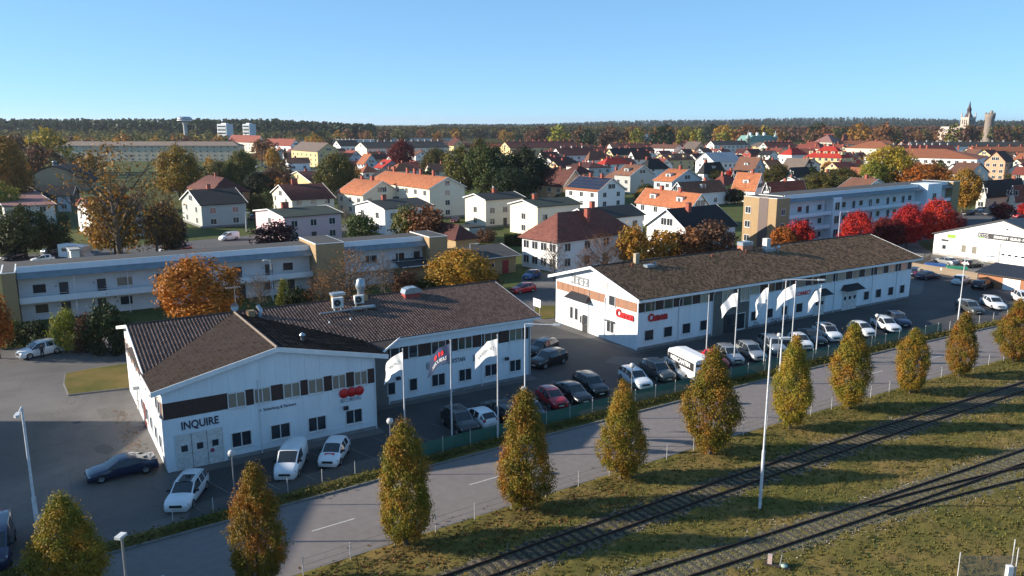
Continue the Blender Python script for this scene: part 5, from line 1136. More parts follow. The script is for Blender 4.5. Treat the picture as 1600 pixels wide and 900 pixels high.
t_(170, 552, 478, 62, 'bush', 'dark', 'dark evergreen shrub in front of the gallery, right of the bright bush', name='shrub', cat='shrub')
t_(106, 548, 484, 46, 'bush', 'lime', 'bright yellow-green bush in front of the gallery block', name='shrub', cat='shrub')
t_(138, 548, 492, 40, 'bush', 'brown', 'reddish brown shrub between the bright bush and the dark shrub', name='shrub', cat='shrub')
t_(200, 548, 500, 46, 'bush', 'dark', 'dark low shrub beside the corner of the INQUIRE building roof', name='shrub', cat='shrub')
t_(60, 540, 502, 44, 'bush', 'dark', 'dark shrub above the white car with the open door', name='shrub', cat='shrub')
t_(18, 540, 500, 46, 'bush', 'green', 'green shrub at the left edge above the white car', name='shrub', cat='shrub')
t_(0, 560, 462, 48, 'small', 'orange', 'orange tree cut by the left edge beside the tan brick end')
t_(548, 485, 388, 112, 'sparse', 'rust', 'half bare rust-coloured tree before the tan stair tower')
t_(505, 484, 425, 60, 'sparse', 'rust', 'low rusty shrubby tree left of the half bare tree', name='tree')
t_(445, 482, 436, 30, 'cone', 'lime', 'small yellow-green conifer beside the left vent hood')
t_(468, 484, 450, 44, 'bush', 'dark', 'dark shrub right of the small yellow-green conifer', name='shrub', cat='shrub')
t_(408, 484, 424, 40, 'sparse', 'grey', 'grey leafless tree right of the bright orange tree')
t_(602, 466, 390, 40, 'sparse', 'grey', 'slim pale leafless tree right of the half bare rusty tree')
t_(636, 462, 424, 50, 'bush', 'brown', 'brown shrub under the right balconies', name='shrub', cat='shrub')
t_(672, 462, 432, 44, 'bush', 'dark', 'dark shrub below the right brick tower', name='shrub', cat='shrub')
t_(722, 460, 390, 102, 'big', 'gold', 'golden tree in front of the tan clinic building')
t_(762, 454, 424, 46, 'bush', 'rust', 'rusty shrub at the right foot of the golden tree', name='shrub', cat='shrub')
t_(434, 398, 348, 64, 'small', 'purple', 'dark purple-leaved tree before the pink house')
t_(565, 386, 337, 54, 'small', 'green', 'green apple tree between the pink and the bright white house')
t_(636, 386, 324, 48, 'small', 'olive', 'grey-green tree at the right end of the bright white house')
t_(668, 388, 324, 64, 'small', 'rust', 'orange-brown tree above the gallery block roof')
t_(540, 352, 322, 22, 'sparse', 'grey', 'small bare tree between the pink house and the orange-roofed house')
t_(190, 412, 222, 180, 'sparse', 'bronze', 'very tall spreading half bare tree with orange leaves at the left', bark=M_barkl)
t_(182, 404, 300, 84, 'small', 'gold', 'golden tree crown at the foot of the tall half bare tree')
t_(246, 402, 272, 84, 'sparse', 'gold', 'golden-brown tree between the tall bare tree and the grey-green house')
t_(262, 398, 318, 54, 'small', 'brown', 'brown tree close to the grey-green house wall')
t_(272, 396, 345, 40, 'small', 'dark', 'small dark tree beside the grey-green house', seed=2)
t_(42, 402, 322, 82, 'big', 'green', 'large dark green tree in front of the pale house at the left')
t_(14, 404, 345, 54, 'big', 'dark', 'dark tree at the left edge beyond the street')
t_(92, 398, 350, 42, 'small', 'green', 'small green garden tree left of the half hidden house')
t_(100, 352, 334, 18, 'bush', 'green', 'green shrub with red berries beside the grey garage', name='shrub', cat='shrub')
t_(12, 330, 214, 78, 'big', 'bronze', 'tall yellow-brown tree at the left edge by the hall')
t_(-6, 345, 282, 70, 'big', 'lime', 'yellow-green tree low at the left edge by the hall')
t_(26, 275, 212, 44, 'mid', 'brown', 'brown tree behind the yellow-brown tree at the left edge')
t_(78, 270, 202, 58, 'mid', 'yellow', 'broad yellow-green tree left of the long beige block')
t_(60, 278, 226, 44, 'mid', 'brown', 'brown tree beside the gable of the long beige block')
t_(281, 312, 228, 66, 'big', 'yellow', 'yellow tree before the middle of the long beige block')
t_(345, 305, 252, 46, 'big', 'olive', 'olive tree right of the yellow tree, before the beige block')
t_(380, 310, 234, 48, 'big', 'olive', 'taller olive tree before the right end of the beige block')
t_(315, 300, 262, 40, 'small', 'dark', 'dark green tree low before the beige block')
t_(405, 318, 268, 44, 'big', 'dark', 'dark tree left of the cream house')
t_(430, 300, 262, 46, 'big', 'brown', 'red-brown tree left of the yellowish gabled house')
t_(404, 345, 305, 34, 'small', 'olive', 'green-gold tree at the left of the cream house')
t_(421, 330, 298, 30, 'small', 'green', 'round green tree beside the cream house gable')
t_(527, 312, 238, 62, 'big', 'olive', 'tall grey-green birch between the cream and the orange-roofed houses', bark=M_barkl)
t_(512, 300, 262, 40, 'big', 'olive', 'lower green tree left of the tall birch')
t_(628, 268, 219, 40, 'big', 'darkred', 'dark copper tree before the very long cream block')
t_(490, 335, 302, 11, 'col', 'dark', 'dark clipped thuja before the cream house')
t_(484, 335, 305, 9, 'col', 'dark', 'slimmer thuja at the left of the clipped thuja')
t_(575, 268, 250, 24, 'small', 'green', 'green tree between the little pale house and the blue gable')
for q_ in [(681, 282, 231, 44, 'olive', 'round olive tree, leftmost of the large green tree clump'), (722, 308, 229, 62, 'olive', 'large green-brown tree second in the clump'), (750, 292, 216, 36, 'olive', 'pale green tree rising behind the clump'),
    (767, 312, 226, 74, 'green', 'tallest green tree in the middle of the clump'), (820, 312, 231, 78, 'dark', 'very dark broad tree at the right end of the clump'), (800, 318, 262, 62, 'dark', 'lower dark tree before the very dark broad tree')]:
    t_(q_[0], q_[1], q_[2], q_[3], 'big', q_[4], q_[5])
t_(758, 378, 358, 34, 'bush', 'brown', 'brown-green bush beside the pale green shed', name='shrub', cat='shrub')
t_(940, 436, 360, 60, 'sparse', 'rust', 'rusty half bare tree before the front of the white villa')
t_(915, 432, 388, 40, 'sparse', 'rust', 'smaller rusty tree at the villa corner')
t_(866, 436, 372, 46, 'sparse', 'grey', 'bare grey tree against the sunlit side of the white villa')
t_(988, 420, 356, 50, 'small', 'gold', 'golden tree between the villa and the black-roofed house')
t_(1036, 414, 362, 60, 'small', 'gold', 'yellow-brown tree below the white gable of the black-roofed house')
t_(1075, 412, 358, 56, 'small', 'rust', 'rust tree in the middle of the row behind the Canon building')
t_(1112, 408, 350, 70, 'small', 'brown', 'brown tree before the black-roofed house wall')
t_(1142, 404, 362, 34, 'sparse', 'rust', 'half bare tree at the tan corner of the three-storey block')
t_(1222, 400, 356, 44, 'small', 'orange', 'orange and red tree before the tan corner of the three-storey block')
t_(1248, 398, 348, 46, 'small', 'red', 'small red maple beside the orange tree')
for px_, yb, yt, w, mt, lb in [(1336, 392, 331, 50, 'red', 'bright red maple, leftmost of the large maples'), (1378, 388, 339, 36, 'darkred', 'smaller dark red maple second from the left'), (1416, 386, 320, 50, 'red', 'bright red maple in the middle of the row'), (1460, 384, 312, 54, 'red', 'largest bright red maple near the end of the block'), (1486, 378, 330, 34, 'darkred', 'dark red maple at the end of the row'), (1396, 390, 342, 30, 'darkred', 'dark red maple tucked left of the middle one')]:
    t_(px_, yb, yt, w, 'big', mt, lb, group='red maples before the three-storey block')
t_(1566, 348, 318, 30, 'small', 'darkred', 'dark red tree behind the workshop roof')
t_(1602, 340, 316, 24, 'small', 'red', 'red tree at the right edge behind the workshop')
t_(1547, 320, 302, 24, 'bush', 'olive', 'clipped green bush before the black-roofed house', name='shrub', cat='shrub')
t_(1503, 332, 264, 50, 'big', 'gold', 'golden tree at the right end of the three-storey block')
t_(1388, 300, 228, 74, 'big', 'yellow', 'tall yellow birch-like tree before the longest white block', bark=M_barkl)
t_(1360, 302, 250, 40, 'big', 'lime', 'yellow-green lower crown left of the tall yellow tree')
t_(1443, 304, 256, 76, 'big', 'orange', 'broad orange tree right of the tall yellow tree')
t_(1312, 308, 262, 66, 'big', 'olive', 'broad olive tree before the gallery block roof')
t_(1280, 308, 270, 56, 'big', 'olive', 'olive-brown tree left of the broad olive tree')
t_(1262, 306, 280, 36, 'big', 'green', 'small green tree at the end of the long brick-red roof')
t_(1212, 292, 256, 40, 'big', 'olive', 'yellowish tree left of the nearly black house')
t_(1165, 312, 286, 64, 'big', 'green', 'dark green tree beside the tan brick end wall')
t_(1148, 318, 296, 36, 'big', 'dark', 'dark tree behind the brown metal shaft')
t_(1098, 312, 284, 32, 'big', 'lime', 'yellow-green tree by the brown-red roofed house')
t_(1116, 282, 264, 34, 'big', 'olive', 'olive tree right of the pale blue house')
t_(1138, 292, 267, 15, 'small', 'red', 'small fiery red tree between the olive tree and the orange roof')
t_(1003, 322, 296, 26, 'small', 'gold', 'small golden tree under the blue-grey boarded house')
t_(1010, 306, 288, 26, 'small', 'green', 'green garden tree under the blue-grey boarded house')
t_(882, 318, 300, 24, 'small', 'green', 'green bush between the box house and the solar panel house')
t_(1178, 310, 290, 30, 'small', 'green', 'green tree behind the tan brick end wall')
t_(925, 254, 243, 18, 'small', 'green', 'little green tree before the brown pyramid roof')
t_(1585, 286, 270, 30, 'mid', 'olive', 'olive tree at the right edge below the white gable')
t_(430, 262, 234, 15, 'col', 'dark', 'dark pointed conifer beside the red-roofed blocks', seed=2)
t_(427, 264, 232, 24, 'mid', 'gold', 'orange tree behind the orange flags'); t_(447, 262, 229, 9, 'cone', 'dark', 'narrow dark spruce before the white block')
t_(408, 256, 219, 34, 'mid', 'rust', 'rusty tree before the long pale block')
t_(500, 232, 206, 26, 'mid', 'dark', 'dark green tree beyond the cream three-storey block')
# hedge by the white villa
hd = thing('hedge', 'clipped green hedge left of the white villa', 'hedge', at(803, 384)); g0, g1 = at(788, 384), at(818, 384)
n = 2600; rg = np.random.default_rng(3); ln = (g1-g0).length; P_ = np.stack([rg.uniform(-ln/2, ln/2, n), rg.uniform(-.7, .7, n), rg.uniform(0, 2.6, n)], 1); N_ = rg.normal(size=(n, 3)); N_ /= np.linalg.norm(N_, axis=1, keepdims=True)
V_, F_ = leaf_quads(P_, N_, .16, rg); place('foliage', from_np('foliage', V_, F_, LM['green'], rg.random(n)), hd, (0, 0, 0)); MB().box(-ln/2+.1, ln/2-.1, -.5, .5, 0, 2.4).build('stem_mass', mat('hedge core', (.015, .022, .008), 1), hd)
# ---------------------------------------------------------------- trees further out, each its own object
def busy(x, y, r, arr): return any((x-a)**2+(y-b)**2 < (r+c*.8)**2 for a, b, c in arr)
CNT = [0]
def belt(n, px0, px1, d0, d1, h0, h1, cols, sty, wh, seed=1, hz=None):
    q = random.Random(seed); k = 0; tries = 0
    while k < n and tries < n*40:
        tries += 1; px_ = q.uniform(px0, px1); d = q.uniform(d0, d1); x = d*(px_-800)/1266; h = q.uniform(h0, h1); r = h*q.uniform(.34, .5)
        if busy(x, d, r*.8, HOUSES) or busy(x, d, r*.45, TREES): continue
        c = q.choice(cols); cn = {'lime': 'yellow-green', 'gold': 'golden', 'rust': 'rust-brown', 'dark': 'dark green', 'darkred': 'copper'}.get(c, c)
        tree((x, d, hz(x, d) if hz else 0), h, r, sty, c, '%s tree %s' % (cn, wh), group='trees %s' % wh, seed=1+k % 3, rz=q.random()*6.28); k += 1
MIX = ['olive', 'olive', 'gold', 'rust', 'green', 'brown', 'yellow', 'dark', 'orange']
belt(20, 560, 1600, 330, 560, 4.5, 8, ['olive', 'green', 'gold', 'rust', 'dark'], 'far', 'in a garden between the mid-distance houses', 11)
belt(14, 300, 560, 260, 420, 5, 9, ['brown', 'dark', 'olive', 'gold'], 'far', 'around the car park beyond the yellow house', 12)
belt(20, 0, 460, 590, 760, 11, 17, ['yellow', 'gold', 'brown', 'olive', 'rust', 'brown'], 'far', 'behind the long beige block', 13)
belt(36, 800, 1210, 800, 1080, 16, 24, ['olive', 'brown', 'rust', 'lime', 'brown', 'yellow', 'dark', 'gold'], 'far', 'in the belt beyond the chimney rows', 14)
belt(46, 1180, 1640, 860, 1150, 17, 25, ['brown', 'olive', 'brown', 'rust', 'olive', 'gold', 'dark'], 'far', 'in the wood before the church', 15)
belt(26, 430, 830, 900, 1250, 13, 19, ['olive', 'brown', 'rust', 'gold', 'dark'], 'far', 'beyond the far red roofs in the centre', 16)
belt(14, 0, 140, 250, 420, 8, 13, ['gold', 'brown', 'rust', 'olive'], 'far', 'around the curved-roof hall', 17)
belt(14, 1440, 1640, 330, 520, 5, 9, ['olive', 'rust', 'gold', 'brown'], 'far', 'near the houses at the right edge', 18)
belt(18, 0, 520, 770, 900, 10, 15, ['yellow', 'gold', 'gold', 'olive', 'orange'], 'far', 'in the line below the pine forest', 19)
belt(20, -420, -20, 150, 560, 8, 14, ['gold', 'brown', 'rust', 'olive', 'dark'], 'far', 'beyond the left edge of the yard', 23)
belt(14, 1660, 1950, 220, 700, 8, 13, ['gold', 'brown', 'olive', 'dark'], 'far', 'beyond the right edge of the town', 24)
# ---------------------------------------------------------------- vehicles
def paint(n, c, rough=.28, metal=.0):
    m = mat('paint '+n, c, rough, tuple(x*.93 for x in c), .8, .6, metal=metal, spec=.6); m.node_tree.nodes['Principled BSDF'].inputs['Coat Weight'].default_value = .6; m.node_tree.nodes['Principled BSDF'].inputs['Coat Roughness'].default_value = .06; return m
PC = {'white': paint('white', (.74, .75, .76)), 'black': paint('black', (.010, .011, .013)), 'red': paint('red', (.45, .012, .02)), 'navy': paint('navy', (.010, .018, .055)),
      'silver': paint('silver', (.42, .43, .44), .3, .5), 'grey': paint('grey', (.10, .105, .10), .3, .4), 'blue': paint('blue', (.02, .07, .22)), 'green': paint('green', (.06, .16, .12)), 'wine': paint('wine', (.10, .012, .016))}
M_carglass = glass_mat('car glass', (.010, .012, .014), .04); M_tyre = mat('tyre rubber', (.018, .018, .018), .85); M_rim = mat('alloy rim', (.36, .37, .38), .3, metal=.7)
M_lampg = mat('headlight glass', (.55, .57, .6), .12, spec=.8); M_tail = mat('tail light', (.40, .008, .012), .2); M_plate = mat('number plate', (.7, .7, .68), .5); M_plastic = mat('black plastic', (.016, .016, .017), .6)
KIND = { # length, width, height, stations (x, zbelt, ztop, segment), ground clearance, wheel radius, wheel positions
 'estate': (4.7, 1.84, 1.5, [(0, .52, .58, 'n'), (.1, .66, .76, 'h'), (.5, .78, .88, 'h'), (1.25, .86, .97, 'w'), (2.05, .95, 1.43, 's'), (2.75, .96, 1.49, 'p'), (2.85, .96, 1.49, 's'), (3.55, .98, 1.48, 'p'), (3.63, .98, 1.47, 's'), (4.25, 1.0, 1.41, 'b'), (4.6, .98, 1.04, 't'), (4.7, .6, .66, 'e')]),
 'suv': (4.6, 1.9, 1.66, [(0, .58, .68, 'n'), (.1, .78, .88, 'h'), (.5, .90, 1.0, 'h'), (1.15, .98, 1.07, 'w'), (1.85, 1.07, 1.58, 's'), (2.6, 1.08, 1.65, 'p'), (2.7, 1.08, 1.65, 's'), (3.45, 1.10, 1.64, 'p'), (3.55, 1.10, 1.63, 's'), (4.15, 1.13, 1.56, 'b'), (4.5, 1.1, 1.15, 't'), (4.6, .66, .72, 'e')]),
 'hatch': (4.05, 1.74, 1.47, [(0, .5, .57, 'n'), (.1, .66, .76, 'h'), (.45, .78, .88, 'h'), (1.0, .87, .97, 'w'), (1.75, .94, 1.41, 's'), (2.35, .96, 1.47, 'p'), (2.45, .96, 1.47, 's'), (3.1, .99, 1.43, 'p'), (3.4, 1.0, 1.39, 'b'), (3.92, 1.0, 1.03, 't'), (4.05, .6, .66, 'e')]),
 'saloon': (4.9, 1.88, 1.42, [(0, .5, .56, 'n'), (.1, .62, .7, 'h'), (.6, .74, .82, 'h'), (1.35, .82, .91, 'w'), (2.2, .9, 1.37, 's'), (2.75, .91, 1.42, 'p'), (2.84, .91, 1.42, 's'), (3.5, .93, 1.33, 'b'), (4.25, .96, 1.02, 'h'), (4.78, .94, 1.0, 't'), (4.9, .6, .66, 'e')]),
 'van': (4.5, 1.8, 1.82, [(0, .62, .7, 'n'), (.1, .8, .9, 'h'), (.45, .96, 1.06, 'h'), (.85, 1.06, 1.17, 'w'), (1.65, 1.12, 1.76, 's'), (2.4, 1.12, 1.82, 'p'), (2.5, 1.12, 1.82, 'p'), (4.3, 1.12, 1.80, 't'), (4.5, 1.0, 1.72, 'e')]),
 'bigvan': (5.2, 1.95, 2.0, [(0, .7, .8, 'n'), (.1, .95, 1.05, 'h'), (.45, 1.1, 1.2, 'h'), (.85, 1.16, 1.28, 'w'), (1.6, 1.2, 1.92, 's'), (2.5, 1.2, 2.0, 'p'), (2.6, 1.2, 2.0, 's'), (3.9, 1.2, 2.0, 'p'), (5.0, 1.2, 1.97, 't'), (5.2, 1.1, 1.85, 'e')])}
CARM = {}
def car_meshes(kind):
    if kind in CARM: return CARM[kind]
    L, Wd, Hh, ST = KIND[kind]; hw = Wd/2; z0 = .2; n = len(ST); G_ = []
    for i, (x, zb, zt, sg) in enumerate(ST):
        f = min(1, .80+.2*math.sin(min(1, (x+.12)/.9)*math.pi/2)) if x < .9 else (1-.10*max(0, (x-(L-.8))/.8)**2)
        w = hw*f; cab = zt-zb > .25; wr = w*(.76 if kind not in ('van', 'bigvan') else .86) if cab else w*.84
        zm_ = z0+(zb-z0)*.55
        half = [(w*.9, z0), (w*.985, z0+.13), (w, zm_), (w*.975, zb), (wr, zt-.035 if cab else zt-.02), (wr*.88, zt), (wr*.4, zt+.022), (0, zt+.028)]
        G_.append([(L/2-x, y, z) for y, z in half]+[(L/2-x, -y, z) for y, z in reversed(half[:-1])])
    m = len(G_[0]); sets = {'body': MB(), 'side_window': MB(), 'windscreen': MB(), 'rear_window': MB(), 'side_window2': MB()}
    allv = [v for r in G_ for v in r]
    fc = {k: [] for k in sets}
    for i in range(n-1):
        sg = ST[i][3]
        for j in range(m-1):
            key = 'body'; jj = j if j < 7 else m-2-j
            if sg == 'w' and jj >= 5: key = 'windscreen'
            elif sg == 'b' and jj >= 5: key = 'rear_window'
            elif jj == 3 and sg in ('s', 'w', 'b') and not (sg == 'b' and kind == 'saloon' and False): key = 'side_window' if j < 7 else 'side_window2'
            fc[key].append((i*m+j, i*m+j+1, (i+1)*m+j+1, (i+1)*m+j))
    fc['body'] += [tuple(range(m))[::-1], tuple(range((n-1)*m, n*m))]
    out = {}
    for k, b in sets.items():
        used = sorted({v for f in fc[k] for v in f}); mp = {v: i for i, v in enumerate(used)}
        if used: b.add([allv[v] for v in used], [tuple(mp[v] for v in f) for f in fc[k]], sm=True); me = b.mesh(k.rstrip('2'), M_carglass if k != 'body' else PC['white']); out[k] = me
    r = .33 if kind not in ('suv', 'bigvan') else .37
    w = MB(); w.lathe([(r*.62, -.11), (r*.93, -.115), (r, -.08), (r, .08), (r*.93, .115), (r*.62, .11)], 18); w.v = [(x, z, y) for x, y, z in w.v]; out['wheel'] = w.mesh('wheel', M_tyre)
    w = MB(); w.lathe([(0, .075), (r*.15, .085), (r*.6, .09), (r*.62, .11)], 14)
    for a_ in range(5): t = a_*1.2566; c, s = math.cos(t), math.sin(t); w.add([(c*r*.1-s*.03, s*r*.1+c*.03, .1), (c*r*.1+s*.03, s*r*.1-c*.03, .1), (c*r*.6+s*.05, s*r*.6-c*.05, .105), (c*r*.6-s*.05, s*r*.6+c*.05, .105)], [(0, 1, 2, 3)])
    w.v = [(x, z, y) for x, y, z in w.v]; out['rim'] = w.mesh('rim', M_rim)
    w = MB(); w.lathe([(r*.5, 0), (r*1.22, 0), (r*1.22, .012), (r*.5, .012)], 18); w.v = [(x, z, y) for x, y, z in w.v]; out['arch'] = w.mesh('wheel_arch', M_plastic)
    out['lamp'] = MB().box(-.14, .1, -.2, .2, -.06, .07).mesh('headlight', M_lampg); out['tail'] = MB().box(-.06, .06, -.13, .13, -.13, .13).mesh('taillight', M_tail)
    out['mirror'] = MB().box(-.07, .07, -.1, .1, -.06, .07).mesh('mirror', M_plastic); out['plate'] = MB().box(-.015, .015, -.26, .26, -.055, .055).mesh('number_plate', M_plate)
    out['grille'] = MB().box(-.02, .02, -.42, .42, -.09, .09).mesh('grille', M_plastic); out['bumper'] = MB().box(-.03, .03, -.7, .7, -.07, .07).mesh('bumper_strip', M_plastic)
    b = MB(); out['rail'] = b.tube([(-1.15, 0, -.02), (-1.1, 0, .05), (.85, 0, .06), (.95, 0, -.02)], .022, 5).mesh('roof_rail', M_metal)
    CARM[kind] = (out, r); return CARM[kind]
BODY = {}
def car(fp, rp, kind, colr, label, group=None, name='parked_car', cat='car', rails=None, centre=None, heading=None, mirror_c=None, sunroof=False, cat2=None):
    L, Wd, Hh, ST = KIND[kind]; M, r = car_meshes(kind)
    if centre is None:
        a_, b_ = at(*fp), at(*rp); centre = (a_+b_)/2; d = a_-b_; heading = math.atan2(d.y, d.x)
    g = thing(name, label, cat, (centre.x, centre.y, .012), heading, group)
    if (kind, colr) not in BODY: bm_ = M['body'].copy(); bm_.materials[0] = PC[colr]; BODY[(kind, colr)] = bm_
    place('body', BODY[(kind, colr)], g)
    for k in ('windscreen', 'rear_window', 'side_window', 'side_window2'):
        if k in M: place(k.rstrip('2'), M[k], g)
    fx, rx_ = L/2-L*.19, -L/2+L*.19
    for x in (fx, rx_):
        for s in (1, -1):
            w = place('wheel', M['wheel'], g, (x, s*(Wd/2-.10), r), 0 if s > 0 else math.pi); place('rim', M['rim'], w); place('wheel_arch', M['arch'], w, (0, -.012+.015, .0))
    for s in (1, -1):
        place('headlight', M['lamp'], g, (L/2-.2, s*(Wd/2*.80-.12), ST[1][1]-.02)); place('taillight', M['tail'], g, (-L/2+.12, s*(Wd/2-.22), ST[-2][1]-.10))
        place('mirror', M['mirror'], g, (L/2-ST[3][0]-.35, s*(Wd/2+.06), ST[4][1]+.05))
        if rails if rails is not None else kind in ('estate', 'suv'): place('roof_rail', M['rail'], g, (-.35, s*Wd/2*.70, Hh-.02))
    place('number_plate', M['plate'], g, (L/2+.012, 0, .42)); place('number_plate', M['plate'], g, (-L/2-.012, 0, .62)); place('grille', M['grille'], g, (L/2-.005, 0, .56))
    if sunroof: MB().box(-.7, .35, -.42, .42, Hh+.012, Hh+.03).build('sunroof', M_carglass, g)
    return g
NR = 'cars parked along the green fence'
c1 = car((274, 806), (311, 755), 'estate', 'white', 'white estate car parked alone right of the dark blue saloon', sunroof=True)
car((141, 752), (240, 730), 'saloon', 'navy', 'dark blue saloon standing by the corner of the INQUIRE building')
v1 = car((443, 757), (468, 712), 'van', 'white', 'white panel van with red lettering on its bonnet', name='van', cat='van')
s1 = car((509, 738), (536, 697), 'hatch', 'white', 'small white crossover with black roof strip and red bonnet sign')
for g_, x_, z_ in ((v1, 1.55, 1.02), (s1, 1.35, .90)):
    b = MB(); b.box(-.16, .16, -.38, .38, 0, .012); b.build('bonnet_sign', M_red, g_, (x_, .0, z_+.03)).rotation_euler = (0, .22, 0)
car((738, 684), (700, 655), 'suv', 'black', 'black car between the first two tall flagpoles')
car((733, 651), (767, 672), 'hatch', 'white', 'white hatchback seen from behind beside the navy flag')
car((768, 641), (797, 660), 'estate', 'black', 'dark car between the white hatchback and the dense hornbeam')
car((831, 557), (862, 545), 'estate', 'black', 'black estate car at the end wall of the near office, farther one')
car((833, 577), (880, 563), 'suv', 'black', 'black sport utility car at the end wall of the near office, nearer one')
car((843, 664), (818, 640), 'hatch', 'navy', 'dark blue car mostly hidden left of the red car', group=NR)
car((879, 642), (846, 619), 'hatch', 'red', 'red hatchback parked at the green fence', group=NR)
car((917, 635), (876, 609), 'saloon', 'black', 'black saloon right of the red hatchback', group=NR)
car((944, 624), (902, 598), 'suv', 'black', 'black high car, second right of the red hatchback', group=NR)
car((1012, 612), (974, 587), 'estate', 'white', 'white hatchback with dark windscreen left of the grey-green high car', group=NR, rails=False)
car((1050, 601), (1006, 577), 'suv', 'grey', 'dark grey-green high car with silver rails beside the box trailer', group=NR)
car((1076, 596), (1040, 574), 'estate', 'silver', 'grey car half hidden behind the dark grey-green car', group=NR)
car((1137, 583), (1098, 557), 'hatch', 'red', 'red car half hidden behind the yellow-green hornbeam', group=NR)
car((1157, 574), (1121, 550), 'estate', 'silver', 'silver estate car with dark roof right of the hornbeam', group=NR)
car((1190, 567), (1156, 547), 'estate', 'silver', 'pale silver estate car between two flagpoles', group=NR)
car((1222, 558), (1190, 537), 'suv', 'silver', 'silver high car by the globe lamp', group=NR)
car((1268, 552), (1232, 530), 'hatch', 'white', 'white car half behind the narrow rusty hornbeam', group=NR)
car((1287, 544), (1250, 523), 'saloon', 'black', 'black car between two white cars near the last flagpole', group=NR)
car((1312, 538), (1273, 518), 'suv', 'white', 'white high car with panorama roof near the last flagpole', group=NR, sunroof=True)
car((1368, 531), (1325, 512), 'hatch', 'white', 'white car behind the hornbeam on a clear trunk', group=NR)
car((1406, 524), (1362, 504), 'estate', 'white', 'long white estate car with roof rails beside a black car', group=NR)
car((1420, 516), (1384, 497), 'estate', 'navy', 'black car right of the long white estate car', group=NR)
car((1537, 496), (1493, 478), 'estate', 'grey', 'dark estate car with bright red tail lights beside the white post lamp', group=NR)
car((1572, 489), (1532, 471), 'estate', 'white', 'white estate car with dark rails near the right edge', group=NR)
car((1612, 479), (1585, 466), 'suv', 'white', 'white car cut by the right edge', group=NR)
car((1514, 439), (1488, 447), 'hatch', 'white', 'white hatchback facing away before the plank fence')
car((1552, 447), (1520, 454), 'estate', 'black', 'black car in front of the orange brick garage')
car((1438, 426), (1420, 434), 'estate', 'navy', 'dark blue car nearest the corner of the Canon building')
car((1462, 434), (1436, 437), 'saloon', 'navy', 'dark blue saloon before the plank fence')
car((1465, 410), (1492, 416), 'saloon', 'silver', 'silver saloon behind the bins, before the workshop')
car((1532, 415), (1505, 419), 'estate', 'black', 'black estate car with pale plate before the workshop door')
car((1397, 381), (1416, 379), 'estate', 'wine', 'dark red car under the maples')
car((1414, 377), (1440, 374), 'estate', 'blue', 'blue car right of the dark red one under the maples')
car((801, 459), (834, 454), 'hatch', 'red', 'red hatchback on the street left of the Canon building')
car((822, 438), (840, 432), 'hatch', 'blue', 'blue car in the shade beside the white villa')
car((34, 561), (92, 549), 'suv', 'white', 'white crossover with its front door open by the dark shrubs')
car(None, None, 'bigvan', 'navy', 'dark van cut by the lower left edge', name='van', cat='van', centre=at(-6, 868), heading=R(-62))
car(None, None, 'estate', 'navy', 'dark blue car half hidden behind the first broad hornbeam', centre=at(84, 848), heading=R(-62))
BS = 'cars on the street behind the gallery block'
car((252, 397), (272, 394), 'hatch', 'white', 'white car beyond the gallery roof, next to the red one', group=BS); car((274, 395), (296, 391), 'hatch', 'red', 'red car beyond the gallery roof', group=BS)
car((343, 377), (373, 373), 'van', 'white', 'white panel van before the grey-green house', name='van', cat='van')
car((70, 398), (98, 394), 'suv', 'silver', 'silver pick-up like car beyond the left gallery roof', group=BS); car((8, 408), (34, 403), 'estate', 'black', 'black car in the shade at the far left street', group=BS)
car((57, 411), (77, 409), 'hatch', 'white', 'white car just behind the left gallery roof', group=BS); car((110, 396), (128, 392), 'hatch', 'silver', 'grey car behind the white camper van', group=BS)
car((389, 340), (399, 345), 'hatch', 'blue', 'blue car beside the grey-green house')
car((700, 352), (722, 343), 'hatch', 'wine', 'dark red car beside the long orange-roofed house'); car((652, 355), (682, 352), 'estate', 'black', 'black car in the shade before the long orange-roofed house')
for i, (px_, py_, c_, lb) in enumerate([(1532, 331, 'silver', 'silver car before the black-roofed house'), (1545, 336, 'black', 'black car right of the silver one'), (1552, 326, 'blue', 'blue car in the far parking area by the lamp'), (1592, 340, 'red', 'red car at the right edge behind the workshop'), (1512, 336, 'black', 'black car at the end of the maple row'), (1560, 345, 'navy', 'dark car on the street behind the workshop roof')]):
    car((px_-10, py_+1), (px_+10, py_-1), 'hatch' if i % 2 else 'estate', c_, lb, group='cars in the street beyond the workshop')
b = None
for i in range(16):
    px_ = 402+i*6.6+rnd.uniform(-1, 1); yb = 263-(i % 2)*4+rnd.uniform(-1, 1); c_ = rnd.choice(['white', 'silver', 'black', 'grey', 'wine', 'blue'])
    car((px_-2.6, yb+.8), (px_+2.6, yb-.6), 'hatch', c_, '%s car in the distant car park beyond the yellow house' % {'wine': 'dark red'}.get(c_, c_), group='cars in the distant car park')
# white camper van
cmp_ = thing('camper_van', 'white camper van parked beyond the gallery roof', 'camper van', (at(120, 405)+Vector((0, 0, .01))), R(-20))
b = MB(); b.prism([(-3.4, .45), (2.0, .45), (2.0, 1.3), (3.1, 2.0), (2.9, 2.75), (-3.4, 2.9)], 2.2, 'y', -1.1); b.build('body', M_whitep, cmp_)
b = MB(); b.prism([(2.0, .4), (3.5, .4), (3.5, 1.0), (2.9, 1.15), (2.4, 1.85), (2.0, 1.9)], 2.0, 'y', -1.0); b.build('cab', M_whitep, cmp_)
MB().box(-2.4, -1.2, -1.12, 1.12, 1.6, 2.2).build('side_window', M_carglass, cmp_)
for x in (-2.2, 2.6):
    for s in (1, -1): w = place('wheel', car_meshes('van')[0]['wheel'], cmp_, (x, s*.95, .34)); place('rim', car_meshes('van')[0]['rim'], w)
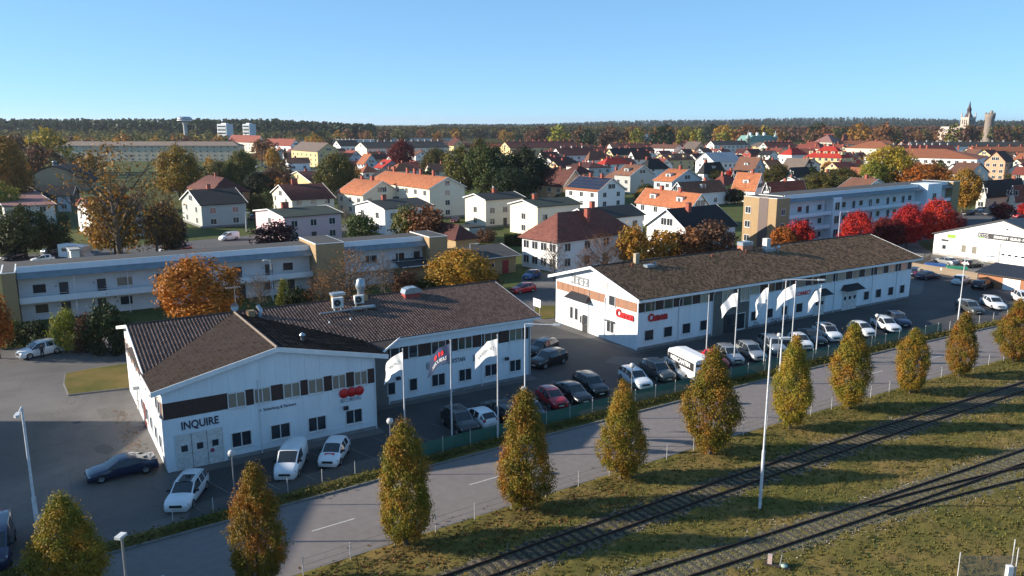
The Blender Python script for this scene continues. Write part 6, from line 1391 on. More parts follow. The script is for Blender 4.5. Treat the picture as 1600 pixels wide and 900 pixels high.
# box trailer with dark sign
tr = thing('box_trailer', 'white box trailer with a long black sign on its side', 'trailer', (at(1078, 588)+Vector((0, 0, .01))), math.atan2(*(lambda d: (d.y, d.x))(at(1108, 597)-at(1052, 568))))
b = MB(); pr = [(-1.15, .45), (1.15, .45), (1.15, 2.3), (1.0, 2.5), (0, 2.58), (-1.0, 2.5), (-1.15, 2.3)]; b.prism(pr, 5.2, 'x', -2.6); b.build('box', M_whitep, tr)
sb = MB().box(-2.5, 2.35, -1.19, -1.15, 1.3, 2.15).build('side_sign', M_blackp, tr)
lettering('lettering', 'MERCANTIN', .62, M_whitep, sb, (-1.95, -1.2, 1.58), bold=.02, sx=1.05); lettering('lettering', 'SERVICE & MONTAGE', .26, M_metal, sb, (-1.5, -1.2, 1.36))
b = MB(); b.box(2.6, 2.64, -.02, .02, .5, 2.3); b.box(2.6, 2.63, -1.05, 1.05, 1.85, 2.1); b.build('rear_door_trim', M_dark, tr)
for s in (1, -1): w = place('wheel', car_meshes('van')[0]['wheel'], tr, (.2, s*1.02, .33)); place('rim', car_meshes('van')[0]['rim'], w)
MB().tube([(-2.6, .5, .5), (-3.6, 0, .5), (-2.6, -.5, .5)], .05, 5).build('drawbar', M_metal, tr)
# open door and person by the white crossover
cw = [c for c in COL.objects if c.get('label', '').startswith('white crossover with its front door')][0]
dg = MB().box(-.02, .02, -.95, 0, .35, .98).build('front_door', PC['white'], cw, (.85, -.93 if True else .93, 0), R(-12)); MB().box(-.015, .015, -.8, -.05, .99, 1.4).build('pane', M_carglass, dg)
def person(loc, rz_, label):
    vs = {'pelvis': (0, 0, .92), 'sp': (0, .02, 1.15), 'ch': (.0, .03, 1.36), 'nk': (0, .05, 1.5), 'hd': (0, .07, 1.62), 'ht': (0, .08, 1.74), 'ls': (.19, .03, 1.42), 'le': (.25, .08, 1.14), 'lh': (.22, .25, .98), 'rs': (-.19, .03, 1.42), 're': (-.25, .08, 1.14), 'rh': (-.2, .24, 1.02),
          'lp': (.1, 0, .88), 'lk': (.11, .03, .48), 'la': (.12, 0, .09), 'lf': (.13, .16, .04), 'rp': (-.1, 0, .88), 'rk': (-.12, .02, .48), 'ra': (-.14, -.04, .09), 'rf': (-.15, .12, .04)}
    rad = dict(pelvis=.15, sp=.14, ch=.16, nk=.065, hd=.1, ht=.075, ls=.07, le=.048, lh=.04, rs=.07, re=.048, rh=.04, lp=.1, lk=.065, la=.045, lf=.04, rp=.1, rk=.065, ra=.045, rf=.04)
    ed = [('pelvis', 'sp'), ('sp', 'ch'), ('ch', 'nk'), ('nk', 'hd'), ('hd', 'ht'), ('ch', 'ls'), ('ls', 'le'), ('le', 'lh'), ('ch', 'rs'), ('rs', 're'), ('re', 'rh'), ('pelvis', 'lp'), ('lp', 'lk'), ('lk', 'la'), ('la', 'lf'), ('pelvis', 'rp'), ('rp', 'rk'), ('rk', 'ra'), ('ra', 'rf')]
    K = list(vs); me = bpy.data.meshes.new('tmp'); me.from_pydata([vs[k] for k in K], [(K.index(a), K.index(b_)) for a, b_ in ed], [])
    o = bpy.data.objects.new('tmp', me); COL.objects.link(o); md = o.modifiers.new('s', 'SKIN'); sv = me.skin_vertices[0].data
    for i, k in enumerate(K): sv[i].radius = (rad[k], rad[k]*.8 if k in ('ch', 'sp', 'pelvis') else rad[k])
    sv[0].use_root = True; o.modifiers.new('b', 'SUBSURF').levels = 1; dg_ = bpy.context.evaluated_depsgraph_get(); m2 = bpy.data.meshes.new_from_object(o.evaluated_get(dg_)); bpy.data.objects.remove(o)
    for m_ in (mat('dark jacket', (.015, .015, .02), .8), mat('dark trousers', (.012, .013, .02), .8), mat('skin', (.45, .26, .18), .6)): m2.materials.append(m_)
    for p_ in m2.polygons: z = p_.center.z; p_.material_index = 2 if z > 1.5 or (z < 1.06 and abs(p_.center.x) > .17 and p_.center.y > .17) else (1 if z < .95 else 0); p_.use_smooth = True
    m2.name = 'body'; g = thing('person', label, 'person', loc, rz_); place('body', m2, g)
    MB().lathe([(.0, .02), (.085, -.02), (.105, -.09), (.1, -.14)], 12, o=(0, .06, 1.80)).build('hair', mat('dark hair', (.02, .014, .01), .7), g); return g
person(at(67, 561), R(20), 'person in dark clothes standing at the open door of the white crossover')
# ---------------------------------------------------------------- flagpoles, lamps, posts, fences
M_pole = mat('white pole', (.62, .63, .65), .45)
def flagpole(px_, yb, yt, label, flag=None, ln=3.4, hgt=1.75, text=None, dots=False, seed=0, drop=.0):
    g0 = at(px_, yb); h = height_at(px_, yb, yt); g = thing('flagpole', label, 'flagpole', g0)
    MB().tube([(0, 0, 0), (0, 0, h*.5), (0, 0, h)], [.075, .06, .035], 8).build('pole', M_pole, g); MB().lathe([(0, -.08), (.08, 0), (0, .1)], 8, o=(0, 0, h+.06)).build('ball', M_pole, g)
    if flag:
        q = random.Random(seed); nx_, nz_ = 14, 7; V = []; z1 = h-.25
        for i in range(nx_+1):
            u = i/nx_
            for j in range(nz_+1):
                v = j/nz_; x = -u*ln*(.86-.25*drop)+.10*v*u; y = .26*math.sin(u*7+v*1.5+seed)*u+.1*math.sin(u*13+v*3); z = z1-v*hgt*(1-.12*u)-u*u*ln*(.30+.55*drop)-u*ln*.12+.05*math.sin(u*9+seed)
                V.append((x*.80+y*.6-.04, -x*.6+y*.8, z))
        F = [(i*(nz_+1)+j, (i+1)*(nz_+1)+j, (i+1)*(nz_+1)+j+1, i*(nz_+1)+j+1) for i in range(nx_) for j in range(nz_)]
        M_ = mat('white flag cloth', (.80, .80, .80), .8) if flag == 'white' else mat('navy flag cloth', (.015, .035, .10), .8)
        fl_ = MB().add(V, F, sm=True).build('flag', M_, g)
        def pt(u, v):
            i = min(nx_-1, int(u*nx_)); a_ = u*nx_-i; j = min(nz_-1, int(v*nz_)); c = v*nz_-j
            P_ = lambda i_, j_: Vector(V[i_*(nz_+1)+j_]); return P_(i, j).lerp(P_(i+1, j), a_).lerp(P_(i, j+1).lerp(P_(i+1, j+1), a_), c)
        if dots:
            for k, u in enumerate((.3, .5, .7)):
                b = MB(); vs = [pt(min(.99, max(0, u-.062*math.cos(t*.5236))), .36+.15*math.sin(t*.5236))+Vector((-.02, -.03, 0)) for t in range(12)]; b.add(vs, [tuple(range(12))]); b.build('dot', M_red, fl_)
        if text:
            n = len(text)
            me = None
            o = lettering('lettering', text, hgt*.30, M_whitep if flag == 'navy' else mat('grey print', (.22, .28, .30), .8), fl_, (0, 0, 0), ext=0)
            W_ = max(v.co.x for v in o.data.vertices) or 1
            for v in o.data.vertices:
                u = .88-.76*v.co.x/W_; vv = (.82 if dots else .60)-v.co.y/hgt; v.co = pt(min(.99, max(0, u)), min(.99, max(0, vv)))+Vector((-.022, -.03, 0))
            o.rotation_euler = (0, 0, 0)
    return g
flagpole(634, 712, 547, 'tall white flagpole with a white flag nearest the INQUIRE building', 'white', text='WORKSPACE', seed=1, ln=2.9, hgt=1.4, drop=.35)
flagpole(706.5, 700, 533, 'tall white flagpole with a navy flag bearing red dots', 'navy', text='SECURITAS', dots=True, seed=2, ln=3.1, hgt=1.5, drop=.35)
flagpole(778, 685, 525, 'tall white flagpole with a white flag, right of the navy flag', 'white', text='WERKSTAD', seed=3, ln=2.9, hgt=1.4, drop=.3)
flagpole(1103, 560, 463, 'white flagpole without a flag before the Canon building', seed=4)
flagpole(1146.5, 570, 454, 'white flagpole with a drooping white flag with red print', 'white', ln=2.5, hgt=1.5, seed=5, drop=.6)
flagpole(1193, 570, 446, 'white flagpole with a hanging plain white flag', 'white', ln=2.2, hgt=1.8, seed=6, drop=1.0)
flagpole(1235, 560, 441, 'white flagpole with a white flag blowing toward the lamp arm', 'white', ln=2.7, hgt=1.5, seed=8, drop=.5)
flagpole(1275, 552, 447, 'white flagpole with a hanging white and pink flag by the double doors', 'white', ln=2.0, hgt=1.4, seed=9, drop=.9)
for px_, lb in ((408, 'left'), (413, 'middle'), (419, 'right')):
    g_ = flagpole(px_, 262, 236, 'distant pole with an orange flag, %s of three' % lb); MB().box(-1.8, -.1, -.03, .03, 4.5, 8.0).build('flag', mat('orange flag cloth', (.75, .22, .04), .8), g_)
def lamp_globe(px_, yb, yt, label):
    g0 = at(px_, yb); h = height_at(px_, yb, yt); g = thing('globe_lamp', label, 'lamp post', g0, 0, 'globe lamps around the car park')
    MB().tube([(0, 0, 0), (0, 0, h-.35)], .045, 8).build('pole', M_metal, g); MB().lathe([(.02, -.5), (.2, -.42), (.27, -.25), (.2, -.07), (0, 0)], 16, o=(0, 0, h)).build('globe', mat('milky globe', (.55, .55, .53), .25), g)
for a_ in [(368, 790, 703, 'globe lamp between the white estate car and the golden hornbeam'), (612, 742, 653, 'globe lamp just behind the third hornbeam'), (818, 672, 604, 'globe lamp at the top of the fourth hornbeam'), (986, 632, 567, 'globe lamp before the white hatchback'), (1214, 575, 520, 'globe lamp by the silver high car'), (1367, 535, 490, 'globe lamp before the long white estate car'), (1497, 498, 466, 'globe lamp beside the tall pole near the right edge')]: lamp_globe(*a_)
def lamp_arm(px_, yb, yt, label, arm=1.8, ang_=0.0, both=False, r0=.1, head=(.75, .22), tilt=0.0):
    g0 = at(px_, yb); h = height_at(px_, yb, yt); g = thing('street_lamp', label, 'street lamp', g0, 0)
    MB().tube([(0, 0, 0), (0, 0, h*.35), (0, 0, h*.36), (0, 0, h)], [r0, r0, r0*.65, r0*.55], 8).build('pole', M_pole, g)
    dx, dy = math.cos(ang_), math.sin(ang_); b = MB(); b.tube([(-.3*dx if both else 0, -.3*dy if both else 0, h), (dx*arm, dy*arm, h+tilt)], .05, 6); a_ = b.build('arm', M_pole, g)
    hd_ = MB(); hd_.prism([(-.35, -.11), (.25, -.14), (.4, 0), (.25, .14), (-.35, .11)], .14, 'z', -.05); hd_.build('lamp_head', mat('lamp housing', (.62, .63, .63), .4), g, (dx*(arm+.2), dy*(arm+.2), h+tilt), ang_); return g
lamp_arm(1187, 795, 529, 'tall white lamp pole standing on the grass between the tracks', arm=.7, r0=.11)
lamp_arm(1217, 600, 437, 'lamp pole with a long arm over the flags', arm=3.2, ang_=R(-4), both=True)
lamp_arm(820, 655, 506, 'lamp pole with a long arm at the end of the near office', arm=2.6, ang_=R(-8))
lamp_arm(1497, 500, 401, 'lamp pole with a faint arm near the plank fence', arm=3.2, ang_=R(-3))
lamp_arm(62, 850, 636, 'tall grey lamp pole at the left over the yard', arm=1.0, ang_=R(-70), r0=.13, tilt=-.1)
lamp_arm(706, 340, 305, 'lamp pole before the long orange-roofed house gable', arm=.8, ang_=R(180)); lamp_arm(735, 425, 381, 'curved-arm street lamp beside the tan clinic building', arm=1.0, ang_=0.0)
lamp_arm(427, 470, 407, 'thin grey street lamp in front of the gallery block', arm=.6, ang_=R(180)); lamp_arm(1553, 318, 266, 'tall slanted street lamp near the black-roofed house', arm=1.4, ang_=R(180)); lamp_arm(1308, 392, 331, 'street lamp before the three-storey block', arm=1.6, ang_=0.1)
lamp_arm(1534, 333, 311, 'low street lamp by the far parking area', arm=1.2, ang_=0.2); lamp_arm(385, 362, 332, 'street lamp at the corner of the grey-green house', arm=.5)
# square-headed lamp in the bottom corner
g0 = at(209, 1012); h = height_at(200, 1012, 838); sq = thing('street_lamp', 'street lamp with a white square head at the bottom left', 'street lamp', g0, R(-10)); MB().tube([(0, 0, 0), (0, 0, h)], [.09, .06], 8).build('pole', M_metal, sq); MB().box(-.16, .16, -.34, .2, h-.02, h+.12).build('lamp_head', mat('lamp head white', (.7, .7, .68), .3), sq)
# fences: pale posts on both sides of the road, green net along the parking bays
M_post = mat('pale fence post', (.50, .50, .49), .6); M_postd = mat('grey fence post', (.22, .22, .22), .7)
def polyfence(L, spc, s0_, s1_, h, post_m, label, name='fence', net=None, rail=None, r=.035):
    c = [0.0]
    for p, q_ in zip(L, L[1:]): c.append(c[-1]+(q_-p).length)
    o0, _ = on_line(L, c, s0_); g = thing(name, label, 'fence', o0); s = s0_; pts = []; pm_ = MB().tube([(0, 0, 0), (0, 0, h)], r, 6).mesh('post', post_m); k = 0
    while s <= s1_ and k < 290: p, t = on_line(L, c, s); pts.append(p-o0); place('post', pm_, g, p-o0); s += spc; k += 1
    if net:
        hz_, m_ = net; b = MB(); vs = []; S_ = np.arange(s0_, s1_, .8)
        for s in S_: p, t = on_line(L, c, s); j = rnd.uniform(-.03, .03); vs += [(p.x-o0.x, p.y-o0.y+j, .04), (p.x-o0.x, p.y-o0.y-j, hz_+j)]
        b.add(vs, [(i*2, i*2+2, i*2+3, i*2+1) for i in range(len(S_)-1)]); b.build('net', m_, g)
    if rail:
        for zz in rail: MB().tube([p+Vector((0, 0, zz)) for p in pts], .012, 4, cap=False).build('wire', M_postd, g)
    return g
def netx(t, b, out, co):
    L = t.links.new; b.inputs['Alpha'].default_value = .8
M_net = mat('green windbreak net', (.035, .16, .115), .85, (.028, .12, .09), .6, 1, extra=netx)
M_wire = mat('chain link wire', (.28, .28, .27), .7, extra=lambda t, b, out, co: setattr(b.inputs['Alpha'], 'default_value', .22))
cf = [0.0]
for p, q_ in zip(fence_ln, fence_ln[1:]): cf.append(cf[-1]+(q_-p).length)
def s_of(px_, py_): g_ = at(px_, py_); return min(range(0, int(cf[-1]*4)), key=lambda s: (on_line(fence_ln, cf, s/4)[0]-g_).length)/4
sa, sb_, sc_ = s_of(272, 818), s_of(655, 724), s_of(1480, 519)
polyfence(fence_ln, 2.6, sa, sb_-.5, 1.15, M_post, 'wire mesh fence with pale posts before the white van', net=(1.05, M_wire))
polyfence(fence_ln, 2.6, sb_, sc_, 1.35, M_post, 'fence with dark green netting along the parked cars', net=(1.2, M_net))
polyfence(fence_ln, 3.2, sc_+1, sc_+40, 1.25, M_post, 'fence of white posts beyond the end of the green netting', rail=(.6, 1.1))
lo2 = offset(road_lo, -.45); cl = [0.0]
for p, q_ in zip(lo2, lo2[1:]): cl.append(cl[-1]+(q_-p).length)
def s2_of(px_, py_): g_ = at(px_, py_); return min(range(0, int(cl[-1]*4)), key=lambda s: (on_line(lo2, cl, s/4)[0]-g_).length)/4
polyfence(lo2, 2.95, s2_of(475, 897), s2_of(1700, 530), 1.25, M_post, 'row of thin pale posts with wires along the lower side of the road', rail=(.35, .7, 1.1), r=.028)
# low scrub along the wire mesh fence
def scrub(name, L, c, s0_, s1_, n, m_, w_, h_, off, label):
    rg = np.random.default_rng(8); C_ = []
    for i in range(n): s = rg.uniform(s0_, s1_); p, t = on_line(L, c, s); C_.append((p.x+t.y*(off+rg.normal(0, w_)), p.y-t.x*(off+rg.normal(0, w_)), abs(rg.normal(0, h_))+.05))
    C_ = np.array(C_); N = rg.normal(size=C_.shape)+[0, 0, .6]; N /= np.linalg.norm(N, axis=1, keepdims=True); V, F = leaf_quads(C_, N, .085, rg); tag(place(name, from_np(name, V, F, m_, rg.random(n)), kind='stuff'), label, 'undergrowth')
scrub('undergrowth', fence_ln, cf, 2, sc_+30, 26000, LM['olive'], .45, .2, 1.0, 'low scrubby undergrowth on the verge below the fence')
scrub('fallen_leaves', lo2, cl, 8, 110, 9000, LM['rust'], 1.6, .012, 2.2, 'fallen rusty leaves under the row of hornbeams')
# fallen leaves along the sunlit wall and on the grass island
pts_ = [b1p(-1.5+rnd.gauss(0, .3)-.5*math.sin(_*.37), 17*rnd.random()**1.2) for _ in range(420)]
C_ = np.array([(p.x, p.y, .03) for p in pts_]); N = nr.normal(size=C_.shape)*.3+[0, 0, 1]; N /= np.linalg.norm(N, axis=1, keepdims=True); V, F = leaf_quads(C_, N, .07, nr); tag(place('fallen_leaves', from_np('fallen_leaves', V, F, LM['gold'], nr.random(len(C_))), kind='stuff'), 'orange leaves blown along the sunlit wall', 'leaves')
isl = [at(103, 585), at(140, 578), at(202, 569), at(240, 565), at(240, 600), at(206, 607), at(150, 613), at(108, 618), at(101, 600)]
sheet('grass_island', [p for p in isl], .14, M_grass)
b = MB(); n = len(isl); vs = []
ctr = sum(isl, Vector())/n
for p in isl: o_ = (p-ctr).normalized()*.14; vs += [(p.x+o_.x, p.y+o_.y, 0), (p.x+o_.x, p.y+o_.y, .13), (p.x, p.y, .13)]
b.add(vs, [(i*3+k, i*3+k+1, ((i+1) % n)*3+k+1, ((i+1) % n)*3+k) for i in range(n) for k in range(2)]); b.build('kerb', M_kerb, kind='structure')
sheet('side_verge', [at(838, 478), at(868, 478), at(866, 497), at(848, 499), at(834, 488)], .06, M_grass)
# back street, lawns and paths of the first row
def road_strip(name, pts, w, z, m_):
    A = offset(pts, w/2); B_ = offset(pts, -w/2); strip(name, A, B_, z, m_)
road_strip('street', [at(-120, 425), at(0, 409), at(130, 399), at(300, 384), at(420, 372), at(520, 360), at(600, 350)], 15, .006, M_street)
road_strip('street', [at(796, 470), at(826, 462), at(870, 452)], 7, .006, M_street)
road_strip('street', [at(1380, 372), at(1470, 352), at(1540, 338), at(1700, 318)], 16, .006, M_street)
road_strip('street', [at(300, 300), at(420, 268), at(520, 264), at(600, 268)], 22, .006, mat('pale car park asphalt', (.17, .165, .16), .9))
# bins, containers and small things
for (px_, py_, c_, lb, w_) in ((1460, 425, 'blue', 'blue-lidded waste container inside the plank fence', 3.2), (1494, 430, 'green', 'green-lidded waste container inside the plank fence', 3.2)):
    g_ = thing('waste_container', lb, 'container', at(px_, py_-1), R(-20)); MB().box(-w_/2, w_/2, -1, 1, .05, 1.15).build('bin', M_postd, g_)
    m_ = mat('lid '+c_, (.03, .10, .30) if c_ == 'blue' else (.02, .22, .12), .6); b = MB(); b.prism([(-1.05, 1.15), (1.05, 1.15), (.7, 1.45), (-.7, 1.45)], w_, 'x', -w_/2); b.build('lid', m_, g_)
g_ = thing('concrete_block', 'pale concrete blocks beside the workshop corner', 'concrete block', at(1441, 403), R(-20)); MB().box(-1.2, .2, -.4, .4, 0, .8).build('block', M_kerb, g_); MB().box(.35, 1.4, -.4, .4, 0, .6).build('block', M_kerb, g_)
g_ = thing('notice_board', 'white notice board on two legs beside the Canon building', 'sign', at(839, 490), R(32-90)); MB().box(-.9, .9, -.04, .04, 1.0, 2.1).build('panel', M_whitep, g_)
for x in (-.7, .7): MB().box(x-.04, x+.04, -.04, .04, 0, 1.0).build('leg', M_metal, g_)
def bicycle(x, y, lb, frm=F2):
    p = frm.o+frm.e1*x+frm.e2*y; g = thing('bicycle', lb, 'bicycle', (p.x, p.y, .01), frm.th+R(8), 'bicycles leaning by the Canon building')
    for wx_ in (-.52, .52):
        b = MB(); b.tube([(.33*math.cos(t*math.pi/8), 0, .33*math.sin(t*math.pi/8)) for t in range(17)], .02, 5, cap=False)
        for t in range(6): b.tube([(0, 0, 0), (.32*math.cos(t*1.047), 0, .32*math.sin(t*1.047))], .005, 3, cap=False)
        b.build('wheel', M_tyre, g, (wx_, 0, .34))
    b = MB(); 
    for a_, c_ in (((-.52, .34), (-.1, .34)), ((-.1, .34), (-.2, .85)), ((-.2, .8), (.38, .82)), ((-.1, .34), (.38, .78)), ((.38, .95), (.52, .34)), ((-.52, .34), (-.2, .8))): b.tube([(a_[0], 0, a_[1]), (c_[0], 0, c_[1])], .018, 5)
    b.build('frame', M_dark, g); MB().box(-.32, -.08, -.07, .07, .86, .92).build('saddle', M_plastic, g); MB().tube([(.36, -.28, 1.0), (.4, 0, .98), (.36, .28, 1.0)], .015, 5).build('handlebar', M_metal, g)
for i, (px_, lb) in enumerate([(1180, 'bicycle under the first window right of the grey entrance'), (1207, 'bicycle under the second window right of the entrance'), (1214, 'bicycle leaning close beside another under the second window'), (1226, 'bicycle under the third window right of the entrance'), (1232, 'bicycle at the right end of the bicycles')]): bicycle(F2.lx(px_, -.5, .5), -.6, lb)
# point lever beside the bottom track
g_ = thing('point_lever', 'railway point lever with a white and red disc at the bottom', 'point lever', at(1218, 888), R(-25)); MB().box(-.9, .6, -.12, .12, .05, .2).build('base', M_sleeper, g_); MB().tube([(0, 0, .1), (.1, 0, .9)], .04, 6).build('lever', M_metal, g_)
MB().box(-.7, -.45, -.12, .12, .2, .75).build('disc', mat('white and red lever weight', (.6, .45, .40), .6), g_); MB().lathe([(0, 0), (.2, .02), (.2, .15), (0, .17)], 10, o=(.25, 0, .15)).build('weight', mat('pale green weight', (.35, .45, .38), .6), g_)
g_ = thing('fence', 'corner of a wire fence with grey posts at the bottom right', 'fence', at(1585, 905)); 
for x, y, h in ((0, 0, 2.0), (-3.2, .2, 1.6), (.15, .6, 2.2)): MB().tube([(x, y, 0), (x, y, h)], .04, 6).build('post', M_post, g_)
MB().box(-3.2, 0, .0, .02, .1, 1.5).build('mesh', M_wire, g_); MB().box(-.55, -.25, -.2, .1, 0, .9).build('cabinet', M_whitep, g_)
# unseen blocks left of the frame, added to shade the yard and near road
for x0, x1, y0, y1, h, lb in ((-84, -62, 57, 66.2, 10.5, 'unseen flat-roofed block added beyond the left edge for its shade, lower part'), (-84, -58, 30, 56.4, 15.5, 'unseen flat-roofed block added beyond the left edge for its shade, taller part')):
    g_ = thing('warehouse', lb, 'warehouse', ((x0+x1)/2, (y0+y1)/2, 0)); a_, c_ = (x1-x0)/2, (y1-y0)/2; MB().box(-a_, a_, -c_, c_, 0, h).build('wall', M_whiteold, g_); MB().box(-a_-.2, a_+.2, -c_-.2, c_+.2, h, h+.3).build('roof', M_flat, g_)
    for i in range(4): window(g_, a_, -c_+(i+.5)*2*c_/4, 3, 'right', 1.6, 1.4, 2)
# dark patches in the yard: puddle-like repairs
M_patch = mat('asphalt repair', (.085, .079, .075), .85, (.065, .061, .059), .7, 1, fine=.1)
for pp in ([(258, 0)],): pass
sheet('asphalt_patch', [at(863, 594), at(880, 600), at(866, 614), at(850, 607)], .009, mat('pale asphalt repair', (.12, .11, .10), .85))
sheet('asphalt_patch', [at(146, 700), at(160, 694), at(172, 696), at(180, 703), at(168, 710), at(152, 708)], .006, M_patch)

b = MB(); s = sa+2
while s < sc_:
    p, t = on_line(fence_ln, cf, s); n_ = Vector((-t.y, t.x, 0)); d_ = (n_+t*-.25).normalized(); q_ = p+n_*.9; e_ = q_+d_*5
    b.add([q_-t*.05, q_+t*.05, e_+t*.05, e_-t*.05], [(0, 1, 2, 3)]); s += 2.75
b.build('bay_markings', M_bay, loc=(0, 0, .0125), kind='structure')
for pts_, m_ in (([(210, 795), (262, 782), (285, 800), (225, 818)], M_kerb if False else MATS['pale asphalt repair']), ([(150, 640), (185, 634), (200, 648), (160, 655)], MATS['pale asphalt repair']), ([(960, 556), (1010, 560), (990, 575), (945, 566)], MATS['pale asphalt repair']), ([(1330, 470), (1400, 462), (1420, 474), (1350, 484)], M_patch)):
    sheet('asphalt_patch', [at(*q) for q in pts_], .0085, m_)
for px_, py_ in ((120, 660), (640, 800), (900, 620), (1130, 560), (300, 770)):
    mh = MB().lathe([(0, .0), (.32, .0), (.34, -.01)], 16).build('manhole_cover', M_dark, None, at(px_, py_)+Vector((0, 0, .016))); tag(mh, 'dark round manhole cover in the asphalt', 'manhole cover', 'manhole covers')

M_grav = mat('loose gravel', (.30, .26, .22), .95, (.18, .155, .13), 8, 1, tv=.4)
for L_, lo_, hi_, n_ in ((t1, -30, 95, 8000), (t2, -20, 60, 4500), (t3, 20, 60, 1500)):
    rg = np.random.default_rng(31); xs_ = rg.uniform(lo_, hi_, n_); C_ = []
    for x_ in xs_:
        p = path_at(L_, x_); C_.append((x_+rg.normal(0, .3), p.y+rg.choice([-1, 1])*abs(rg.normal(1.5, .3))*1.15, .06))
    C_ = np.array(C_); N = rg.normal(size=C_.shape)*.5+[0, 0, .8]; N /= np.linalg.norm(N, axis=1, keepdims=True); V, F = leaf_quads(C_, N, .06, rg)
    tag(place('gravel', from_np('gravel', V, F, M_grav, rg.random(len(C_))), kind='stuff'), 'loose gravel spilled beside the railway tracks', 'gravel')
# ---------------------------------------------------------------- distant land, forest, landmarks, small far town
def hillz(x, y):
    ang_ = x/y; z = 0
    if y > 900: z += 12*min(1, max(0, (y-900)/700))*min(1, max(0, (-ang_-.16)/.14))
    if y > 2600: z += (34+14*math.sin(x*.0011+1)+9*math.sin(x*.0037))*min(1, (y-2600)/2200)*min(1, max(0, (ang_-.02)/.3))
    return z
M_far = mat('far woodland floor', (.040, .048, .020), 1.0, (.075, .065, .028), .004, 1, fine=.3, spec=0)
ys = np.concatenate([np.linspace(880, 2600, 24), np.linspace(2700, 9000, 30)]); us = np.linspace(-1.15, 1.15, 100)
V = np.array([(u*y, y, hillz(u*y, y)+.3) for y in ys for u in us]); idx = np.arange(len(V)).reshape(len(ys), len(us))
Fq = np.stack([idx[:-1, :-1], idx[:-1, 1:], idx[1:, 1:], idx[1:, :-1]], -1).reshape(-1, 4); place('hills', from_np('hills', V, Fq, M_far, smooth=True), kind='structure')
def tiny_tree(seed, cone):
    rg = np.random.default_rng(seed); n = 26; z = rg.random(n); r = (1-z)**.7 if cone else np.sqrt(np.clip(1-(2*z-.9)**2, .1, 1)); a = rg.random(n)*6.283; rr = r*rg.uniform(.4, 1, n)
    C = np.stack([rr*np.cos(a)*.36, rr*np.sin(a)*.36, .12+.88*z], 1); N = C-[0, 0, .5]+rg.normal(size=(n, 3))*.3; N /= np.linalg.norm(N, axis=1, keepdims=True); return leaf_quads(C, N, .15, rg)[0].reshape(n, 4, 3)
TT = [tiny_tree(i, i < 3) for i in range(6)]
def forest(name, label, n, ufn, dfn, hmin, hmax, mt, cone, seed):
    rg = np.random.default_rng(seed); Vs = []; tv = []
    for i in range(n):
        d = dfn(rg); u = ufn(rg); x = u*d; h = rg.uniform(hmin, hmax); T = TT[rg.integers(0, 3)+(0 if cone else 3)]; ca, sa = math.cos(i), math.sin(i)
        Q = T*h*[1.25 if not cone else 1, 1.25 if not cone else 1, 1]; Q = np.stack([Q[..., 0]*ca-Q[..., 1]*sa+x, Q[..., 0]*sa+Q[..., 1]*ca+d, Q[..., 2]+hillz(x, d)], -1); Vs.append(Q); tv.append(np.full(len(T), rg.random()))
    V = np.concatenate(Vs).reshape(-1, 3); tag(place(name, from_np(name, V, np.arange(len(V)).reshape(-1, 4), LM[mt], np.concatenate(tv)), kind='stuff'), label, 'forest')
U = lambda a, b: (lambda rg: rg.uniform(a, b))
forest('pine_forest', 'dark pine forest along the left horizon', 3300, U(-.98, -.17), lambda rg: 1180+900*rg.random()**1.5, 12, 24, 'dark', True, 1)
forest('autumn_forest', 'brown and yellow woodland below the pines on the left', 520, U(-.98, -.2), lambda rg: 900+280*rg.random(), 9, 14, 'olive', False, 2)
forest('mixed_forest', 'mixed woodland along the middle of the horizon', 2200, U(-.25, .35), lambda rg: 1400+1500*rg.random()**1.3, 14, 20, 'olive', False, 3)
forest('hill_forest', 'far wooded hills along the right horizon', 4300, U(-.1, .98), lambda rg: 2600+3200*rg.random()**1.2, 16, 24, 'dark', True, 4)
forest('park_forest', 'brown oak wood behind the church', 1300, U(.28, .75), lambda rg: 1150+900*rg.random(), 14, 21, 'brown', False, 5)
def far_pos(px_, d): return Vector((d*(px_-800)/1266, d, 0))
M_stone = mat('church stone', (.52, .44, .37), .9, (.42, .35, .30), .4, 1); M_slate = mat('dark slate spire', (.075, .055, .06), .7)
p = far_pos(1512, 1050); ch = thing('church', 'church tower of pale stone with dark pointed spire', 'church', p, R(20))
MB().box(-6, 6, -6, 6, 0, 34).build('tower', M_stone, ch)
b = MB()
for z in (11, 22, 33): b.box(-6.4, 6.4, -6.4, 6.4, z, z+.8)
b.build('string_course', M_stone, ch)
b = MB()
for x, y in ((-5.6, -5.6), (5.6, -5.6), (5.6, 5.6), (-5.6, 5.6)): b.lathe([(.9, 34), (.8, 37), (.05, 41)], 6, o=(x, y, 0))
b.build('pinnacle', M_stone, ch, kind='stuff')
sp_ = MB().lathe([(5.2, 34), (3.6, 37.5), (2.6, 39), (2.4, 43), (2.9, 43.3), (1.5, 47), (.1, 54.5)], 8).build('spire', M_slate, ch)
MB().tube([(0, 0, 54), (0, 0, 56)], .2, 4).build('finial', M_metal, sp_)
for f_, rz_ in (('front', 0), ('left', -math.pi/2)):
    for z, hh_ in ((14, 5), (25, 6)):
        for i in (-1, 0, 1):
            b = MB(); b.box(-.7, .7, -.12, 0, 0, hh_); x_, y_ = (i*3, -6) if f_ == 'front' else (-6, i*3); b.build('window', M_dark, ch, (x_, y_, z), rz_)
b = MB(); b.box(-6, 6, 6, 40, 0, 14); b.prism([(-6.5, 14), (6.5, 14), (0, 22)], 34, 'y', 6.0); b.build('nave', M_stone, ch)
p = far_pos(1545.5, 1100); kt = thing('stone_tower', 'round grey stone tower right of the church spire', 'tower', p)
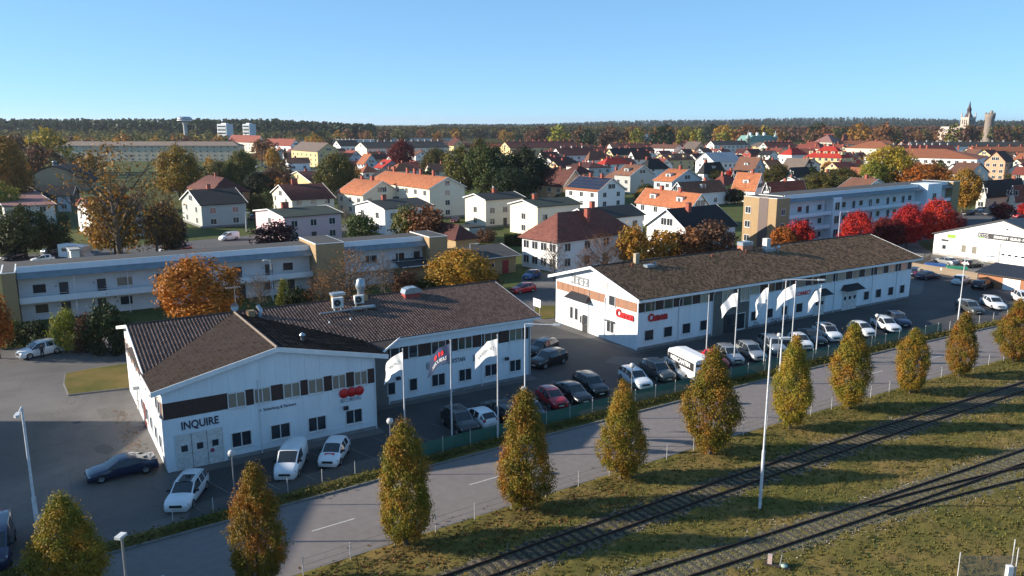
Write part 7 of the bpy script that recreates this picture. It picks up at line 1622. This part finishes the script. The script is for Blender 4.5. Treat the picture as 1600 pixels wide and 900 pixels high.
MB().lathe([(6.5, 0), (5.9, 12), (5.4, 30), (6.3, 33), (6.5, 39), (5.9, 39), (5.9, 37), (0, 37)], 20).build('shaft', mat('grey brown stone', (.27, .22, .18), .9, (.20, .165, .14), .5, 1), kt)
for i in range(10):
    a_ = i*.628; MB().box(-.7, .7, -.4, .4, 39, 40.4).build('merlon', MATS['grey brown stone'], kt, (6.1*math.cos(a_), 6.1*math.sin(a_), 0), a_+math.pi/2)
MB().lathe([(2, 37), (2, 42), (0, 44)], 10, o=(1.5, 0, 0)).build('turret', MATS['grey brown stone'], kt)
p = far_pos(289, 1080); wtw = thing('water_tower', 'flat round water tower standing over the pine forest', 'water tower', p)
MB().lathe([(2.6, 0), (2.4, 12), (2.6, 25), (4.5, 29)], 16).build('stem', mat('pale concrete', (.45, .46, .46), .8), wtw); MB().lathe([(4.5, 28.5), (9, 30), (9.4, 32), (9, 33.6), (6.5, 34.8), (0, 35.2)], 28).build('tank', M_vent, wtw)
MB().lathe([(9, 29.6), (9.7, 29.6), (9.7, 30.6), (9, 30.6)], 28).build('rim', M_whitep, wtw)
def slab_tower(px_, d, w, dp, h, lb):
    p = far_pos(px_, d); g = thing('high_rise', lb, 'tower block', p, R(-32)); MB().box(-w/2, w/2, 0, dp, 0, h).build('wall', WC['lblue'], g)
    for k in range(6):
        z = h*.1+k*h*.145; MB().box(-w/2+.6, w/2-.6, -.8, .0, z, z+.35).build('balcony', M_whitep, g); MB().box(-w/2+.8, w/2-.8, -.1, 0, z+.9, z+2.6).build('window', M_glass, g)
    MB().box(-w/4, w/4, dp*.3, dp*.7, h, h+1).build('plant_room', M_white, g)
slab_tower(346, 880, 15, 9, 25.5, 'white high-rise with glazed balconies, the wider left one'); slab_tower(384, 900, 11, 9, 25.5, 'white high-rise with glazed balconies, the narrower right one')
cp_ = at(1190, 224); cg = thing('manor_building', 'pale public building with verdigris copper roof and turrets', 'public building', far_pos(1192, 760), R(22))
b = MB(); b.box(-17, 17, 0, 16, 0, 9); b.build('wall', WC['teal'], cg); b = MB(); b.prism([(-17.5, 9), (17.5, 9), (11, 15), (-11, 15)], 17, 'y', -.5); r_ = b.build('roof', RC['copper'], cg)
for x in (-8, 0, 8): MB().box(x-1, x+1, 6, 8, 14, 17.5).build('chimney', M_whitep, r_)
for x in (-16, 15.5): MB().lathe([(2.2, 0), (2.2, 12), (2.6, 12), (.8, 16), (.05, 20)], 8, o=(x, 0, 0)).build('turret', WC['teal'], cg)
# long far rows with chimneys
def row(px0, px1, d, he, wl, rf, lb, th=4, nch=10, cmm=None, W_=11, rise=3.2, nw=None):
    a_ = far_pos(px0, d); L = (px1-px0)*d/1266; build_house('row_house', lb, 'row of houses', a_, R(th), L, W_, he, rise, 'gl', wl, rf, nw or max(3, int(L/6)), 1, 2, [((i+.5)/nch, 1.1, 1.4) for i in range(nch)], cm=cmm)
row(560, 700, 560, 7, 'cream', 'brick', 'second terrace behind the long black roof, brick-red with pale chimneys', 5, 14, M_chimw)
row(600, 760, 650, 7, 'white', 'maroon', 'maroon terrace with pale chimneys, third behind the long black roof', 3, 16, M_chimw)
row(740, 880, 640, 7, 'redwood', 'brick', 'dark red terrace with many brick chimneys before the tree belt', 2, 16)
row(880, 950, 560, 6.5, 'pale', 'maroon', 'maroon terrace right of the yellow-gabled block', 6, 7)
row(640, 730, 740, 7, 'cream', 'brown', 'brown-roofed terrace far behind the black roof', 3, 9)
row(500, 590, 620, 6.5, 'white', 'orange', 'orange-roofed terrace above the white-gabled block', 5, 8)
row(425, 500, 640, 7, 'white', 'black', 'black-roofed terrace behind the red-roofed blocks', 3, 7)
row(960, 1050, 660, 6, 'white', 'maroon', 'low maroon terrace before the orange trees in the belt', 4, 8)
row(1400, 1500, 560, 8, 'pale', 'maroon', 'dark-roofed block behind the longest white block', 2, 8, M_chimw)
row(1430, 1600, 660, 8, 'white', 'dgrey', 'long block with dark roof and white dormers near the right edge', -2, 10, M_chimw)
row(1290, 1400, 760, 7, 'cream', 'orange', 'orange-roofed terrace before the oak wood', 3, 8)
row(1530, 1640, 560, 7, 'peach', 'orange', 'orange-roofed terrace at the far right', 4, 6)
# low flat industrial buildings on the left
def shed(px0, px1, d, h, wl, rf, lb, dp=20): a_ = far_pos(px0, d); build_house('industrial_building', lb, 'industrial building', a_, R(1), (px1-px0)*d/1266, dp, h, 0, 'flat', wl, rf, max(2, int((px1-px0)/6)), 0, 1, [])
shed(290, 304, 640, 8, 'white', 'tin', 'small white industrial block behind the beige block'); shed(336, 365, 620, 6, 'lblue', 'tin', 'low building with pale blue roof behind the beige block')
shed(345, 420, 780, 7, 'pale', 'tin', 'long pale industrial building below the high-rises'); shed(420, 480, 860, 8, 'white', 'dgrey', 'white industrial building right of the high-rises')
shed(500, 580, 900, 8, 'pale', 'tin', 'pale low warehouse at the centre-left horizon'); shed(600, 720, 1000, 8, 'pale', 'dgrey', 'grey warehouse beyond the terraces'); shed(985, 1030, 1250, 9, 'white', 'tin', 'white warehouse among the trees of the belt')
shed(30, 90, 640, 8, 'lblue', 'dgrey', 'blue-grey low building behind the yellow-green tree', 16); shed(236, 284, 640, 9, 'brick', 'maroon', 'maroon roofed hall behind the beige block')
# small houses filling the distant town, each an object of its own
q = random.Random(21); k = 0; tries = 0
cw_ = ['white', 'white', 'cream', 'yellow', 'pale', 'lblue', 'redwood', 'grey', 'peach']; cr_ = ['brick', 'brick', 'orange', 'maroon', 'black', 'brown', 'brown', 'maroon']
cn_ = {'lblue': 'pale blue', 'redwood': 'dark red', 'pale': 'pale grey'}; rn_ = {'brick': 'brick-red', 'maroon': 'dark maroon', 'scarlet': 'scarlet'}
while k < 250 and tries < 20000:
    tries += 1; d = 250+540*q.random()**.7; px_ = q.uniform(560 if d < 400 else 420, 1640); x = d*(px_-800)/1266
    if px_ < 700 and d < 330: continue
    if busy(x, d, 6.6, HOUSES) or busy(x, d, 6, [t for t in TREES if t[2] > 2.2]): continue
    if d < 470 and busy(x, d-14, 6, HOUSES): continue
    wl, rf = q.choice(cw_), q.choice(cr_); kd = q.choice(['gl', 'gr', 'gl', 'hip']); L = q.uniform(9, 13); W_ = q.uniform(8, 10); he = q.choice([3.2, 4.2, 5.4])
    build_house('house', '%s house with %s roof in the dense distant town' % (cn_.get(wl, wl), rn_.get(rf, rf)), 'house', Vector((x, d, 0)), R(q.choice([26, 34, 38, 44])), L, W_, he, q.uniform(2.4, 3.6), kd, wl, rf, 2, 2, 1 if he < 4.5 else 2, [(q.uniform(.25, .7), .9, 1.2)], group='small houses of the distant town'); k += 1

for i, (px_, d, th, wl, rf) in enumerate([(-120, 190, 34, 'white', 'brick'), (-260, 260, 30, 'cream', 'maroon'), (-60, 260, 36, 'yellow', 'brown'), (-330, 170, 34, 'pale', 'black'), (-180, 340, 30, 'white', 'orange'), (1720, 240, 34, 'white', 'brick'), (1790, 330, 38, 'cream', 'maroon')]):
    x = d*(px_-800)/1266; build_house('house', '%s house with %s roof beyond the %s picture edge%s' % (wl, rf, 'left' if px_ < 0 else 'right', ', nearer the street' if d < 200 else ''), 'house', Vector((x, d, 0)), R(th), 12, 9, 5.6, 3, 'gl', wl, rf, 3, 2, 2, [(.4, .9, 1.2)])
# ---------------------------------------------------------------- thin autumn haze: one closed box round the whole place
hm = bpy.data.materials.new('haze air'); hm.use_nodes = True; t = hm.node_tree
for n in list(t.nodes): t.nodes.remove(n)
o_ = nd(t, 'ShaderNodeOutputMaterial'); pv = nd(t, 'ShaderNodeVolumePrincipled'); pv.inputs['Color'].default_value = (.80, .88, 1, 1); pv.inputs['Density'].default_value = .00005; pv.inputs['Anisotropy'].default_value = .3
t.links.new(pv.outputs[0], o_.inputs['Volume'])
MB().box(-15000, 15000, -400, 15000, -1.2, 95).build('haze', hm, kind='stuff')
